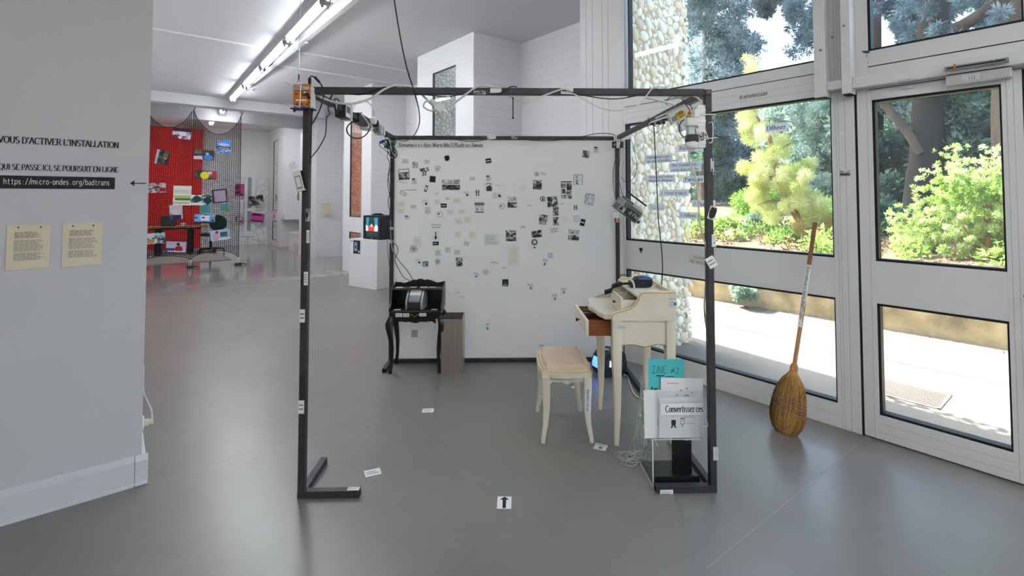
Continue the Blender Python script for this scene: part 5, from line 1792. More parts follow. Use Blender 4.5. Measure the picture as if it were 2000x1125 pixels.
PANEL = [
    (873, 309, 11, 12, 10, 'heart', 'black blob sticker just under the heading of the white sheet'),
    (792, 315, 13, 9, 0, 'faint', 'faint text slip at the far top left of the white sheet'),
    (811, 322, 12, 13, -5, 'light', 'faint grey print left of the black blob, near the sheet top'),
    (834, 316, 11, 8, 0, 'faint', 'faint text slip between the grey print and the black blob'),
    (855.5, 330, 14, 14, 0, 'fist', 'white sticker with a sketched round head, below the black blob'),
    (789, 340.5, 21, 21, 4, 'framed', 'black framed landscape photo at the left edge of the white sheet'),
    (827, 336.5, 15, 14, 8, 'letters', 'sticker with bold black letters right of the framed landscape photo'),
    (809.5, 353.5, 12, 12, 0, 'block', 'small square of bold black print below the framed landscape photo'),
    (845, 350, 11.5, 12, -4, 'darksq', 'plain dark grey square sticker left of the wide portrait print'),
    (881, 361, 36, 21, 0, 'half', 'wide black and white print, the widest picture on the white sheet'),
    (923, 349, 13, 11, 0, 'lines2', 'white slip right of the wide print'),
    (954.5, 348, 12, 12, 0, 'block', 'bold black text square above the raised hand sticker'),
    (954.5, 365, 20, 17, 0, 'hand', 'sticker of a dark raised hand under arched lettering'),
    (954, 314, 11, 9, 10, 'dark', 'tilted black label strip at the top middle of the white sheet'),
    (832, 368, 9.5, 13, -6, 'phone', 'sticker of a black telephone outline in the left part of the sheet'),
    (787.5, 377.5, 13, 7, -30, 'outline', 'tilted empty outlined label at the far left of the sheet'),
    (785.5, 356, 23, 4, -12, 'slip', 'slanting narrow slip under the framed landscape photo'),
    (853.5, 378, 11, 5, 20, 'slip', 'small slanting slip below the plain dark square'),
    (911, 379, 14, 12, 0, 'blot', 'white card with a small blot below the wide print'),
    (932.5, 376, 11, 14, 0, 'figures', 'sticker of two black figures left of the raised hand'),
    (973.5, 362, 12, 4, 0, 'slip', 'narrow slip right of the raised hand sticker'),
    (971, 382.5, 18, 14, -4, 'swirl', 'card of small print with a black swirl in the middle of the sheet'),
    (1000.5, 395, 19, 22, 0, 'half', 'portrait print split in a light and a dark half, mid sheet'),
    (980.5, 403, 13, 13, 0, 'ring', 'round sketch sticker below the black swirl card'),
    (936.5, 405.5, 21, 21, 0, 'poster', 'small poster of stacked bold headlines in the sheet centre'),
    (831, 396, 14, 14, 0, 'blot', 'card with a black blot below the telephone sticker'),
    (783.5, 399, 14, 11, 0, 'cream', 'upper of two cream notes at the far left'),
    (783, 412.5, 13, 11, 0, 'cream', 'lower of two cream notes at the far left'),
    (808, 404, 14, 12, 0, 'lines2', 'white slip left of the black blot card'),
    (853.5, 394.5, 12, 11, 4, 'cream', 'cream note above the short black label'),
    (866.5, 401.5, 11.5, 8, 0, 'dark', 'short black label with white letters below the wide print'),
    (874.5, 388, 12, 7, 0, 'lines2', 'white slip just above the short black label'),
    (892.5, 392, 17, 11, 0, 'cream', 'wider cream note right of the short black label'),
    (859, 418.5, 14, 14, 0, 'ring', 'round sketch sticker under the short black label'),
    (880, 414.5, 13, 12, 0, 'cream', 'cream note right of the round sketch sticker'),
    (902, 413, 13, 9, 0, 'cream', 'small cream note left of the headline poster'),
    (835.5, 411, 12, 14, 4, 'faint', 'faint white note below the black blot card'),
    (795.5, 424.5, 11.5, 8, 0, 'block', 'small two-line bold print below the two cream notes'),
    (913.5, 429, 14, 13, 0, 'cream', 'cream note below the headline poster'),
    (895.5, 432.5, 14, 11, 0, 'cream', 'cream note left of and below the headline poster note'),
    (851, 460.5, 13, 18, 0, 'arrowd', 'white card with a black arrow pointing down'),
    (851, 475.5, 12, 7, 2, 'dark', 'black label right under the downward arrow'),
    (816, 473, 15, 22, 6, 'cream', 'tilted tall cream note behind the fingerprint card'),
    (808, 486, 20, 17, 0, 'print', 'card with a grey fingerprint at the lower left'),
    (894.5, 458, 13, 13, 0, 'cream', 'square cream note right of the downward arrow'),
    (923, 459, 14, 14, 0, 'cream', 'square cream note, second to the right of the arrow'),
    (912, 476, 14, 11, -15, 'lines', 'tilted white note below the two square cream notes'),
    (960, 468, 29, 22, 0, 'faint', 'large faint sheet of columns right of the cream notes'),
    (875, 488, 13, 13, -6, 'lines', 'white note below and right of the arrow label'),
    (893, 493, 14, 12, -4, 'lines', 'white note beside the tilted note, lower middle'),
    (856, 494, 13, 14, 0, 'lines', 'white note directly below the arrow label'),
    (855, 511, 12, 15, 0, 'print', 'grey stamped card at the lower left, below the white note'),
    (817.5, 511, 13, 12, 8, 'blot', 'tilted blot card left of the small dark portrait'),
    (831, 515.5, 12, 11, 0, 'fine', 'small dark portrait square at the lower left'),
    (897, 511.5, 13, 18, 2, 'photo', 'dark upright photo in the lower middle of the sheet'),
    (966, 513, 18, 7, -6, 'slip', 'slip tilted below the large faint sheet'),
    (998, 460.5, 21, 21.5, 0, 'fine', 'black and white street print left of the balloon sticker'),
    (1003, 499, 23, 40, 0, 'stains', 'long cream sheet hanging below the street print'),
    (985.5, 523, 13, 6, 0, 'slip', 'slip at the foot of the long cream sheet'),
    (1144.5, 301, 14, 14, -10, 'photo', 'tilted dark photo near the top right corner'),
    (1165, 292.5, 13, 13, -10, 'block', 'tilted text square at the top right corner'),
    (1049.5, 361, 18, 19, 0, 'photo', 'dark square photo in the upper right middle'),
    (1048.5, 340, 13, 11, 0, 'print', 'faint stamp card above the dark square photo'),
    (1061, 339, 12, 8, -25, 'slip', 'slanting slip right of the faint stamp card'),
    (1129, 351.5, 18, 21.5, 0, 'table', 'ruled table print at the right of the sheet'),
    (1106, 371, 22, 35, 0, 'comic', 'tall comic-like grid of dark pictures'),
    (1151, 389, 20, 24, -8, 'light', 'tilted pale photo at the far right of the sheet'),
    (1060, 388.5, 11, 11, 0, 'badge', 'round black badge sticker below the dark square photo'),
    (1079, 394, 21, 21, 5, 'photo', 'tilted dark group photo left of the comic grid'),
    (1021.5, 367, 11, 11, -20, 'qmark', 'tilted card with a question mark'),
    (1124, 405, 10, 11, 0, 'figures', 'sticker of two black figures below the comic grid'),
    (1085.5, 412.5, 11.5, 18, 0, 'fine', 'narrow picture strip below the tilted group photo'),
    (1085.5, 432, 12.5, 17, 0, 'photo', 'dark upright picture under the narrow strip'),
    (1060.5, 429, 16, 20, -8, 'photo', 'tilted dark photo of standing shapes'),
    (1034.5, 401.5, 11, 4.5, 0, 'lines2', 'small grey label right of the half-dark portrait'),
    (1126, 427, 13, 13, 0, 'smiley', 'round smiling face sketch at the right'),
    (1138, 434.5, 9, 13, -15, 'dark', 'tilted black lettered label beside the smiling face'),
    (1103.5, 429, 14, 12, 30, 'blank', 'tilted blank slip left of the smiling face'),
    (1048.5, 457, 21, 14, 8, 'photo', 'tilted wide photo above the balloon sticker'),
    (1120.5, 459, 22, 21, -4, 'half', 'pale and dark photo at the lower right of the cluster'),
    (1083, 449.5, 20, 13, 10, 'lines', 'fan of white slips above the lower right photo'),
    (1044, 476, 14, 20, 0, 'balloon', 'black balloon-shaped sticker below the tilted wide photo'),
    (1021.5, 443.5, 12, 10, 0, 'blots', 'card with three grey blots'),
    (1075, 499, 13, 14, 0, 'lines', 'white card alone below the photo cluster'),
    (1064, 513, 14, 17, -18, 'code', 'tilted white card below the lone white card'),
    (1097.5, 398, 14, 5, 0, 'slip', 'slip between the group photo and the two figures'),
    (987, 552, 12, 13, 0, 'tree', 'black square sticker with a green triangle'),
    (1036.5, 560.5, 14, 14, 0, 'code', 'white card right of the green triangle sticker'),
    (952.5, 637.5, 11, 15, -3, 'bmark', 'white card with a bold black mark low on the sheet'),
    (930.5, 538, 13, 13, -18, 'code', 'tilted card, left one of a pair in the lower middle'),
    (949, 531, 13, 13, 25, 'lines', 'tilted card, right one of a pair in the lower middle'),
    (895, 571, 11, 4, 0, 'slip', 'upper of two tiny slips right of the black bureau'),
    (903, 580, 12, 4, 0, 'slip', 'lower of two tiny slips right of the black bureau'),
    (809.5, 651.5, 12.5, 14, 0, 'grey', 'grey square card behind the legs of the black bureau'),
    (1083.5, 581, 13, 15, 0, 'code', 'white card left of the cream desk, lower of two'),
    (1101, 568.5, 13, 14, 0, 'code', 'white card left of the cream desk, upper of two'),
    (1058, 675, 12, 7, 0, 'lines2', 'white card peeping over the stool seat'),
]
random.seed(77)
seen_spots = []
for i, (x, y, w_, h_, rot, kd, lb) in enumerate(PANEL):
    pc, pr = kind_prints(kd)
    p = at_v(x, y, SHEET_V)
    k = p.y / FOC
    lift = 0
    for (x2, y2, w2_, h2_) in seen_spots:
        if abs(x - x2) < (w_ + w2_) / 2 + 1 and abs(y - y2) < (h_ + h2_) / 2 + 1:
            lift += 1
    seen_spots.append((x, y, w_, h_))
    sheet('sticker' if w_ < 16 else 'print', lb, 'sticker' if w_ < 16 else 'print', fmtx(x, y, SHEET_V - lift * .002, rot), w_ * k, h_ * k, pc, pr, 'papers stuck on the white sheet')
# heading and the small loose captions printed straight on strips
k = at_v(860, 284, SHEET_V).y / FOC
sheet('title_strip', 'printed heading strip along the top of the white sheet', 'sign', fmtx(861, 284.5, SHEET_V), 168 * k, 13 * k, 'paper',
      [('txt', 'Bienvenu·e·x·s dans Worm:Win32/Badtrans.B@mm', -.488, -.24, 8.2 * k, '#4d4c4e', dict(nib=(.2, .08), width=164 * k))])
sheet('caption', 'two-line caption above the downward arrow', 'sign', fmtx(852.5, 441, SHEET_V), 21 * k, 9 * k, 'white_sheet', [('txt', 'Parcourez le', -.48, .1, 3.0 * k, 'grey_ink', dict(width=20 * k)), ('txt', 'protocole', -.38, -.45, 3.0 * k, 'grey_ink', dict(width=16 * k))], 'papers stuck on the white sheet')
sheet('caption', 'tiny blue-grey caption line left of the telephone sticker', 'sign', fmtx(803.5, 371, SHEET_V), 29 * k, 4 * k, 'white_sheet', [('lines', -.48, .48, -.4, .4, 1, mat('blue_grey_ink', '#7c7f97', .7))], 'papers stuck on the white sheet')

# ------------------------------------------------------------------ labels on the tubes of the frame
LAB = [
    (601.5, 340, .0, 10, 40, -12, 0, 'blank', None),
    (600.8, 420, 0, 8, 24, 0, 0, 'photo', 'narrow picture label high on the left front post'),
    (601.5, 462, 0, 6, 25, 0, 0, 'lines', 'narrow text label below the picture label on the left post'),
    (597.5, 544, 0, 8, 26, 0, 0, 'lines', 'white label halfway up the left front post'),
    (590.5, 617, 0, 10, 25, 0, 0, 'lines2', 'white label on the left post at bureau height'),
    (588.3, 795, 0, 11, 25, 0, 0, 'lines2', 'white label low on the left front post'),
    (968.5, 177, 0, 24, 11, 0, 0, 'outline', 'white tape label in the middle of the front top bar'),
    (937, 181, 0, 23, 7, 0, 0, 'fine', 'dark printed label on the front top bar, left of the tape label'),
    (1107.5, 177.5, 0, 24, 13, -3, 0, 'lines', 'white tape wound on the right half of the front top bar'),
    (1391.5, 416, 0, 15, 26, -18, 0, 'heart', 'white label with a black scribble on the right front post'),
    (1394, 470, 0, 8, 24, 0, 0, 'blot', 'white label under the scribbled one on the right front post'),
    (1389.5, 512, 0, 17, 22, 30, 0, 'lines2', 'tilted white note at mid height of the right front post'),
    (1398, 886, 0, 10, 25, 0, 0, 'grey', 'grey tape label low on the right front post'),
    (1302, 962.5, 0, 25, 11, 0, 0, 'lines2', 'white text label on the right foot stub'),
    (1391, 322, 0, 6, 25, 0, 0, 'phone', 'narrow label high on the right front post'),
]
for x, y, v, w_, h_, rot, _, kd, lb in LAB:
    if not lb:
        continue
    pc, pr = kind_prints(kd)
    k = at_v(x, y, v).y / FOC
    sheet('tape_label', lb, 'label', fmtx(x, y, v - .0022, rot), w_ * k, h_ * k, pc, pr, 'labels on the metal frame')
k = at_v(692, 960, 0).y / FOC
sheet('tape_label', 'white text label on top of the left foot stub', 'label', FM @ T(.258, .017, FT + .0008), .055, .026, 'paper', [('lines', -.45, .45, -.3, .3, 2, 'grey_ink')], 'labels on the metal frame')
k = at_v(960, 267, FD - FT).y / FOC
sheet('tape_label', 'ragged white tape piece on the back top bar', 'label', fmtx(960, 268, FD - FT - .0022, 8), 17 * k, 8 * k, 'tape', [], 'labels on the metal frame')
sheet('tape_label', 'black and white sticker on the back top bar', 'label', fmtx(1005, 268.5, FD - FT - .0022), 13 * k, 6 * k, 'photo_bw_fine', [], 'labels on the metal frame')
for y, lb in ((446, 'upper white tie on the left rear post'), (472, 'lower white tie on the left rear post')):
    k = at_v(764, y, FD - FT).y / FOC
    sheet('tape_label', lb, 'label', fmtx(764, y, FD - FT - .0022), 8 * k, 5 * k, 'paper', [('lines', -.4, .4, -.3, .3, 1, 'black_ink')], 'labels on the metal frame')

# ------------------------------------------------------------------ papers on the floor
for x, y, a_, w_, h_, kd, lb in ((836, 802, 4, .075, .06, 'lines2', 'small white paper on the floor in the middle of the frame'), (728, 923, 24, .08, .062, 'lines2', 'tilted white paper on the floor by the left foot'),
                                 (1173, 873.5, -24, .07, .07, 'code', 'white paper on the floor between stool and cream desk'), (1123, 757, -40, .05, .04, 'blank', 'torn white paper corner on the floor under the stool')):
    pc, pr = kind_prints(kd)
    p = at_z(x, y)
    sheet('floor_paper', lb, 'paper', T(p.x, p.y, .0006) @ R(a_), w_, h_, pc, pr)
p = at_z(985, 982)
sheet('arrow_sign', 'white floor paper with a black arrow pointing into the frame', 'sign', T(p.x, p.y, .0006) @ R(-1), .066, .092, 'paper',
      [('rect', -.12, .12, -.46, .3, 'black_ink'), ('poly', [(-.3, .22), (.3, .22), (.26, .3), (0, .47), (-.26, .3)], 'black_ink')])

# ------------------------------------------------------------------ small labels on furniture
DM = de.matrix_world
sheet('desk_label', 'white price-like label with text on the side of the cream desk', 'label', DM @ T(D1 - .014, V0 - .0065, .81) @ R(90, 'X'), .045, .062, 'paper', [('txt', 'ADN·OE', -.44, .3, .009, 'navy_ink', dict(width=.038)), ('lines', -.44, .3, -.35, .2, 5, 'grey_ink'), ('rect', .12, .44, -.22, .06, 'grey_ink')])
sheet('desk_label', 'faint narrow label on the front leg of the cream desk', 'label', DM @ T(D0 + .05, V0 - .0008, .672) @ R(90, 'X'), .058, .022, 'paper_faint', [('lines', -.4, .4, -.3, .3, 2, 'grey_ink')])
SMt = st.matrix_world
mm = SMt @ T(.121, -.2125, .24) @ R(90, 'X') @ R(-92)
sheet('leg_label', 'white strip reading along the front leg of the stool', 'label', mm @ T(0, 0, .0045), .145, .036, 'paper', [('txt', 'Imprimez-écrous', -.45, -.28, .02, 'black_ink', dict(width=.13))])
sheet('leg_label', 'tiny grey label on the left rear leg of the stool', 'label', SMt @ T(-.117, .172, .13) @ R(90, 'X'), .026, .012, 'paper_faint', [('lines', -.4, .4, -.3, .3, 1, 'grey_ink')])
k = .0044
BMt = bd.matrix_world
for x, z, w_, h_, lb in ((-.13, .469, .055, .03, 'white label at the left end of the bureau drawer'), (-.072, .468, .05, .03, 'white label left of the gilt pull of the bureau'), (.062, .471, .056, .026, 'white label right of the gilt pull of the bureau')):
    sheet('bureau_label', lb, 'label', BMt @ T(x, -.1305, z) @ R(90, 'X'), w_, h_, 'paper', [('lines', -.4, .4, -.35, .35, 2, 'grey_ink')], 'labels on the black bureau')
for x, y, z, w_, h_, a_, lb in ((-.15, -.1, .505, .055, .035, 8, 'white slip lying at the left on the bureau top'), (.15, -.1, .505, .045, .04, -6, 'white slip lying at the right on the bureau top'), (-.15, -.01, .6685, .055, .045, 4, 'white slip at the left end of the bureau shelf'),
                                (-.035, .0, .6685, .055, .04, 0, 'white slip left of the knob on the bureau shelf'), (.05, .0, .6685, .06, .05, 3, 'white slip right of the knob on the bureau shelf'), (.12, .0, .6685, .055, .03, 0, 'white slip at the right end of the bureau shelf')):
    sheet('bureau_label', lb, 'label', BMt @ T(x, y, z) @ R(a_), w_, h_, 'paper', [('lines', -.4, .4, -.3, .3, 2, 'faint_ink')], 'labels on the black bureau')
sheet('bin_sticker', 'black and white picture sticker on the steel bin', 'sticker', bn.matrix_world @ T(-.005, -.0915, .325) @ R(90, 'X'), .095, .105, 'paper', [('rect', -.46, .46, .05, .46, 'photo_light'), ('arc', 0, .18, .24, .08, 'grey_ink', 20, 170), ('rect', -.46, .46, -.44, .05, 'photo_bw_fine')])

# ------------------------------------------------------------------ papers on the glass and the window rails
def wmtx(px, py, rot=0, n_=WN + .0485):
    return frame_mtx(at_n(px, py, n_), (-SX, -SY, 0), (-NX, -NY, 0)) @ R(rot)


def wsize(px, py, n_=WN + .0485):
    """metres per pixel along and up the window plane at a point"""
    a_, b_, c_ = at_n(px - 1, py, n_), at_n(px + 1, py, n_), at_n(px, py - 2, n_)
    return (b_ - a_).length / 2, (c_ - at_n(px, py, n_)).length / 2


leaf_mat('film', '#e6e9ee', '#eceef2', .6)
GL = [
    (1349, 288, 52, 15, [('Racontez-la', 1, 0)], 'lettered strip reading at the top right of the pebble-wall pane', 'black_ink', .55),
    (1286, 310, 54, 16, [('Contaminé·e par', 0, .5), ('un ver d\'oreille', 0, -.5)], 'two-line strip at the left of the tall pane', 'grey_ink', 1),
    (1338, 326, 62, 19, [('Une chanson vous', 0, .5), ('reste dans la tête', 0, -.5)], 'two-line strip beside the bent cable on the tall pane', 'grey_ink', 1),
    (1291, 348.5, 55, 14, [('Vous avez connu', 0, .5), ('Nathalie Magnan', 0, -.5)], 'two-line strip below the left one on the tall pane', 'grey_ink', 1),
    (1361, 350, 56, 14, [('Partagez-la', 0, 0)], 'lettered strip passing behind the right front post', 'black_ink', 1),
    (1316, 377, 58, 13, [('1- Prenez le micro', 0, 0)], 'numbered strip, first of three instructions on the pane', 'grey_ink', 1),
    (1374, 398, 46, 14, [('2- Appuyez', 0, 0)], 'numbered strip, second of three instructions on the pane', 'grey_ink', 1),
    (1344, 420.5, 36, 13, [('3- Diffusez', 0, 0)], 'numbered strip, third of three instructions on the pane', 'black_ink', 1),
    (1516, 249, 43, 17, [('Diffusez', 0, 0)], 'strip alone on the pane in front of the young pine', 'black_ink', 1),
    (1284, 405, 28, 12, [('Station signal', 0, 0)], 'small pale strip low on the pebble-wall pane', 'faint_ink', 1),
]
for i, (x, y, w_, h_, tx, lb, c_, _) in enumerate(GL):
    kx, ky = wsize(x, y)
    W_, H_ = w_ * kx, h_ * ky
    pr = []
    for s, _, row in tx:
        hh = H_ * (.5 if len(tx) == 1 else .3)
        if len(s) > 12 and len(tx) == 1 and 'Station' in s:
            hh *= .5
        pr.append(('txt', s, -.42, (row * .5 - .22 * (1 if len(tx) == 1 else .75)) if len(tx) > 1 else -.25, hh, c_, dict(width=W_ * .84 * min(1, len(s) / max(len(q[0]) for q in tx) + .05), nib=(.17, .06))))
    sheet('lettered_strip', lb, 'sign', wmtx(x, y), W_, H_, 'film', pr, 'lettered strips on the window')
for x, y, w_, h_, lb in ((1319, 313.5, 14, 4, 'tiny strip beside the two-line strip on the tall pane'), (1552, 236, 20, 4, 'tiny clear strip right of the strip by the pine')):
    kx, ky = wsize(x, y)
    sheet('lettered_strip', lb, 'sign', wmtx(x, y), w_ * kx, h_ * ky, 'film', [('lines', -.45, .45, -.4, .4, 1, 'faint_ink')], 'lettered strips on the window')
n0 = WN - .0022
kx, ky = wsize(1471, 186, n0)
sheet('lettered_strip', 'italic lettered strip on the white transom above the tall pane', 'sign', wmtx(1471, 187, 0, n0), 60 * kx, 15 * ky, 'white_alu', [('txt', 'transmission', -.46, -.2, 9 * ky, 'grey_ink', dict(width=54 * kx, slant=.25, serif=False, nib=(.2, .09)))])
kx, ky = wsize(1369, 509, n0)
sheet('lettered_strip', 'handwritten beige strip on the middle rail of the tall window', 'sign', wmtx(1368, 508, -4, n0), 45 * kx, 18 * ky, mat('strip_beige', '#dedad0', .7), [('txt', 'raconter', -.3, .08, 6 * ky, '#4a3f3a', dict(width=22 * kx, serif=False, nib=(.09, .09))), ('txt', 'des absurdités', -.45, -.42, 7 * ky, '#4a3f3a', dict(width=40 * kx, serif=False, nib=(.09, .09)))])
kx, ky = wsize(1252, 490, n0)
sheet('sticker', 'tiny black and white sticker at the left of the middle rail', 'sticker', wmtx(1252, 490, 0, n0), 8 * kx, 13 * ky, 'paper', [('rect', -.4, .4, .0, .45, 'black_ink'), ('disc', 0, -.15, .25, 'grey_ink')])
n0 = WN - .0022
for x, y, w_, h_, kd, lb in ((1650.5, 338, 21, 11, 'half', 'small black and white sticker on the window post'), (1638, 261, 18, 4, 'slip', 'narrow pale strip on the window post')):
    pc, pr = kind_prints(kd)
    kx, ky = wsize(x, y, n0)
    sheet('sticker', lb, 'sticker', wmtx(x, y, 0, n0), w_ * kx, h_ * ky, pc, pr)

# ------------------------------------------------------------------ lettering and notes on the left wall
def lmtx(px, py, rot=0, off=.0012):
    return frame_mtx(at_s(px, py, 3.11 - off), (NX, NY, 0), (-SX, -SY, 0)) @ R(rot)


def wall_line(s, n0, n1, z, cap, label):
    mb_ = MB()
    write(mb_, s, 0, 0, cap, 0, 'black_ink', nib=(.24, .075), width=n1 - n0)
    o_ = mb_.build('wall_lettering', None, frame_mtx(BM @ Vector((n0, 3.1085, z)), (NX, NY, 0), (-SX, -SY, 0)))
    tag(o_, label, 'lettering')


wall_line("VOUS D'ACTIVER L'INSTALLATION", -.392, .023, 1.662, .029, 'upper line of black serif capitals on the left wall')
wall_line('QUI SE PASSE ICI, SE POURSUIT EN LIGNE', -.388, .024, 1.543, .025, 'lower line of black serif capitals on the left wall')
bar_ = sheet('address_sign', 'black strip with a white web address on the left wall', 'sign', frame_mtx(BM @ Vector((-.215, 3.109, 1.488)), (NX, NY, 0), (-SX, -SY, 0)), .455, .058, 'black_ink',
             [('txt', 'https://micro-ondes.org/badtrans', -.345, -.16, .026, 'paper', dict(nib=(.1, .1), serif=False, mono=.66, gap=0, width=.365))])
for n_, lb in ((-.284, 'left one of two beige typed sheets pinned to the left wall'), (-.101, 'right one of two beige typed sheets pinned to the left wall')):
    e = empty('pinned_sheet', frame_mtx(BM @ Vector((n_, 3.107, 1.197)), (NX, NY, 0), (-SX, -SY, 0)), lb, 'sheet', 'beige sheets on the left wall')
    sheet('sheet', '', '', T(0, 0, 0), .142, .2, 'paper_beige', [('lines', -.33, .32, .2, .34, 6, 'black_ink'), ('lines', -.34, .4, -.1, .16, 12, 'grey_ink'), ('lines', -.34, .38, -.3, -.13, 8, 'grey_ink')], parent=e, th=.002)
    for x in (-.035, .038):
        part('pin', e, lambda m: m.lathe([(.0032, .002), (.0032, .006), (0, .0065)], 'black_ink', 8, (x, .088, 0)))
sheet('arrow_card', 'white card with a black arrow pointing left at the wall corner', 'sign', frame_mtx(BM @ Vector((.098, 3.109, 1.49)), (NX, NY, 0), (-SX, -SY, 0)), .078, .048, 'left_wall_shaded', [('rect', -.15, .48, -.05, .05, 'black_ink'), ('poly', [(-.36, 0), (-.12, .3), (-.1, .3), (-.14, 0), (-.1, -.3), (-.12, -.3)], 'black_ink')])
so = empty('wall_socket', frame_mtx(BM @ Vector((.147, 3.25, .24)), (SX, SY, 0), (NX, NY, 0)), 'white wall socket with plug and cable at the end of the left wall', 'socket')
part('plate', so, lambda m: m.lathe([(.04, 0), (.04, .008), (.034, .012), (0, .012)], 'socket_white', 20))
part('plug', so, lambda m: (m.lathe([(.019, .012), (.019, .03), (.014, .034), (.014, .046)], 'cable_cream', 14), m.box(-.012, .012, -.012, .02, .046, .052, 'cable_cream')))
part('cable', so, lambda m: m.tube([(0, .015, .045), (0, .05, .044), (0, .1, .028), (0, .15, .01), (0, .2, .005), (0, .3, .005)], .004, 'cable_white', 6))


# ------------------------------------------------------------------ electronics on the frame
def cab(label, pts, r=.0028, m='cable_black', name='cable', group=None, k=6):
    """pts: (px, py, v) on the photograph with the depth v inside the frame"""
    mb_ = MB()
    P = [at_v(x, y, v) for x, y, v in pts]
    b0 = P[-1].copy()
    mb_.T = T(*(-b0))
    mb_.tube(P, r, m, k, 5)
    o_ = mb_.build(name, None, T(*b0))
    return tag(o_, label, 'cable', group)


# orange amplifier board with aerial
ob = empty('amplifier_board', FM @ T(.008, -.004, 1.85), 'orange circuit board with an aerial, strapped on the left front corner', 'circuit board')
part('tray', ob, lambda m: m.box(-.055, .05, -.03, .03, -.008, -.003, 'plastic_black'))
for x in (-.038, .03):
    part('standoff', ob, lambda m: m.box(x - .004, x + .004, -.025, -.017, -.022, -.008, 'plastic_black'))
part('blue_tie', ob, lambda m: (m.tube([(-.035, -.031, .0), (0, -.033, .003), (.025, -.031, -.004)], .0028, 'cable_tie_blue', 6), m.tube([(-.03, -.032, -.005), (.005, -.034, -.004), (.028, -.031, -.001)], .0022, 'cable_tie_blue', 6)))
obb = part('board', ob, lambda m: m.box(-.042, .042, -.026, -.022, 0, .112, 'orange_board'))
part('side_plate', ob, lambda m: m.box(.04, .046, -.03, .02, -.008, .1, 'plastic_white'))
part('silver_strip', obb, lambda m: (m.box(-.046, .036, -.034, -.026, .082, .098, 'plastic_silver'), m.box(-.036, .012, -.0348, -.034, .088, .092, 'grey_ink')))
part('label_strip', obb, lambda m: m.box(-.03, .02, -.0275, -.026, .03, .038, 'paper'))
part('white_tie', ob, lambda m: m.tube([(-.004, -.036, .108), (-.005, -.036, .05), (-.008, -.034, -.004)], .0025, 'plastic_white', 6))
part('dial', obb, lambda m: m.lathe([(.0, -.016), (.007, -.015), (.008, -.004), (.009, 0)], 'chrome', 12, (.014, -.026, .068), 'y'))
part('capacitor', obb, lambda m: (m.lathe([(.008, -.012), (.008, 0)], 'plastic_black', 12, (.026, -.026, .06), 'y'), m.lathe([(.007, -.012), (.007, 0)], 'plastic_black', 12, (.035, -.026, .045), 'y')))
part('chips', obb, lambda m: [m.box(x, x + .009, -.028, -.026, z, z + .006, 'plastic_dark') for x, z in ((-.032, .06), (-.012, .058), (.002, .055), (-.03, .012), (.02, .012), (.03, .02), (-.005, .012), (.024, .08))])
aeb = part('aerial_base', ob, lambda m: (m.lathe([(.006, 0), (.006, .03), (.004, .034)], 'chrome', 10, (-.02, -.02, .1)), m.lathe([(.0035, .034), (.0035, .06)], 'plastic_black', 8, (-.02, -.02, .1))))
part('aerial', aeb, lambda m: (m.tube([(-.02, -.02, .16), (-.019, -.02, .33)], .003, 'chrome', 8, 1), m.tube([(-.019, -.02, .33), (-.017, -.02, .55)], .002, 'chrome', 8, 1), m.tube([(-.017, -.02, .55), (-.015, -.02, .8)], .0013, 'chrome', 6, 1)))
part('zip_tail', ob, lambda m: (m.tube([(.0, -.034, .1), (-.04, -.034, .108), (-.085, -.03, .118)], .002, 'plastic_white', 5), m.tube([(-.01, -.034, .0), (-.05, -.032, .01), (-.07, -.03, .014)], .002, 'plastic_white', 5)))
part('jack_plug', ob, lambda m: (m.box(.026, .038, -.024, -.012, .1, .142, 'plastic_black'), m.tube([(.032, -.018, .142), (.038, -.018, .152), (.055, -.018, .148)], .003, 'cable_black', 6), m.tube([(.055, -.018, .148), (.078, -.018, .122)], .0062, 'plastic_black', 8, 1), m.tube([(.078, -.018, .122), (.085, -.01, .11), (.086, .0, .1)], .003, 'cable_black', 6)))

# things taped along the left top bar
def bar_point(v, du=0.0, dz=0.0):
    return FM @ T(FT / 2 + du, v, FH - FT / 2 + dz)


pa = empty('power_adapter', bar_point(.55), 'black power adapter with a white label strapped to the left top bar', 'power adapter')
brk = part('brick', pa, lambda m: m.box(-.03, .032, -.05, .05, -.05, .034, 'plastic_black'), bevel=.004)
part('label', brk, lambda m: (m.box(.0325, .0335, -.045, .045, -.045, .03, 'paper'), m.box(.0336, .034, -.035, .035, -.02, .02, 'grey_ink')))
part('strap', pa, lambda m: m.box(-.035, .036, .055, .075, -.056, .04, 'tape'))
tp = empty('tape_wrap', bar_point(.38), 'white tape wound round the left top bar with cables', 'tape')
part('wrap', tp, lambda m: m.box(-.022, .022, -.02, .022, -.024, .022, 'tape'), bevel=.003)
part('cable_loop', tp, lambda m: (m.tube([(.026, -.05, .02), (.034, -.06, -.03), (.03, -.03, -.055), (.028, .0, -.03), (.03, .01, .02), (.02, -.03, .03), (.026, -.05, .02)], .003, 'cable_black', 6), m.tube([(.024, -.07, .01), (.03, -.05, -.045), (.03, -.02, -.05), (.028, -.01, .0)], .003, 'cable_black', 6)))
ps_ = empty('power_strip', bar_point(1.02), 'black power strip with a white plug on the left top bar', 'power strip')
part('body', ps_, lambda m: m.box(-.026, .03, -.22, .2, -.034, .03, 'plastic_black'), bevel=.006)
part('white_plug', ps_, lambda m: (m.lathe([(.028, .0), (.028, .03), (.02, .036), (.0, .037)], 'plastic_white', 18, (.03, .06, .02), 'x'), m.tube([(.05, .06, .05), (.045, .05, .1), (.02, .0, .14), (-.01, -.12, .12), (-.01, -.25, .04)], .0035, 'cable_cream', 6)))
part('black_plug', ps_, lambda m: m.lathe([(.026, .0), (.026, .026), (.016, .034)], 'plastic_black', 16, (.03, .14, .01), 'x'))
part('clear_tape', ps_, lambda m: m.box(-.03, .035, -.02, .09, -.05, -.01, 'tape'), bevel=.004)
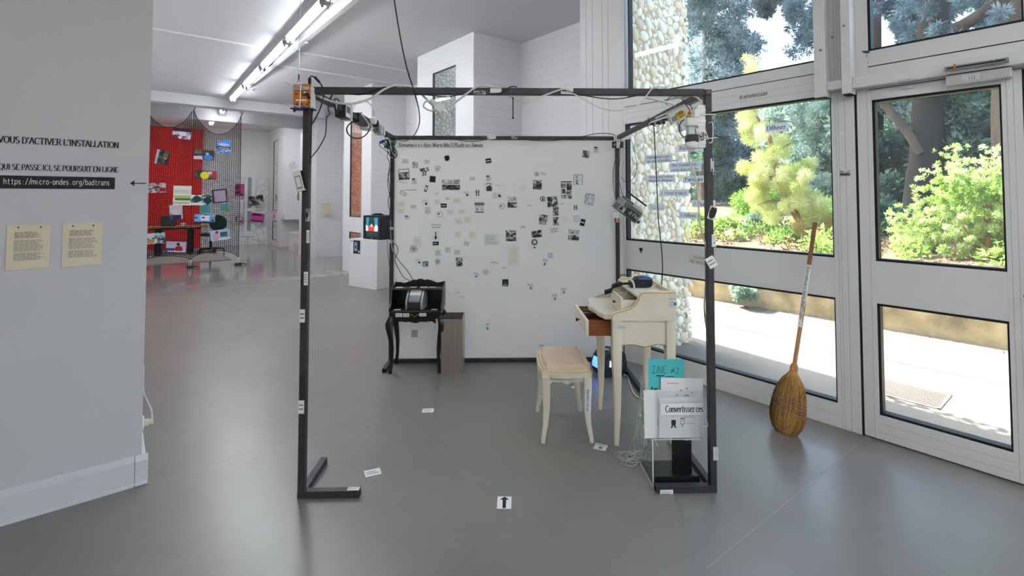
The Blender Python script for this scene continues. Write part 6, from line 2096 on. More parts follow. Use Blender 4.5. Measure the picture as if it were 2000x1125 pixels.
part('white_cord', ps_, lambda m: m.tube([(.034, -.2, .02), (.04, -.1, -.005), (.042, .0, -.03), (.036, .1, -.03)], .0045, 'cable_white', 6))
ab = empty('audio_splitter', bar_point(1.42), 'grey foil-wrapped adapter on the left top bar near the rear corner', 'adapter')
part('body', ab, lambda m: m.box(-.024, .028, -.08, .08, -.03, .03, 'plastic_grey'), bevel=.006)
part('tape_band', ab, lambda m: (m.box(-.027, .032, -.03, .0, -.033, .033, 'tape'), m.box(-.027, .032, .05, .08, -.033, .033, 'paper')))
pi_ = empty('microcomputer', FM @ T(.02, FD - .17, 1.86), 'green circuit board in a tangle of cables at the rear left corner', 'circuit board')
part('board', pi_, lambda m: m.box(-.03, .05, -.006, -.002, -.04, .045, 'pcb_green'), mtx=R(-25, 'X') @ R(18, 'Y'))
part('sockets', pi_, lambda m: [m.box(x, x + .014, -.02, -.006, z, z + .014, 'plastic_silver') for x, z in ((-.03, -.03), (-.03, -.01), (.02, -.038), (.0, .02))], mtx=R(-25, 'X') @ R(18, 'Y'))
part('chips', pi_, lambda m: [m.box(x, x + .012, -.009, -.006, z, z + .012, 'plastic_black') for x, z in ((-.005, -.005), (.025, .01), (.02, -.015))], mtx=R(-25, 'X') @ R(18, 'Y'))
part('blue_plug', pi_, lambda m: m.box(-.065, -.02, -.03, -.012, .03, .048, 'cable_tie_blue'), mtx=R(-20, 'Y'))
part('white_lead', pi_, lambda m: m.tube([(-.03, -.02, .08), (.0, -.03, .05), (.02, -.035, .0), (.03, -.03, -.06), (.05, -.02, -.09)], .003, 'cable_white', 6))
rp = random.Random(2)
for q in range(6):
    part('lead', pi_, lambda m: m.tube([(rp.uniform(-.06, .06), rp.uniform(-.04, .02), rp.uniform(.04, .1)), (rp.uniform(-.08, .08), rp.uniform(-.05, -.01), rp.uniform(-.02, .05)), (rp.uniform(-.06, .07), rp.uniform(-.05, 0), rp.uniform(-.1, -.03)), (.03, -.01, -.12)], .0028, 'cable_black', 6))
part('white_tangle', pi_, lambda m: (m.tube([(.04, 0, .02), (.1, -.01, .0), (.11, -.01, -.06), (.07, -.01, -.09)], .0018, 'cable_white', 5), m.tube([(-.08, 0, .0), (-.07, -.02, -.06), (-.02, -.02, -.1), (.04, -.02, -.11)], .0025, 'cable_white', 5)))

# small radio tied to the left post
rd = empty('pocket_radio', FM @ T(.0, -.012, 1.50) @ R(-14, 'Y'), 'small white and black pocket radio tied to the left front post', 'radio')
part('body', rd, lambda m: m.box(-.028, .012, -.01, .008, -.05, .05, 'plastic_white'), bevel=.004)
part('grille', rd, lambda m: (m.box(-.022, .006, -.0112, -.01, -.04, .025, 'plastic_grey'), m.box(-.018, .002, -.0118, -.0112, -.03, .018, 'plastic_white')))
part('dark_edge', rd, lambda m: m.box(.012, .016, -.01, .008, -.045, .045, 'plastic_black'))
part('tag', rd, lambda m: m.box(-.005, .03, -.012, -.01, .06, .092, 'paper'), mtx=R(-20, 'Y'))
part('strap', rd, lambda m: m.tube([(-.02, -.005, -.05), (-.032, -.005, -.075), (-.03, -.004, -.09), (-.022, -.004, -.06)], .0016, 'cable_black', 5))

# boombox hanging at the right rear post
bb = empty('radio_cassette', frame_mtx(at_v(1226, 409, 1.6), FU_, -FV_) @ R(-37), 'silver-grey portable radio hanging tilted at the right rear post', 'radio')
part('body', bb, lambda m: m.box(-.115, .115, -.055, .045, -.035, .03, mat('radio_grey', '#5f6766', .4)), bevel=.008)
tpp = part('top_panel', bb, lambda m: m.prism([(-.11, .045), (.11, .045), (.1, .068), (-.1, .068)], -.03, .024, 'plastic_silver'), bevel=.004)
dsp = part('display', bb, lambda m: m.box(-.015, .1, -.045, .012, .03, .034, 'plastic_black'), bevel=.002)
part('speaker_grille', bb, lambda m: (m.box(-.11, -.055, -.005, .04, .03, .0325, 'plastic_silver'), [m.box(-.106, -.06, y, y + .003, .0325, .0335, 'plastic_dark') for y in (.002, .012, .022, .032)]))
part('badge', bb, lambda m: (m.box(-.075, -.02, -.05, -.012, .03, .033, 'plastic_silver'), m.box(-.068, -.042, -.044, -.016, .033, .0345, 'plastic_black')))
for q in range(5):
    part('key', tpp, lambda m: m.box(-.1 + q * .022, -.084 + q * .022, .05, .064, .024, .031, 'plastic_black'))
part('knob', bb, lambda m: (m.lathe([(.014, 0), (.012, .014), (0, .015)], 'plastic_black', 14, (.125, -.03, 0), 'x'), m.lathe([(.012, 0), (.01, .012), (0, .013)], 'chrome', 14, (.115, .02, .0), 'x')))
part('handle', bb, lambda m: (m.tube([(.105, .05, 0), (.1, .11, 0)], .004, 'chrome', 6, 1), m.box(-.1, .105, .108, .12, -.009, .009, 'plastic_black')))
mb = MB()
write(mb, '80 FM', .005, -.03, .03, .0344, 'plastic_silver', nib=(.16, .16), serif=False)
mb.build('lettering', dsp)

# right front corner: power strip, adapters, router with stickers
wp = empty('white_power_strip', FM @ T(1.948, .02, 1.655), 'white multi-socket power strip tied upright to the right front post', 'power strip')
for q in range(4):
    part('socket', wp, lambda m: (m.lathe([(.0215, -.028), (.022, .018), (.018, .022), (.0, .022)], 'plastic_white', 18, (0, 0, .035 + q * .053), 'x'), m.box(-.018, .018, -.02, .02, .009 + q * .053, .061 + q * .053, 'plastic_white')))
part('tie', wp, lambda m: (m.tube([(-.02, -.024, .17), (.03, -.026, .172), (.07, -.024, .172)], .003, 'plastic_white', 5), m.tube([(.03, -.024, .13), (.052, -.026, .128), (.048, -.026, .04), (.03, -.026, .035)], .0022, 'plastic_white', 5), m.tube([(.03, -.026, .055), (.075, -.026, .058)], .0028, 'plastic_white', 5)))
wa = empty('black_adapter', FM @ T(1.898, .01, 1.74), 'black plug-in adapter on the white power strip', 'power adapter')
part('body', wa, lambda m: m.box(-.025, .03, -.022, .022, -.05, -.012, 'plastic_black'), bevel=.005)
part('clear_case', wa, lambda m: m.box(-.02, .012, -.018, .018, -.012, .03, mat('pale_plastic', '#c3ced0', .3)), bevel=.004)
part('pin_lead', wa, lambda m: m.tube([(-.025, 0, -.028), (-.05, 0, -.027), (-.065, 0, -.024)], .0028, 'cable_white', 6))
wq = empty('white_plug', FM @ T(1.885, .0, 1.79), 'white adapter plug above the black adapter', 'plug')
part('body', wq, lambda m: m.box(-.018, .04, -.022, .022, -.022, .022, 'plastic_white'), bevel=.006)
part('upper_plug', wq, lambda m: m.box(.018, .045, -.02, .02, .022, .06, 'plastic_white'), bevel=.004)
wr = empty('round_plug', FM @ T(1.905, .0, 1.675), 'white angled plug below the black adapter', 'plug')
part('body', wr, lambda m: m.lathe([(.014, -.04), (.022, -.02), (.024, .0), (.02, .015)], 'plastic_white', 16, (0, 0, 0), 'x'))
sheet('sticker', 'square black and white sticker on the white power strip', 'sticker', fmtx(1373.5, 266, -.012, 20), .042, .042, 'paper', [('rect', -.44, .44, -.44, .44, 'photo_bw_fine')])
ro = empty('router', frame_mtx(at_v(1330, 224, .22), FU_, -FV_) @ R(24), 'white router with coloured stickers and aerials at the right front corner', 'router')
part('case', ro, lambda m: m.box(-.07, .06, -.03, .035, -.02, .012, 'plastic_white'), bevel=.005)
part('lower_case', ro, lambda m: m.box(-.035, .05, -.085, -.03, -.02, .008, mat('router_shell', '#d3d6d6', .4)), bevel=.005)
part('aerial', ro, lambda m: m.tube([(-.13, .038, -.01), (.05, .04, 0)], .005, 'plastic_white', 8, 1))
part('aerial', ro, lambda m: m.tube([(-.18, .028, .03), (-.06, .02, 0)], .0045, 'plastic_white', 8, 1))
part('grey_sticker', ro, lambda m: m.box(-.062, -.034, -.02, .006, .0122, .0128, 'plastic_grey'))
part('dark_plug', ro, lambda m: m.tube([(.03, -.055, .012), (.06, -.05, .014), (.075, -.048, .014)], .0065, 'plastic_black', 8))
sheet('sticker', 'yellow sticker with black capitals on the router', 'sticker', ro.matrix_world @ T(-.008, .0, .0135) @ R(10), .05, .036, mat('sticker_yellow', '#e3c22b', .5), [('txt', 'CYBER', -.42, .0, .013, 'black_ink', dict(width=.042, serif=False, nib=(.2, .16))), ('lines', -.3, .4, -.42, -.1, 1, 'black_ink')])
sheet('sticker', 'rainbow triangle sticker on the router', 'sticker', ro.matrix_world @ T(.035, -.022, .0135) @ R(-24), .046, .05, '#e8e6e2', [('poly', [(-.3, .1), (.3, .1), (.05, .48), (-.05, .48)], '#d8552a'), ('poly', [(-.38, -.08), (.38, -.08), (.3, .1), (-.3, .1)], '#e8b92f'), ('poly', [(-.45, -.26), (.45, -.26), (.38, -.08), (-.38, -.08)], '#3f7a4c'), ('poly', [(-.48, -.46), (.48, -.46), (.45, -.26), (-.45, -.26)], '#2b4a86')])
cb = empty('circuit_strip', frame_mtx(at_u(1282, 240, FW - FT), FU_, -FV_), 'thin bare circuit strip with wires under the right top bar', 'circuit board')
part('board', cb, lambda m: m.box(-.06, .06, -.012, .006, -.004, 0, mat('pcb_dark', '#2c3a33', .5)), mtx=R(6))
part('parts', cb, lambda m: [m.box(x, x + .012, -.008, .004, 0, .006, 'plastic_black' if i_ % 2 else 'plastic_silver') for i_, x in enumerate((-.055, -.035, -.015, .005, .025, .042))], mtx=R(6))
part('wire_loop', cb, lambda m: m.tube([(-.05, .04, .01), (-.06, -.02, .012), (-.035, -.055, .012), (.0, -.062, .012), (.03, -.04, .012), (.045, .0, .012), (.04, .05, .01)], .0018, 'cable_black', 5))
part('wire_loop', cb, lambda m: m.tube([(-.06, .03, .005), (-.03, -.015, .01), (.01, -.02, .01), (.035, .01, .01), (.05, .06, .0)], .0022, 'cable_black', 5))
sb = empty('small_camera', frame_mtx(at_v(1206, 283, FD - .05), FU_, -FV_), 'small black and white device taped at the right rear corner', 'device')
part('body', sb, lambda m: m.box(-.045, .05, -.025, .028, -.02, .012, 'plastic_black'), bevel=.003)
part('white_plate', sb, lambda m: m.box(-.012, .02, -.03, .03, .012, .018, 'plastic_white'))
part('lens', sb, lambda m: m.lathe([(.012, .012), (.011, .022), (0, .022)], 'plastic_grey', 12, (-.028, 0, 0)))
sheet('paper_flap', 'folded white paper over the right rear corner of the frame', 'paper', fmtx(1216, 268, FD - .09, 8), .155, .05, 'paper', [])
ra = empty('audio_cable', FM @ T(FW - .05, FD - .05, 0), 'black audio cable with red, white and yellow plugs on the right rear post', 'cable')
part('cable', ra, lambda m: m.tube([(.02, .0, 1.2), (.022, -.004, .9), (.03, .0, .6), (.024, 0, .35)], .007, 'cable_black', 8))
for x, c_ in ((.006, '#c8281e'), (.02, '#e8e8e6'), (.034, '#e0a81e')):
    part('plug', ra, lambda m: m.lathe([(.0055, 1.2), (.0055, 1.232), (.003, 1.24)], c_, 8, (x, 0, 0)))
sheet('sticker', 'white note behind the coloured audio plugs', 'sticker', fmtx(1203, 418, FD - FT - .004), .06, .075, 'paper', [('lines', -.4, .4, .2, .4, 1, 'grey_ink')])

# handset on the desk
hs = empty('barcode_scanner', DM @ T(.035, .03, .8505), 'black and blue handheld scanner with a coiled cord on the cream desk', 'scanner')
hed = part('head', hs, lambda m: m.prism(catmull([(-.045, .0), (-.05, .03), (-.02, .05), (.0, .064), (.07, .066), (.088, .05), (.086, .012), (.05, .0), (-.045, 0)], 4)[:-1], -.032, .032, 'plastic_black', 'y'), bevel=.006)
part('blue_top', hed, lambda m: m.prism([(-.005, .062), (.07, .068), (.084, .055), (.08, .05), (.0, .052)], -.034, .034, 'plastic_blue', 'y'), bevel=.002)
part('window', hed, lambda m: m.box(.02, .045, -.0335, -.033, .02, .034, 'plastic_dark'))
part('neck', hs, lambda m: m.tube([(-.045, 0, .022), (-.075, 0, .022), (-.1, .0, .02)], .008, 'plastic_black', 8))
mb = MB()
pts = []
for q in range(150):
    s_ = q / 149
    c_ = Vector((-.1 - .12 * s_ - .02 * math.sin(s_ * 6), .0 - .03 * s_, .02 - .012 * s_ + .05 * math.sin(max(0, .35 - s_) * 8) * .0 - .035 * s_))
    a_ = q * 1.25
    pts.append(c_ + Vector((.0, .013 * math.cos(a_), .013 * math.sin(a_))))
mb.tube(pts, .0038, 'cable_black', 5, 2)
mb.build('coiled_cord', hs)
part('cord', hs, lambda m: m.tube([(-.1, .0, .02), (-.13, .0, .05), (-.1, -.0, .075), (-.06, -.0, .07), (-.045, -.02, .045)], .003, 'cable_black', 6))
gn = empty('gooseneck', DM @ T(-.02, -.1, .8505), 'short white bent gooseneck holder beside the handheld scanner', 'holder')
part('stem', gn, lambda m: m.tube([(0, 0, .0), (.001, .0, .03), (-.004, .02, .055), (-.02, .045, .07)], .006, 'cable_cream', 8))
part('foot', gn, lambda m: m.lathe([(.014, 0), (.014, .004), (.007, .006)], 'plastic_white', 14))

# ------------------------------------------------------------------ cables
cab('black cable dropping from the ceiling and looping to the rear left corner', [(752, -130, .03), (762, -45, .03), (770, 0, .03), (777, 45, .03), (786, 95, .03), (797, 142, .02), (807, 172, -.004), (812, 190, .02), (818, 215, .3), (819, 240, .9), (812, 259, 1.4), (798, 273, 1.8), (784, 275, 1.88), (769, 269, 1.895)], .0036)
cab('thick white cable slung along the left half of the front top bar', [(618, 186, .04), (634, 193, .02), (658, 201, -.004), (690, 202, -.006), (722, 193, -.006), (748, 176, -.006), (768, 167.5, -.006), (788, 167, -.006), (806, 170, .0), (822, 183, .036), (836, 197, .036), (846, 206, .03)], .0056, 'cable_white')
pw = empty('extension_plug', frame_mtx(at_v(856, 208, .0), FU_, -FV_) @ R(-38), 'white extension-lead plug joint hanging under the front top bar', 'plug')
part('plug', pw, lambda m: m.lathe([(.008, -.05), (.014, -.035), (.016, -.01), (.02, -.005), (.02, .02), (.012, .035), (.007, .045)], 'plastic_white', 14, (0, 0, 0), 'x'))
part('tape', pw, lambda m: m.box(-.012, .03, -.022, .022, -.022, .022, 'tape'), bevel=.004)
part('loop', pw, lambda m: m.tube([(-.04, .0, .004), (-.062, -.02, .006), (-.055, -.045, .004), (-.015, -.04, .01), (.0, -.02, .01)], .0045, 'cable_white', 6))
cab('white cable rising from the extension plug over the front top bar', [(864, 214, 0), (885, 203, -.006), (905, 188, -.008), (922, 175, -.008), (938, 167, -.006), (950, 167, .0), (965, 172, .036)], .005, 'cable_white')
cab('white cable sagging under the middle of the front top bar', [(984, 181, .036), (1000, 190, .02), (1020, 199.5, .0), (1045, 193, -.004), (1072, 183, -.008), (1095, 175, -.008), (1106, 174, -.008)], .0042, 'cable_white')
cab('thin white cable sagging under the right half of the front top bar', [(1106, 178, -.008), (1122, 184, -.006), (1145, 197, .0), (1172, 210, .0), (1198, 216, .0), (1225, 213, .0), (1248, 204, -.004), (1264, 185, -.01), (1274, 173, -.012), (1290, 169.5, -.01), (1302, 172, .0)], .0032, 'cable_white')
cab('thin black cable winding round the left of the front top bar', [(680, 183, .034), (700, 185, .01), (716, 182, -.006), (735, 174, -.006), (752, 170, -.006), (775, 169, -.004)], .0026)
cab('thin black cable below the front top bar by the slit window', [(810, 185, -.002), (828, 185, .0), (850, 187, -.002), (872, 189.5, -.004), (892, 186, -.006), (905, 183, .0)], .0026)
cab('thin black cable crossing the tape label on the front top bar', [(958, 183, -.004), (975, 182, -.007), (985, 177, -.007), (996, 170, -.007), (1004, 168.8, .0), (1010, 170.5, .02)], .0026)
cab('thin black cable under the right half of the front top bar', [(1042, 184, .02), (1060, 185, -.003), (1080, 180, -.006), (1096, 176, -.008), (1120, 181, -.008), (1145, 187, -.004), (1175, 192, -.002), (1205, 193, -.002), (1232, 189, -.004), (1254, 182, -.002)], .0026)
cab('thin black cable draped along the left of the back top bar', [(769, 270, FD - .05), (800, 268, FD - .05), (835, 265.5, FD - .05), (868, 268, FD - .045), (900, 274, FD - .045), (925, 276, FD - .045), (945, 273, FD - .045), (955, 270, FD - .05)], .003)
cab('thin black cable draped along the right of the back top bar', [(1010, 270, FD - .05), (1040, 274, FD - .045), (1070, 275, FD - .045), (1105, 272, FD - .045), (1140, 266, FD - .05), (1165, 261, FD - .05), (1190, 261, FD - .05), (1203, 265, FD - .06)], .003)
cab('black cable taped down the inside of the left front post', [(611, 208, .012), (608.5, 240, .012), (607.5, 280, .012), (606.5, 320, .012)], .0032)
cab('black cable from the front top bar to the left post', [(633, 184, .02), (628, 205, .018), (618, 228, .014), (609, 243, .012)], .0034)
cab('black cable hanging from the left top bar down to the pocket radio', [(650, 183, .03), (642, 200, .06), (641, 214, .06), (644, 222, .05), (638, 230, .04), (637, 250, .03), (634, 268, .02), (622, 290, .01), (608, 308, .0), (603, 318, -.01)], .0028)
cab('black cable loop below the power strip on the left top bar', [(696, 235, .75), (684, 241, .78), (677, 252, .8), (682, 264, .82), (694, 270, .85), (708, 268, .88), (719, 258, .9), (724, 245, .95)], .0042)
cab('black lead down the left rear post', [(760, 295, FD - .06), (756, 306, FD - .06), (761, 320, FD - .05), (758, 345, FD - .045), (762, 372, FD - .045), (758, 395, FD - .045), (763, 420, FD - .045), (761, 450, FD - .045), (765, 470, FD - .045), (775, 480, FD - .04), (777, 492, FD - .035), (771, 508, FD - .035), (778, 524, FD - .05), (788, 541, FD - .06), (800, 548, FD - .05)], .0028)
cab('second black lead down the left rear post to the bureau', [(762, 295, FD - .05), (763, 325, FD - .045), (757, 355, FD - .045), (763, 395, FD - .045), (760, 430, FD - .045), (764, 462, FD - .045), (768, 490, FD - .04), (780, 510, FD - .035), (795, 528, FD - .05), (806, 546, FD - .05)], .0028)
cab('white lead on the left rear post', [(763, 430, FD - .05), (763, 455, FD - .05), (765, 480, FD - .05), (768, 492, FD - .045)], .0022, 'cable_white')
cab('black lead looping left of the right rear post', [(1213, 265, FD - .12), (1211, 285, FD - .1), (1204, 305, FD - .1), (1198, 330, FD - .1), (1198, 360, FD - .12), (1201, 385, 1.62)], .0024)
cab('two-metre black lead on the right rear post behind the radio', [(1211, 285, FD - .1), (1210, 315, FD - .1), (1208, 345, FD - .1), (1212, 365, FD - .15), (1216, 385, 1.65)], .0028)
cab('thin black lead looping over the pebble-wall pane', [(1230, 268, FD - .3), (1237, 285, FD - .35), (1241, 305, FD - .4), (1244, 322, FD - .42), (1240, 343, FD - .4), (1230, 355, FD - .35), (1220, 354, FD - .3), (1213, 346, FD - .2)], .0022)
cab('long black cable hanging from the right top bar behind the cream desk', [(1277, 243, .98), (1279, 285, 1.0), (1282, 340, 1.02), (1284, 390, 1.02), (1286, 430, 1.02), (1291, 475, 1.02), (1294, 520, 1.02), (1292, 560, 1.02), (1292, 600, 1.02)], .004)
cab('thick white cable hanging along the right front post', [(1365, 276, .01), (1353, 284, .01), (1346, 296, .015), (1346, 312, .02), (1356, 337, .02), (1361, 362, .02), (1364, 395, .02), (1366, 425, .02), (1371, 455, .02), (1382, 490, .02), (1386, 510, .02), (1380, 545, .03), (1376, 585, .04), (1377, 620, .05), (1384, 660, .05), (1391, 690, .05), (1393, 720, .05)], .0048, 'cable_cream')
cab('black lead curving left of the white power strip', [(1345, 229, .1), (1332, 237, .05), (1326, 250, .03), (1330, 262, .02), (1340, 270, .01), (1356, 271, .0)], .0026)
cab('thin black leads above the router', [(1302, 205, .5), (1303, 195, .45), (1316, 186, .3), (1328, 190, .2), (1340, 205, .15), (1348, 216, .1)], .0024)
cab('white cable under the right end of the front top bar', [(1310, 186, .1), (1335, 192, .08), (1352, 187, .03), (1366, 194, .02), (1372, 206, .02)], .005, 'cable_white')
cab('fat white cable from the front bar to the router', [(1262, 191, .02), (1285, 196, .1), (1305, 201, .2), (1318, 205, .25)], .006, 'cable_white')
cab('thin black lead inside the right front corner', [(1330, 200, .2), (1348, 206, .12), (1352, 215, .1), (1353, 222, .08)], .0022)
wf = at_v(1372, 800, .03)
cab('thin white wire along the right front post near the floor', [(1376, 800, .02), (1377, 815, .02), (1383, 831, .015), (1374, 833, .015)], .0015, 'cable_white')
hk = at_v(1002, 194, .016)
mb = MB()
mb.tube([(0, 0, .0), (0, 0, -.09)], .0028, 'cable_black', 6, 1)
mb.lathe([(.0, -.006), (.005, -.003), (.005, .003), (.0, .006)], 'cable_black', 8, (0, 0, -.092))
mb.lathe([(.004, .0), (.004, .01)], 'cable_black', 8)
tag(mb.build('hanging_rod', None, T(*hk)), 'thin black rod hanging under the middle of the front top bar', 'rod')
# floor cables
mb = MB()
P = [at_z(x, y, .006) for x, y in ((1213, 709), (1219, 715), (1214, 729), (1226, 735), (1231, 752), (1240, 772), (1256, 779), (1268, 788), (1275, 800))]
mb.tube(P, .0055, 'cable_cream', 6, 5)
tag(mb.build('cable'), 'white cable snaking over the floor under the cream desk', 'cable')
mb = MB()
P = [at_v(1219, 676, 1.2), at_v(1218, 690, 1.25), at_v(1214, 702, 1.3), at_z(1209, 706, .006)]
mb.tube(P, .004, 'cable_black', 6, 5)
tag(mb.build('cable'), 'black cable dropping below the cream desk apron', 'cable')
# bundle of white string
sg = empty('string_bundle', T(*at_z(1240, 885)), 'tangle of thin white string hanging from the stand and coiled on the floor', 'string')
sgi = sg.matrix_world.inverted()
rz = random.Random(8)
mb = MB(sgi)
for cx, cy, a_, b_, n_ in ((1224, 890, 20, 9, 4), (1240, 892, 20, 10, 3), (1252, 888, 16, 8, 3), (1233, 902, 16, 8, 2)):
    for q in range(n_):
        a1, b1, ox, oy = a_ * rz.uniform(.6, 1.05), b_ * rz.uniform(.6, 1.05), rz.uniform(-4, 4), rz.uniform(-3, 3)
        mb.tube([at_z(cx + ox + a1 * math.cos(2 * math.pi * i / 14), cy + oy + b1 * math.sin(2 * math.pi * i / 14), .003 + .002 * q + rz.uniform(0, .002)) for i in range(15)], .0011, 'string', 4, 2)
mb.build('floor_coil', sg)
mb = MB(sgi)
for q in range(11):
    x1 = 1232 + q * 2.6
    mb.tube([at_v(1252 + rz.uniform(-2, 4), 742 + rz.uniform(-20, 20), .2), at_v(1250 + rz.uniform(-2, 5), 790, .2), at_v(1247 + rz.uniform(-5, 8), 825, .19), at_v(x1 + rz.uniform(-2, 4), 862, .19 + rz.uniform(-.03, .03)), at_z(x1 + rz.uniform(-14, 12), 888 + rz.uniform(-5, 8), .004)], .001, 'string', 4, 4)
for q in range(7):
    mb.tube([at_v(1253, 828, .1), at_v(1262 + q * 2.2, 845 + rz.uniform(-6, 6), .1), at_v(1262 + q * 4 + rz.uniform(-3, 3), 868 + rz.uniform(-10, 6), .1)], .0012, 'string', 4, 4)
mb.build('hanging_strands', sg)
part('knot', sg, lambda m: m.lathe([(.0, -.012), (.008, -.006), (.009, .004), (.0, .012)], 'string', 8, tuple(sgi @ at_v(1250, 812, .19))))

# printed matter in the acrylic stand
sheet('zine', 'turquoise hand-lettered booklet at the back of the acrylic stand', 'booklet', fmtx(1301, 742, .085, -.5), .18, .205, 'cyan_zine', [('txt', 'ZiNE', -.4, .16, .036, 'black_ink', dict(nib=(.07, .07), serif=False, gap=.1, width=.072)), ('txt', '#2', .12, .16, .027, 'black_ink', dict(nib=(.07, .07), serif=False, width=.044)), ('rect', -.28, -.06, .09, .115, 'black_ink'), ('rect', -.02, .22, .075, .09, 'black_ink'), ('rect', -.42, -.38, -.5, -.16, 'black_ink'), ('ell', -.3, -.36, .1, .17, 'black_ink')])
sheet('printed_sheet', 'white sheet with a dotted network drawing in the acrylic stand', 'sheet', fmtx(1331, 793, .078, -2), .212, .275, 'paper', [('lines', -.35, .0, .39, .415, 1, 'grey_ink')] + [('disc', .12 + .32 * math.cos(q * 2.4) * (q % 5) / 5, .12 + .2 * math.sin(q * 2.4) * (q % 5 + 1) / 5, .014, 'black_ink') for q in range(22)] + [('rect', .0, .22, .15, .158, 'grey_ink'), ('rect', .09, .13, .04, .075, 'black_ink')])
sheet('printed_sheet', 'white typed sheet bowed at the left of the acrylic stand', 'sheet', fmtx(1290, 808, .07, 1), .165, .235, 'paper', [('lines', -.05, .5, .23, .25, 1, 'black_ink'), ('lines', -.1, .5, -.25, -.1, 3, 'grey_ink'), ('lines', .2, .45, -.42, -.38, 1, 'navy_ink')], curl=.0)
sheet('printed_sheet', 'white sheet with two small icons in front of the acrylic stand', 'sheet', fmtx(1330, 815, .064, 0), .222, .2, 'paper', [('rect', .0, .3, .0, .008, 'grey_ink'), ('rect', -.02, .09, -.04, -.022, 'black_ink'), ('rect', -.22, -.12, -.18, -.06, 'navy_ink'), ('poly', [(-.2, -.18), (-.24, -.25), (-.2, -.25), (-.17, -.18), (-.14, -.25), (-.1, -.25), (-.14, -.18)], 'navy_ink'), ('ring', .03, -.12, .05, .014, 'grey_ink'), ('rect', .02, .035, -.24, -.17, 'grey_ink'), ('rect', .1, .33, -.155, -.148, 'grey_ink'), ('lines', -.22, -.12, .0, .03, 1, 'faint_ink')])
sheet('printed_strip', 'white strip with large black serif lettering across the acrylic stand', 'sign', fmtx(1331.5, 799, .056, 0), .213, .058, 'paper', [('txt', 'Convertissez ces', -.38, -.24, .032, 'black_ink', dict(nib=(.2, .07), width=.186))])


# ------------------------------------------------------------------ plinth with television
pa0 = at_z(736, 566.5)
ex = Vector((-.83, .557, 0)).normalized()
# local x runs along the long front edge, local y away from the viewer (to the right rear)
po = pa0 + ex * .67
PM = Matrix(((-ex.x, ex.y, 0, po.x), (-ex.y, -ex.x, 0, po.y), (0, 0, 1, 0), (0, 0, 0, 1)))
pl = MB()
pl.box(0, .67, 0, .48, 0, .755, mat('plinth_white', '#e9e9e8', .6))
o = pl.build('plinth', None, PM, .003)
tag(o, 'tall white plinth box under the television', 'plinth')
tvm = PM @ T(.23, .09, .756) @ R(-3)
tv_ = empty('television', tvm, 'small black tube television showing a red figure, on the white plinth', 'television')
part('cabinet', tv_, lambda m: m.box(0, .42, .03, .36, .0, .375, 'tv_body'), bevel=.008)
ffr = part('front_frame', tv_, lambda m: (m.box(0, .42, 0, .03, .0, .045, 'tv_face'), m.box(0, .42, 0, .03, .345, .375, 'tv_face'), m.box(0, .055, 0, .03, .045, .345, 'tv_face'), m.box(.365, .42, 0, .03, .045, .345, 'tv_face')), bevel=.002)
mat('screen_blue', '#0a2026', .25, emit='#2a7f96', estr=.75)
mat('screen_dark', '#0a1012', .25, emit='#1c3136', estr=.7)
mat('screen_red', '#300504', .25, emit='#e0301c', estr=.9)
mat('screen_white', '#303030', .25, emit='#d8e4ec', estr=.95)
mat('screen_skin', '#301a14', .25, emit='#d89a8a', estr=.9)


def screen(m):
    m.T = frame_mtx((.055, .014, .045), (1, 0, 0), (0, -1, 0))
    m.rect(0, .31, 0, .3, .0, 'screen_blue')
    m.rect(0, .31, 0, .085, .0006, 'screen_dark')
    m.poly([(.08, .3), (.2, .3), (.22, .17), (.06, .17)], .0005, 'screen_dark')
    m.poly([(.07, .085), (.2, .085), (.21, .13), (.17, .155), (.13, .15), (.09, .165), (.06, .13)], .001, 'screen_red')
    m.poly([(.11, .15), (.16, .15), (.165, .18), (.14, .2), (.115, .18)], .0013, 'screen_skin')
    m.poly([(.21, .085), (.31, .085), (.31, .15), (.25, .19), (.215, .14)], .001, 'screen_white')
    m.poly([(.0, .085), (.05, .085), (.04, .16), (.0, .18)], .001, 'screen_white')


part('screen', tv_, screen)
part('badge', ffr, lambda m: m.box(.19, .23, -.001, 0, .018, .025, 'plastic_silver'))
rc = MB()
rc.box(-.1, .1, -.03, .03, 0, .018, 'plastic_black')
rc.box(-.05, .07, -.025, .025, .018, .03, 'plastic_black')
rc.box(-.09, -.05, -.02, .02, .018, .021, 'plastic_grey')
tag(rc.build('media_player', None, tvm @ T(.16, .16, .3765) @ R(8), .004), 'small black media player lying on top of the television', 'media player')
# leaflet taped on the plinth, on its long front face
lf = PM @ T(.17, -.0045, .63) @ R(90, 'X')
sheet('leaflet', 'navy leaflet with a pale device drawing taped on the plinth', 'leaflet', lf, .22, .21, 'paper', [('rect', -.26, .5, -.5, .5, '#1c2048'), ('rect', -.16, .16, -.3, .36, '#b9b4c4'), ('rect', -.1, .1, -.12, .12, '#4a4a66'), ('lines', -.14, .14, .2, .32, 1, '#4a4a66'), ('disc', .36, -.33, .1, '#c9c9d6'), ('rect', -.5, -.34, .38, .5, '#6fb3b0')])
cab('thin grey cable down the plinth behind the left rear post', [(757, 466, FD + 1.0), (757, 485, FD + .98), (759, 505, FD + .97), (760, 520, FD + .97)], .003, 'grey_ink')
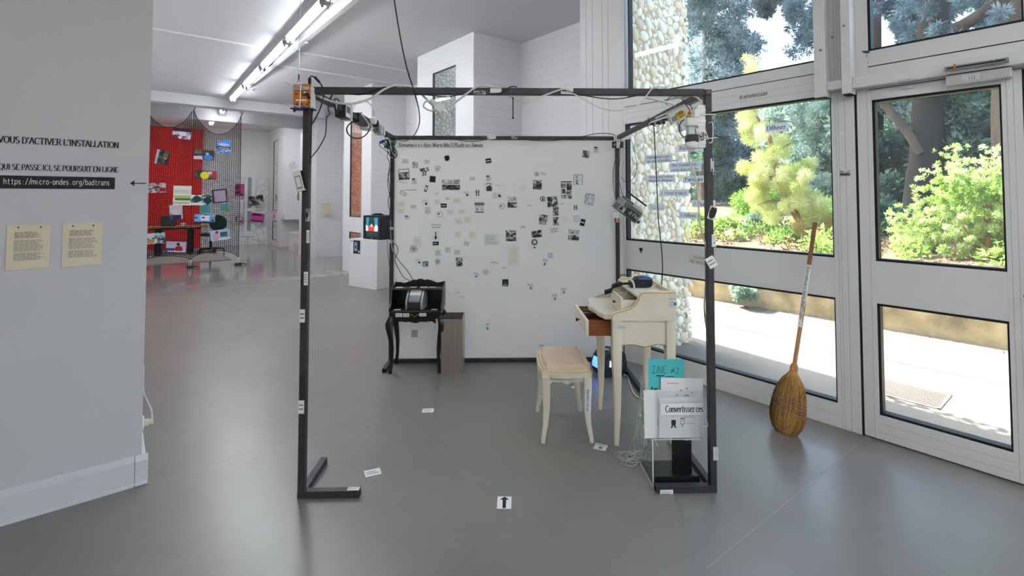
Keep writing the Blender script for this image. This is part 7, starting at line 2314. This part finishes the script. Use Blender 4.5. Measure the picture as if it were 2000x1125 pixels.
# beige note on the niche wall, white box and hanging casing further back
sheet('note', 'small beige note on the white boarded niche wall', 'note', frame_mtx(BM @ Vector((3.91, 11.70, 1.16)), (NX, NY, 0), (-SX, -SY, 0)), .19, .25, 'paper_beige', [('lines', -.4, .4, .36, .42, 1, 'grey_ink')])
sbox('wall_casing', (3.74, 4.35, 14.62, 15.05, .80, CEIL, 'wall_paint'))
mb = MB()
mb.box(-.14, .16, -.3, .2, 0, .46, mat('box_white', '#e6dfe0', .7))
mb.box(-.145, .165, -.305, .205, .46, .475, 'box_white')
tag(mb.build('white_box', None, BM @ T(3.92, 14.1, 0)), 'low white box on the floor under the hanging wall casing', 'box')
sheet('tape_strip', 'strip of blue tape on the hanging wall casing', 'tape', frame_mtx(BM @ Vector((3.738, 14.72, .82)), (-SX, -SY, 0), (-NX, -NY, 0)), .05, .2, mat('blue_tape', '#7fc0d6', .6), [])

# ------------------------------------------------------------------ net with photographs
NA = [Vector((-7.33, 9.79, 0)), Vector((-6.48, 10.0, 0)), Vector((-5.76, 10.44, 0))]


def zpix(y, p):
    return at_v(1000, y, 0).z if 0 else EYE + (385.3 - y) / FOC * p.y * 1.0


COLS, ROWS = 46, 68


def net_pt(a_, b_):
    """a_ along the net 0..2, b_ up 0..1"""
    i = min(1, int(a_))
    f = a_ - i
    p = NA[i].lerp(NA[i + 1], f)
    sag = 4 * f * (1 - f)
    ztop = (3.26 if i == 0 else 3.2) * 1 - sag ** .8 * (.44 if i == 0 else .45) + (.0 if i == 0 else f * (-.05))
    zbot = .16 + sag ** .7 * (.09 if i == 0 else .16)
    z = zbot + (ztop - zbot) * b_
    pin = 1 - .05 * math.sin(math.pi * b_)
    nrm = Vector((.35, -.93, 0))
    w_ = .035 * math.sin(a_ * 14 + b_ * 2) * math.sin(math.pi * b_) + .05 * sag * math.sin(math.pi * b_)
    q = p + nrm * w_
    return Vector((q.x, q.y, z))


ne = empty('rope_net', T(*NA[1]), 'black rope net hung from the ceiling, photographs clipped all over it', 'net')
nei = ne.matrix_world.inverted()
mb = MB(nei)
ga = [2 * i / COLS for i in range(COLS + 1)]
gb = [i / ROWS for i in range(ROWS + 1)]
grid = [[net_pt(a_, b_) for b_ in gb] for a_ in ga]
for i in range(0, COLS + 1):
    e = i in (0, COLS // 2, COLS)
    mb.tube([grid[i][j] for j in range(0, ROWS + 1, 2)], .008 if e else .005, 'net_cord', 3, 1)
tag(mb.build('vertical_cords', ne), kind='stuff')
mb = MB(nei)
for j in range(0, ROWS + 1):
    e = j in (0, ROWS)
    mb.tube([grid[i][j] for i in range(0, COLS + 1)], .008 if e else .005, 'net_cord', 3, 1)
tag(mb.build('horizontal_cords', ne), kind='stuff')
for i_, p in enumerate(NA):
    tz = net_pt(float(i_), 1).z
    bz = net_pt(float(i_), 0).z
    part('hanging_cord', ne, lambda m: (setattr(m, 'T', nei), m.tube([Vector((p.x, p.y, tz)), Vector((p.x + .03, p.y + .02, tz + .1)), Vector((p.x + .02, p.y, CEIL))], .008, 'net_cord', 5, 2), m.tube([Vector((p.x, p.y, tz + .05)), Vector((p.x - .04, p.y, tz + .12))], .006, 'net_cord', 4, 1)))
    part('tie_cord', ne, lambda m: (setattr(m, 'T', nei), m.tube([Vector((p.x, p.y, bz)), Vector((p.x + .02, p.y - .02, bz * .6)), Vector((p.x, p.y, .03))], .01, 'cable_white', 5, 2), m.tube([Vector((p.x, p.y, bz)), Vector((p.x - .03, p.y - .02, bz * .5)), Vector((p.x - .01, p.y, .03))], .008, 'cable_white', 5, 2)))
for i_, p in enumerate(NA):
    mb = MB()
    mb.lathe([(.07, 0), (.075, .02), (.06, .04), (.0, .045)], 'plastic_black', 12)
    mb.tube([(.05, 0, .02), (.12, -.02, .03), (.18, 0, .012)], .01, 'plastic_black', 5)
    tag(mb.build('net_weight', None, T(p.x, p.y, 0)), ('black floor weight tying the left corner of the net', 'black floor weight tying the middle of the net', 'black floor weight tying the right corner of the net')[i_], 'weight')


def net_photo(px, py, w_, h_, rot, paper, prints, lb):
    # depth of the net plane at this pixel
    r_ = ray(px, py)
    best = None
    for a0, a1 in ((0, 1), (1, 2)):
        A0, A1 = NA[a0], NA[a1]
        d = A1 - A0
        den = r_.x * d.y - r_.y * d.x
        t_ = (A0.x * d.y - A0.y * d.x) / den
        u_ = ((r_.x * t_ - A0.x) * d.x + (r_.y * t_ - A0.y) * d.y) / d.length_squared
        if best is None or (0 <= u_ <= 1):
            best = (t_, d)
    t_, d = best
    n_ = Vector((d.y, -d.x, 0)).normalized()
    p = Vector((r_.x * t_, r_.y * t_, EYE + r_.z * t_)) + n_ * .10
    k = p.y / FOC
    cosf = abs(d.normalized().x) ** 1
    sheet('photograph', lb, 'photograph', frame_mtx(p, d, n_) @ R(rot), w_ * k / max(.6, cosf) * .95, h_ * k, paper, prints, 'photographs on the net', th=.003)


NPH = [
    (359, 263, 33, 19, -6, 'photo_lilac', [('poly', [(-.5, -.5), (-.1, -.5), (-.3, -.1), (-.5, -.2)], '#8a2f3a'), ('rect', -.5, .5, .25, .5, '#23243c'), ('ell', .05, .0, .22, .2, '#e9e6ee')], 'photograph with a pale streaked scene at the top of the net'),
    (322, 308, 24, 28, -9, 'photo_dark', [('poly', [(-.5, .5), (-.3, .5), (-.35, -.5), (-.5, -.5)], '#b9c3cc'), ('ell', .2, .1, .2, .28, '#6d6255'), ('ell', .2, -.05, .08, .05, '#e9b04a')], 'dark brownish photograph with a glowing spot on the net'),
    (437, 287, 21, 26, -2, 'photo_blue', [('rect', -.5, .5, .05, .5, '#3b82d0'), ('ell', 0, .15, .4, .1, '#9cc2ea'), ('rect', -.5, .5, -.2, .0, '#2a2f35'), ('rect', -.4, .4, -.16, -.08, '#c9a06a'), ('disc', -.25, .4, .1, '#e0603a')], 'photograph of a blue sky over a town at the right of the net'),
    (399, 303, 31, 19, -2, 'photo_dark', [('ell', .2, -.25, .22, .3, '#2f74c4'), ('ell', .15, .1, .08, .14, '#c99a8a'), ('poly', [(-.5, -.5), (-.05, -.5), (-.1, -.1), (-.5, -.2)], '#c3b6c4')], 'photograph of a person in a blue top on the net'),
    (402, 342, 32, 17, -1, 'photo_dark', [('disc', -.05, -.05, .44, '#e6d21e'), ('rect', .3, .5, -.5, .5, '#a8201e'), ('rect', .1, .28, .1, .4, '#cfcfd6')], 'photograph of a bright yellow disc on the net'),
    (310, 367, 34, 19, 2, 'photo_mix', [('rect', -.5, .5, -.1, .0, '#5c9c8e'), ('poly', [(.1, -.4), (.5, -.4), (.5, -.05), (.2, 0)], '#a51e4a'), ('poly', [(-.3, -.5), (.0, -.5), (-.1, -.2)], '#d8dcea')], 'photograph in teal and magenta at the left of the net'),
    (360, 382, 32, 38, -1, 'paper', [('rect', -.5, .5, -.1, .0, '#b9c46a'), ('rect', -.4, .5, -.25, -.12, '#5d7a3e'), ('rect', -.5, .5, .1, .3, '#d7dcc8'), ('rect', -.5, .4, -.42, -.32, '#cfc87a')], 'pale sheet with green bands in the middle of the net'),
    (393, 391, 32, 20, -2, 'photo_teal', [('ell', -.2, .1, .2, .3, '#1c3f36'), ('ell', .3, .0, .2, .3, '#24343f'), ('rect', -.5, .1, -.5, -.25, '#e6e9ea')], 'photograph with dark green foliage shapes on the net'),
    (429, 383, 23, 27, 6, '#3a3142', [('rect', -.36, .4, -.4, .4, '#a593a9')], 'framed purple-grey photograph at the right of the net'),
    (348, 414, 23, 28, 3, 'photo_lilac', [('rect', -.5, .5, -.05, .5, '#c9c4da'), ('ell', .0, .0, .34, .2, '#d9d3c4'), ('rect', -.3, .4, -.5, -.2, '#2b2f5e')], 'pale lilac photograph with a dome shape on the net'),
    (400, 427, 31, 18, -2, 'photo_blue', [('rect', -.2, .22, -.22, .36, '#dfe8ee'), ('rect', -.14, .0, .05, .2, '#1f2c44'), ('rect', -.5, .5, -.5, -.32, '#182b52')], 'blue photograph of a white screen on the net'),
    (307, 465, 36, 21, 4, 'photo_teal', [('ell', -.25, -.25, .24, .2, '#d9955f'), ('rect', -.5, .0, .1, .5, '#e4e9ee'), ('ell', .2, -.1, .08, .16, '#c02a3a')], 'photograph with an orange table scene at the lower left of the net'),
    (430, 458, 30, 20, 6, '#a9c3dc', [('ell', -.22, -.1, .16, .38, '#c9a0b0'), ('ell', -.16, .28, .08, .14, '#c02a30'), ('rect', .0, .36, -.2, .25, '#3d5f66'), ('rect', -.1, .5, -.5, -.35, '#e9eef4')], 'photograph of a figure at a monitor at the lower right of the net'),
    (348, 481, 35, 20, -4, '#c3bede', [('ell', .15, -.2, .2, .3, '#b3161e'), ('ell', .1, .25, .08, .16, '#2b1c1e'), ('rect', -.5, -.05, -.5, -.15, '#28406e'), ('rect', -.4, .5, -.5, -.4, '#e9e6f2')], 'photograph of a person in red at the bottom of the net'),
    (401, 408, 16, 17, 0, '#4d9a9c', [('lines', -.4, .4, -.4, .4, 4, '#2f6a6c')], 'teal sheet between two photographs on the net'),
    (438, 404, 10, 13, 0, '#3f9490', [('disc', .4, -.45, .3, '#3f8a4a')], 'small teal sheet near the right edge of the net'),
]
for a_ in NPH:
    net_photo(*a_)

# ------------------------------------------------------------------ work place behind the net
rg = sbox('trim_6', (.3, 2.15, 12.75, 16.2, 0, .012, 'rug_grey'))
dkp = at_z(336, 497)
dk = empty('work_table', T(dkp.x, dkp.y, .012) @ R(33), 'wooden work table with dark panel legs behind the net', 'table')
part('table_top', dk, lambda m: m.box(-.55, .75, -.35, .35, .66, .69, 'desk_wood'), bevel=.004)
part('under_frame', dk, lambda m: m.box(-.45, .6, -.28, .28, .62, .66, 'plastic_dark'))
for x in (-.28, .38):
    lpn = part('leg_panel', dk, lambda m: m.box(x - .07, x + .07, -.1, .1, .03, .62, 'plastic_black'))
    part('foot', lpn, lambda m: m.box(x - .06, x + .06, -.33, .33, 0, .035, 'plastic_black'), bevel=.006)
mo = empty('laptop', T(dkp.x, dkp.y, .703) @ R(33) @ T(-.08, .06, 0), 'dark open laptop seen from behind on the work table', 'laptop')
part('base', mo, lambda m: m.box(-.16, .16, -.11, .11, 0, .018, 'plastic_dark'), bevel=.003)
part('lid', mo, lambda m: m.box(-.16, .16, -.006, .006, 0, .24, mat('laptop_lid', '#2e3a38', .5)), bevel=.003, mtx=T(0, -.1, .015) @ R(-14, 'X'))
cp = empty('mug', T(dkp.x, dkp.y, .703) @ R(33) @ T(.2, -.2, 0), 'white mug on the work table behind the net', 'mug')
part('body', cp, lambda m: m.lathe([(.036, 0), (.04, .01), (.042, .09), (.038, .09), (.036, .012), (.0, .012)], 'plastic_white', 18))
part('handle', cp, lambda m: m.tube([(.04, 0, .075), (.065, 0, .07), (.068, 0, .04), (.042, 0, .022)], .006, 'plastic_white', 6))
cpos = at_z(411, 494)
ch = empty('office_chair', T(cpos.x, cpos.y, .012) @ R(20), 'dark green swivel office chair behind the net', 'chair')
part('seat', ch, lambda m: m.lathe([(.0, .42), (.2, .42), (.235, .44), (.235, .47), (.2, .49), (.0, .495)], 'chair_green', 20))
part('backrest', ch, lambda m: m.prism([(.2 * math.cos(math.radians(q * 18)) * (1 if abs(math.sin(math.radians(q * 18))) < .8 else .95), .75 + .21 * math.sin(math.radians(q * 18))) for q in range(20)], -.03, .03, 'chair_green', 'y'), bevel=.012, mtx=T(.14, .2, 0) @ R(8, 'X'))
part('back_stem', ch, lambda m: m.tube([(.02, .08, .43), (.1, .2, .45), (.14, .25, .6)], .02, 'plastic_black', 6))
part('column', ch, lambda m: m.lathe([(.03, .08), (.03, .3), (.02, .3), (.02, .43)], 'plastic_black', 12))
for q in range(5):
    a_ = math.radians(72 * q + 10)
    c_, s_ = math.cos(a_), math.sin(a_)
    bar = part('base_arm', ch, lambda m: m.tube([(0, 0, .1), (.15 * c_, .15 * s_, .1), (.3 * c_, .3 * s_, .075)], .02, 'plastic_black', 6))
    part('castor', bar, lambda m: m.lathe([(.0, -.02), (.028, -.018), (.028, .018), (.0, .02)], 'plastic_black', 12, (.3 * c_, .3 * s_, .029), 'x'))
# posters on the end wall
def emtx(px, py, rot=0, s=16.47):
    return frame_mtx(at_s(px, py, s), (NX, NY, 0), (-SX, -SY, 0)) @ R(rot)


for x, y, w_, h_, rot, pc, pr, lb in ((468, 371, 18, 24, 0, '#b0427e', [('rect', -.45, -.1, .1, .35, '#5a1c40'), ('rect', -.45, .1, -.28, -.12, '#2a1020'), ('rect', .1, .4, -.45, -.3, '#2a1020')], 'magenta poster with dark shapes on the end wall'),
                                      (467, 403, 16, 25, 0, '#d9d9e2', [('lines', -.4, .4, -.4, .4, 8, 'faint_ink')], 'pale typed sheet on the end wall below the magenta poster'),
                                      (469, 427, 18, 12, -2, 'photo_mix', [('ell', -.1, -.05, .3, .25, '#d9b9b0')], 'dark reddish photograph low on the end wall'),
                                      (501, 391, 28, 18, 9, 'photo_bw', [], 'tilted black and white photograph on the end wall'),
                                      (503, 425, 27, 17, -8, '#c24a98', [('rect', -.4, .3, .2, .42, '#3a1430'), ('rect', -.45, .45, -.45, -.3, '#4a1c3c')], 'tilted pink poster below the black and white photograph')):
    p = at_s(x, y, 16.47)
    d = BM.to_3x3() @ Vector((1, 0, 0))
    q1, q0 = at_s(x + 1, y, 16.47), at_s(x - 1, y, 16.47)
    kx = (q1 - q0).length / 2
    ky = (at_s(x, y - 1, 16.47) - at_s(x, y + 1, 16.47)).length / 2
    sheet('poster', lb, 'poster', emtx(x, y, rot), w_ * kx, h_ * ky, pc, pr, th=.003)
sheet('poster', 'pale pink print on the furthest window pier', 'poster', frame_mtx(BM @ Vector((3.748, 15.75, .88)), (-SX, -SY, 0), (-NX, -NY, 0)), .5, .3, '#e3c9d6', [('rect', -.2, .1, -.3, .1, '#a8779a'), ('lines', -.4, .4, .2, .4, 1, '#c79db4')])
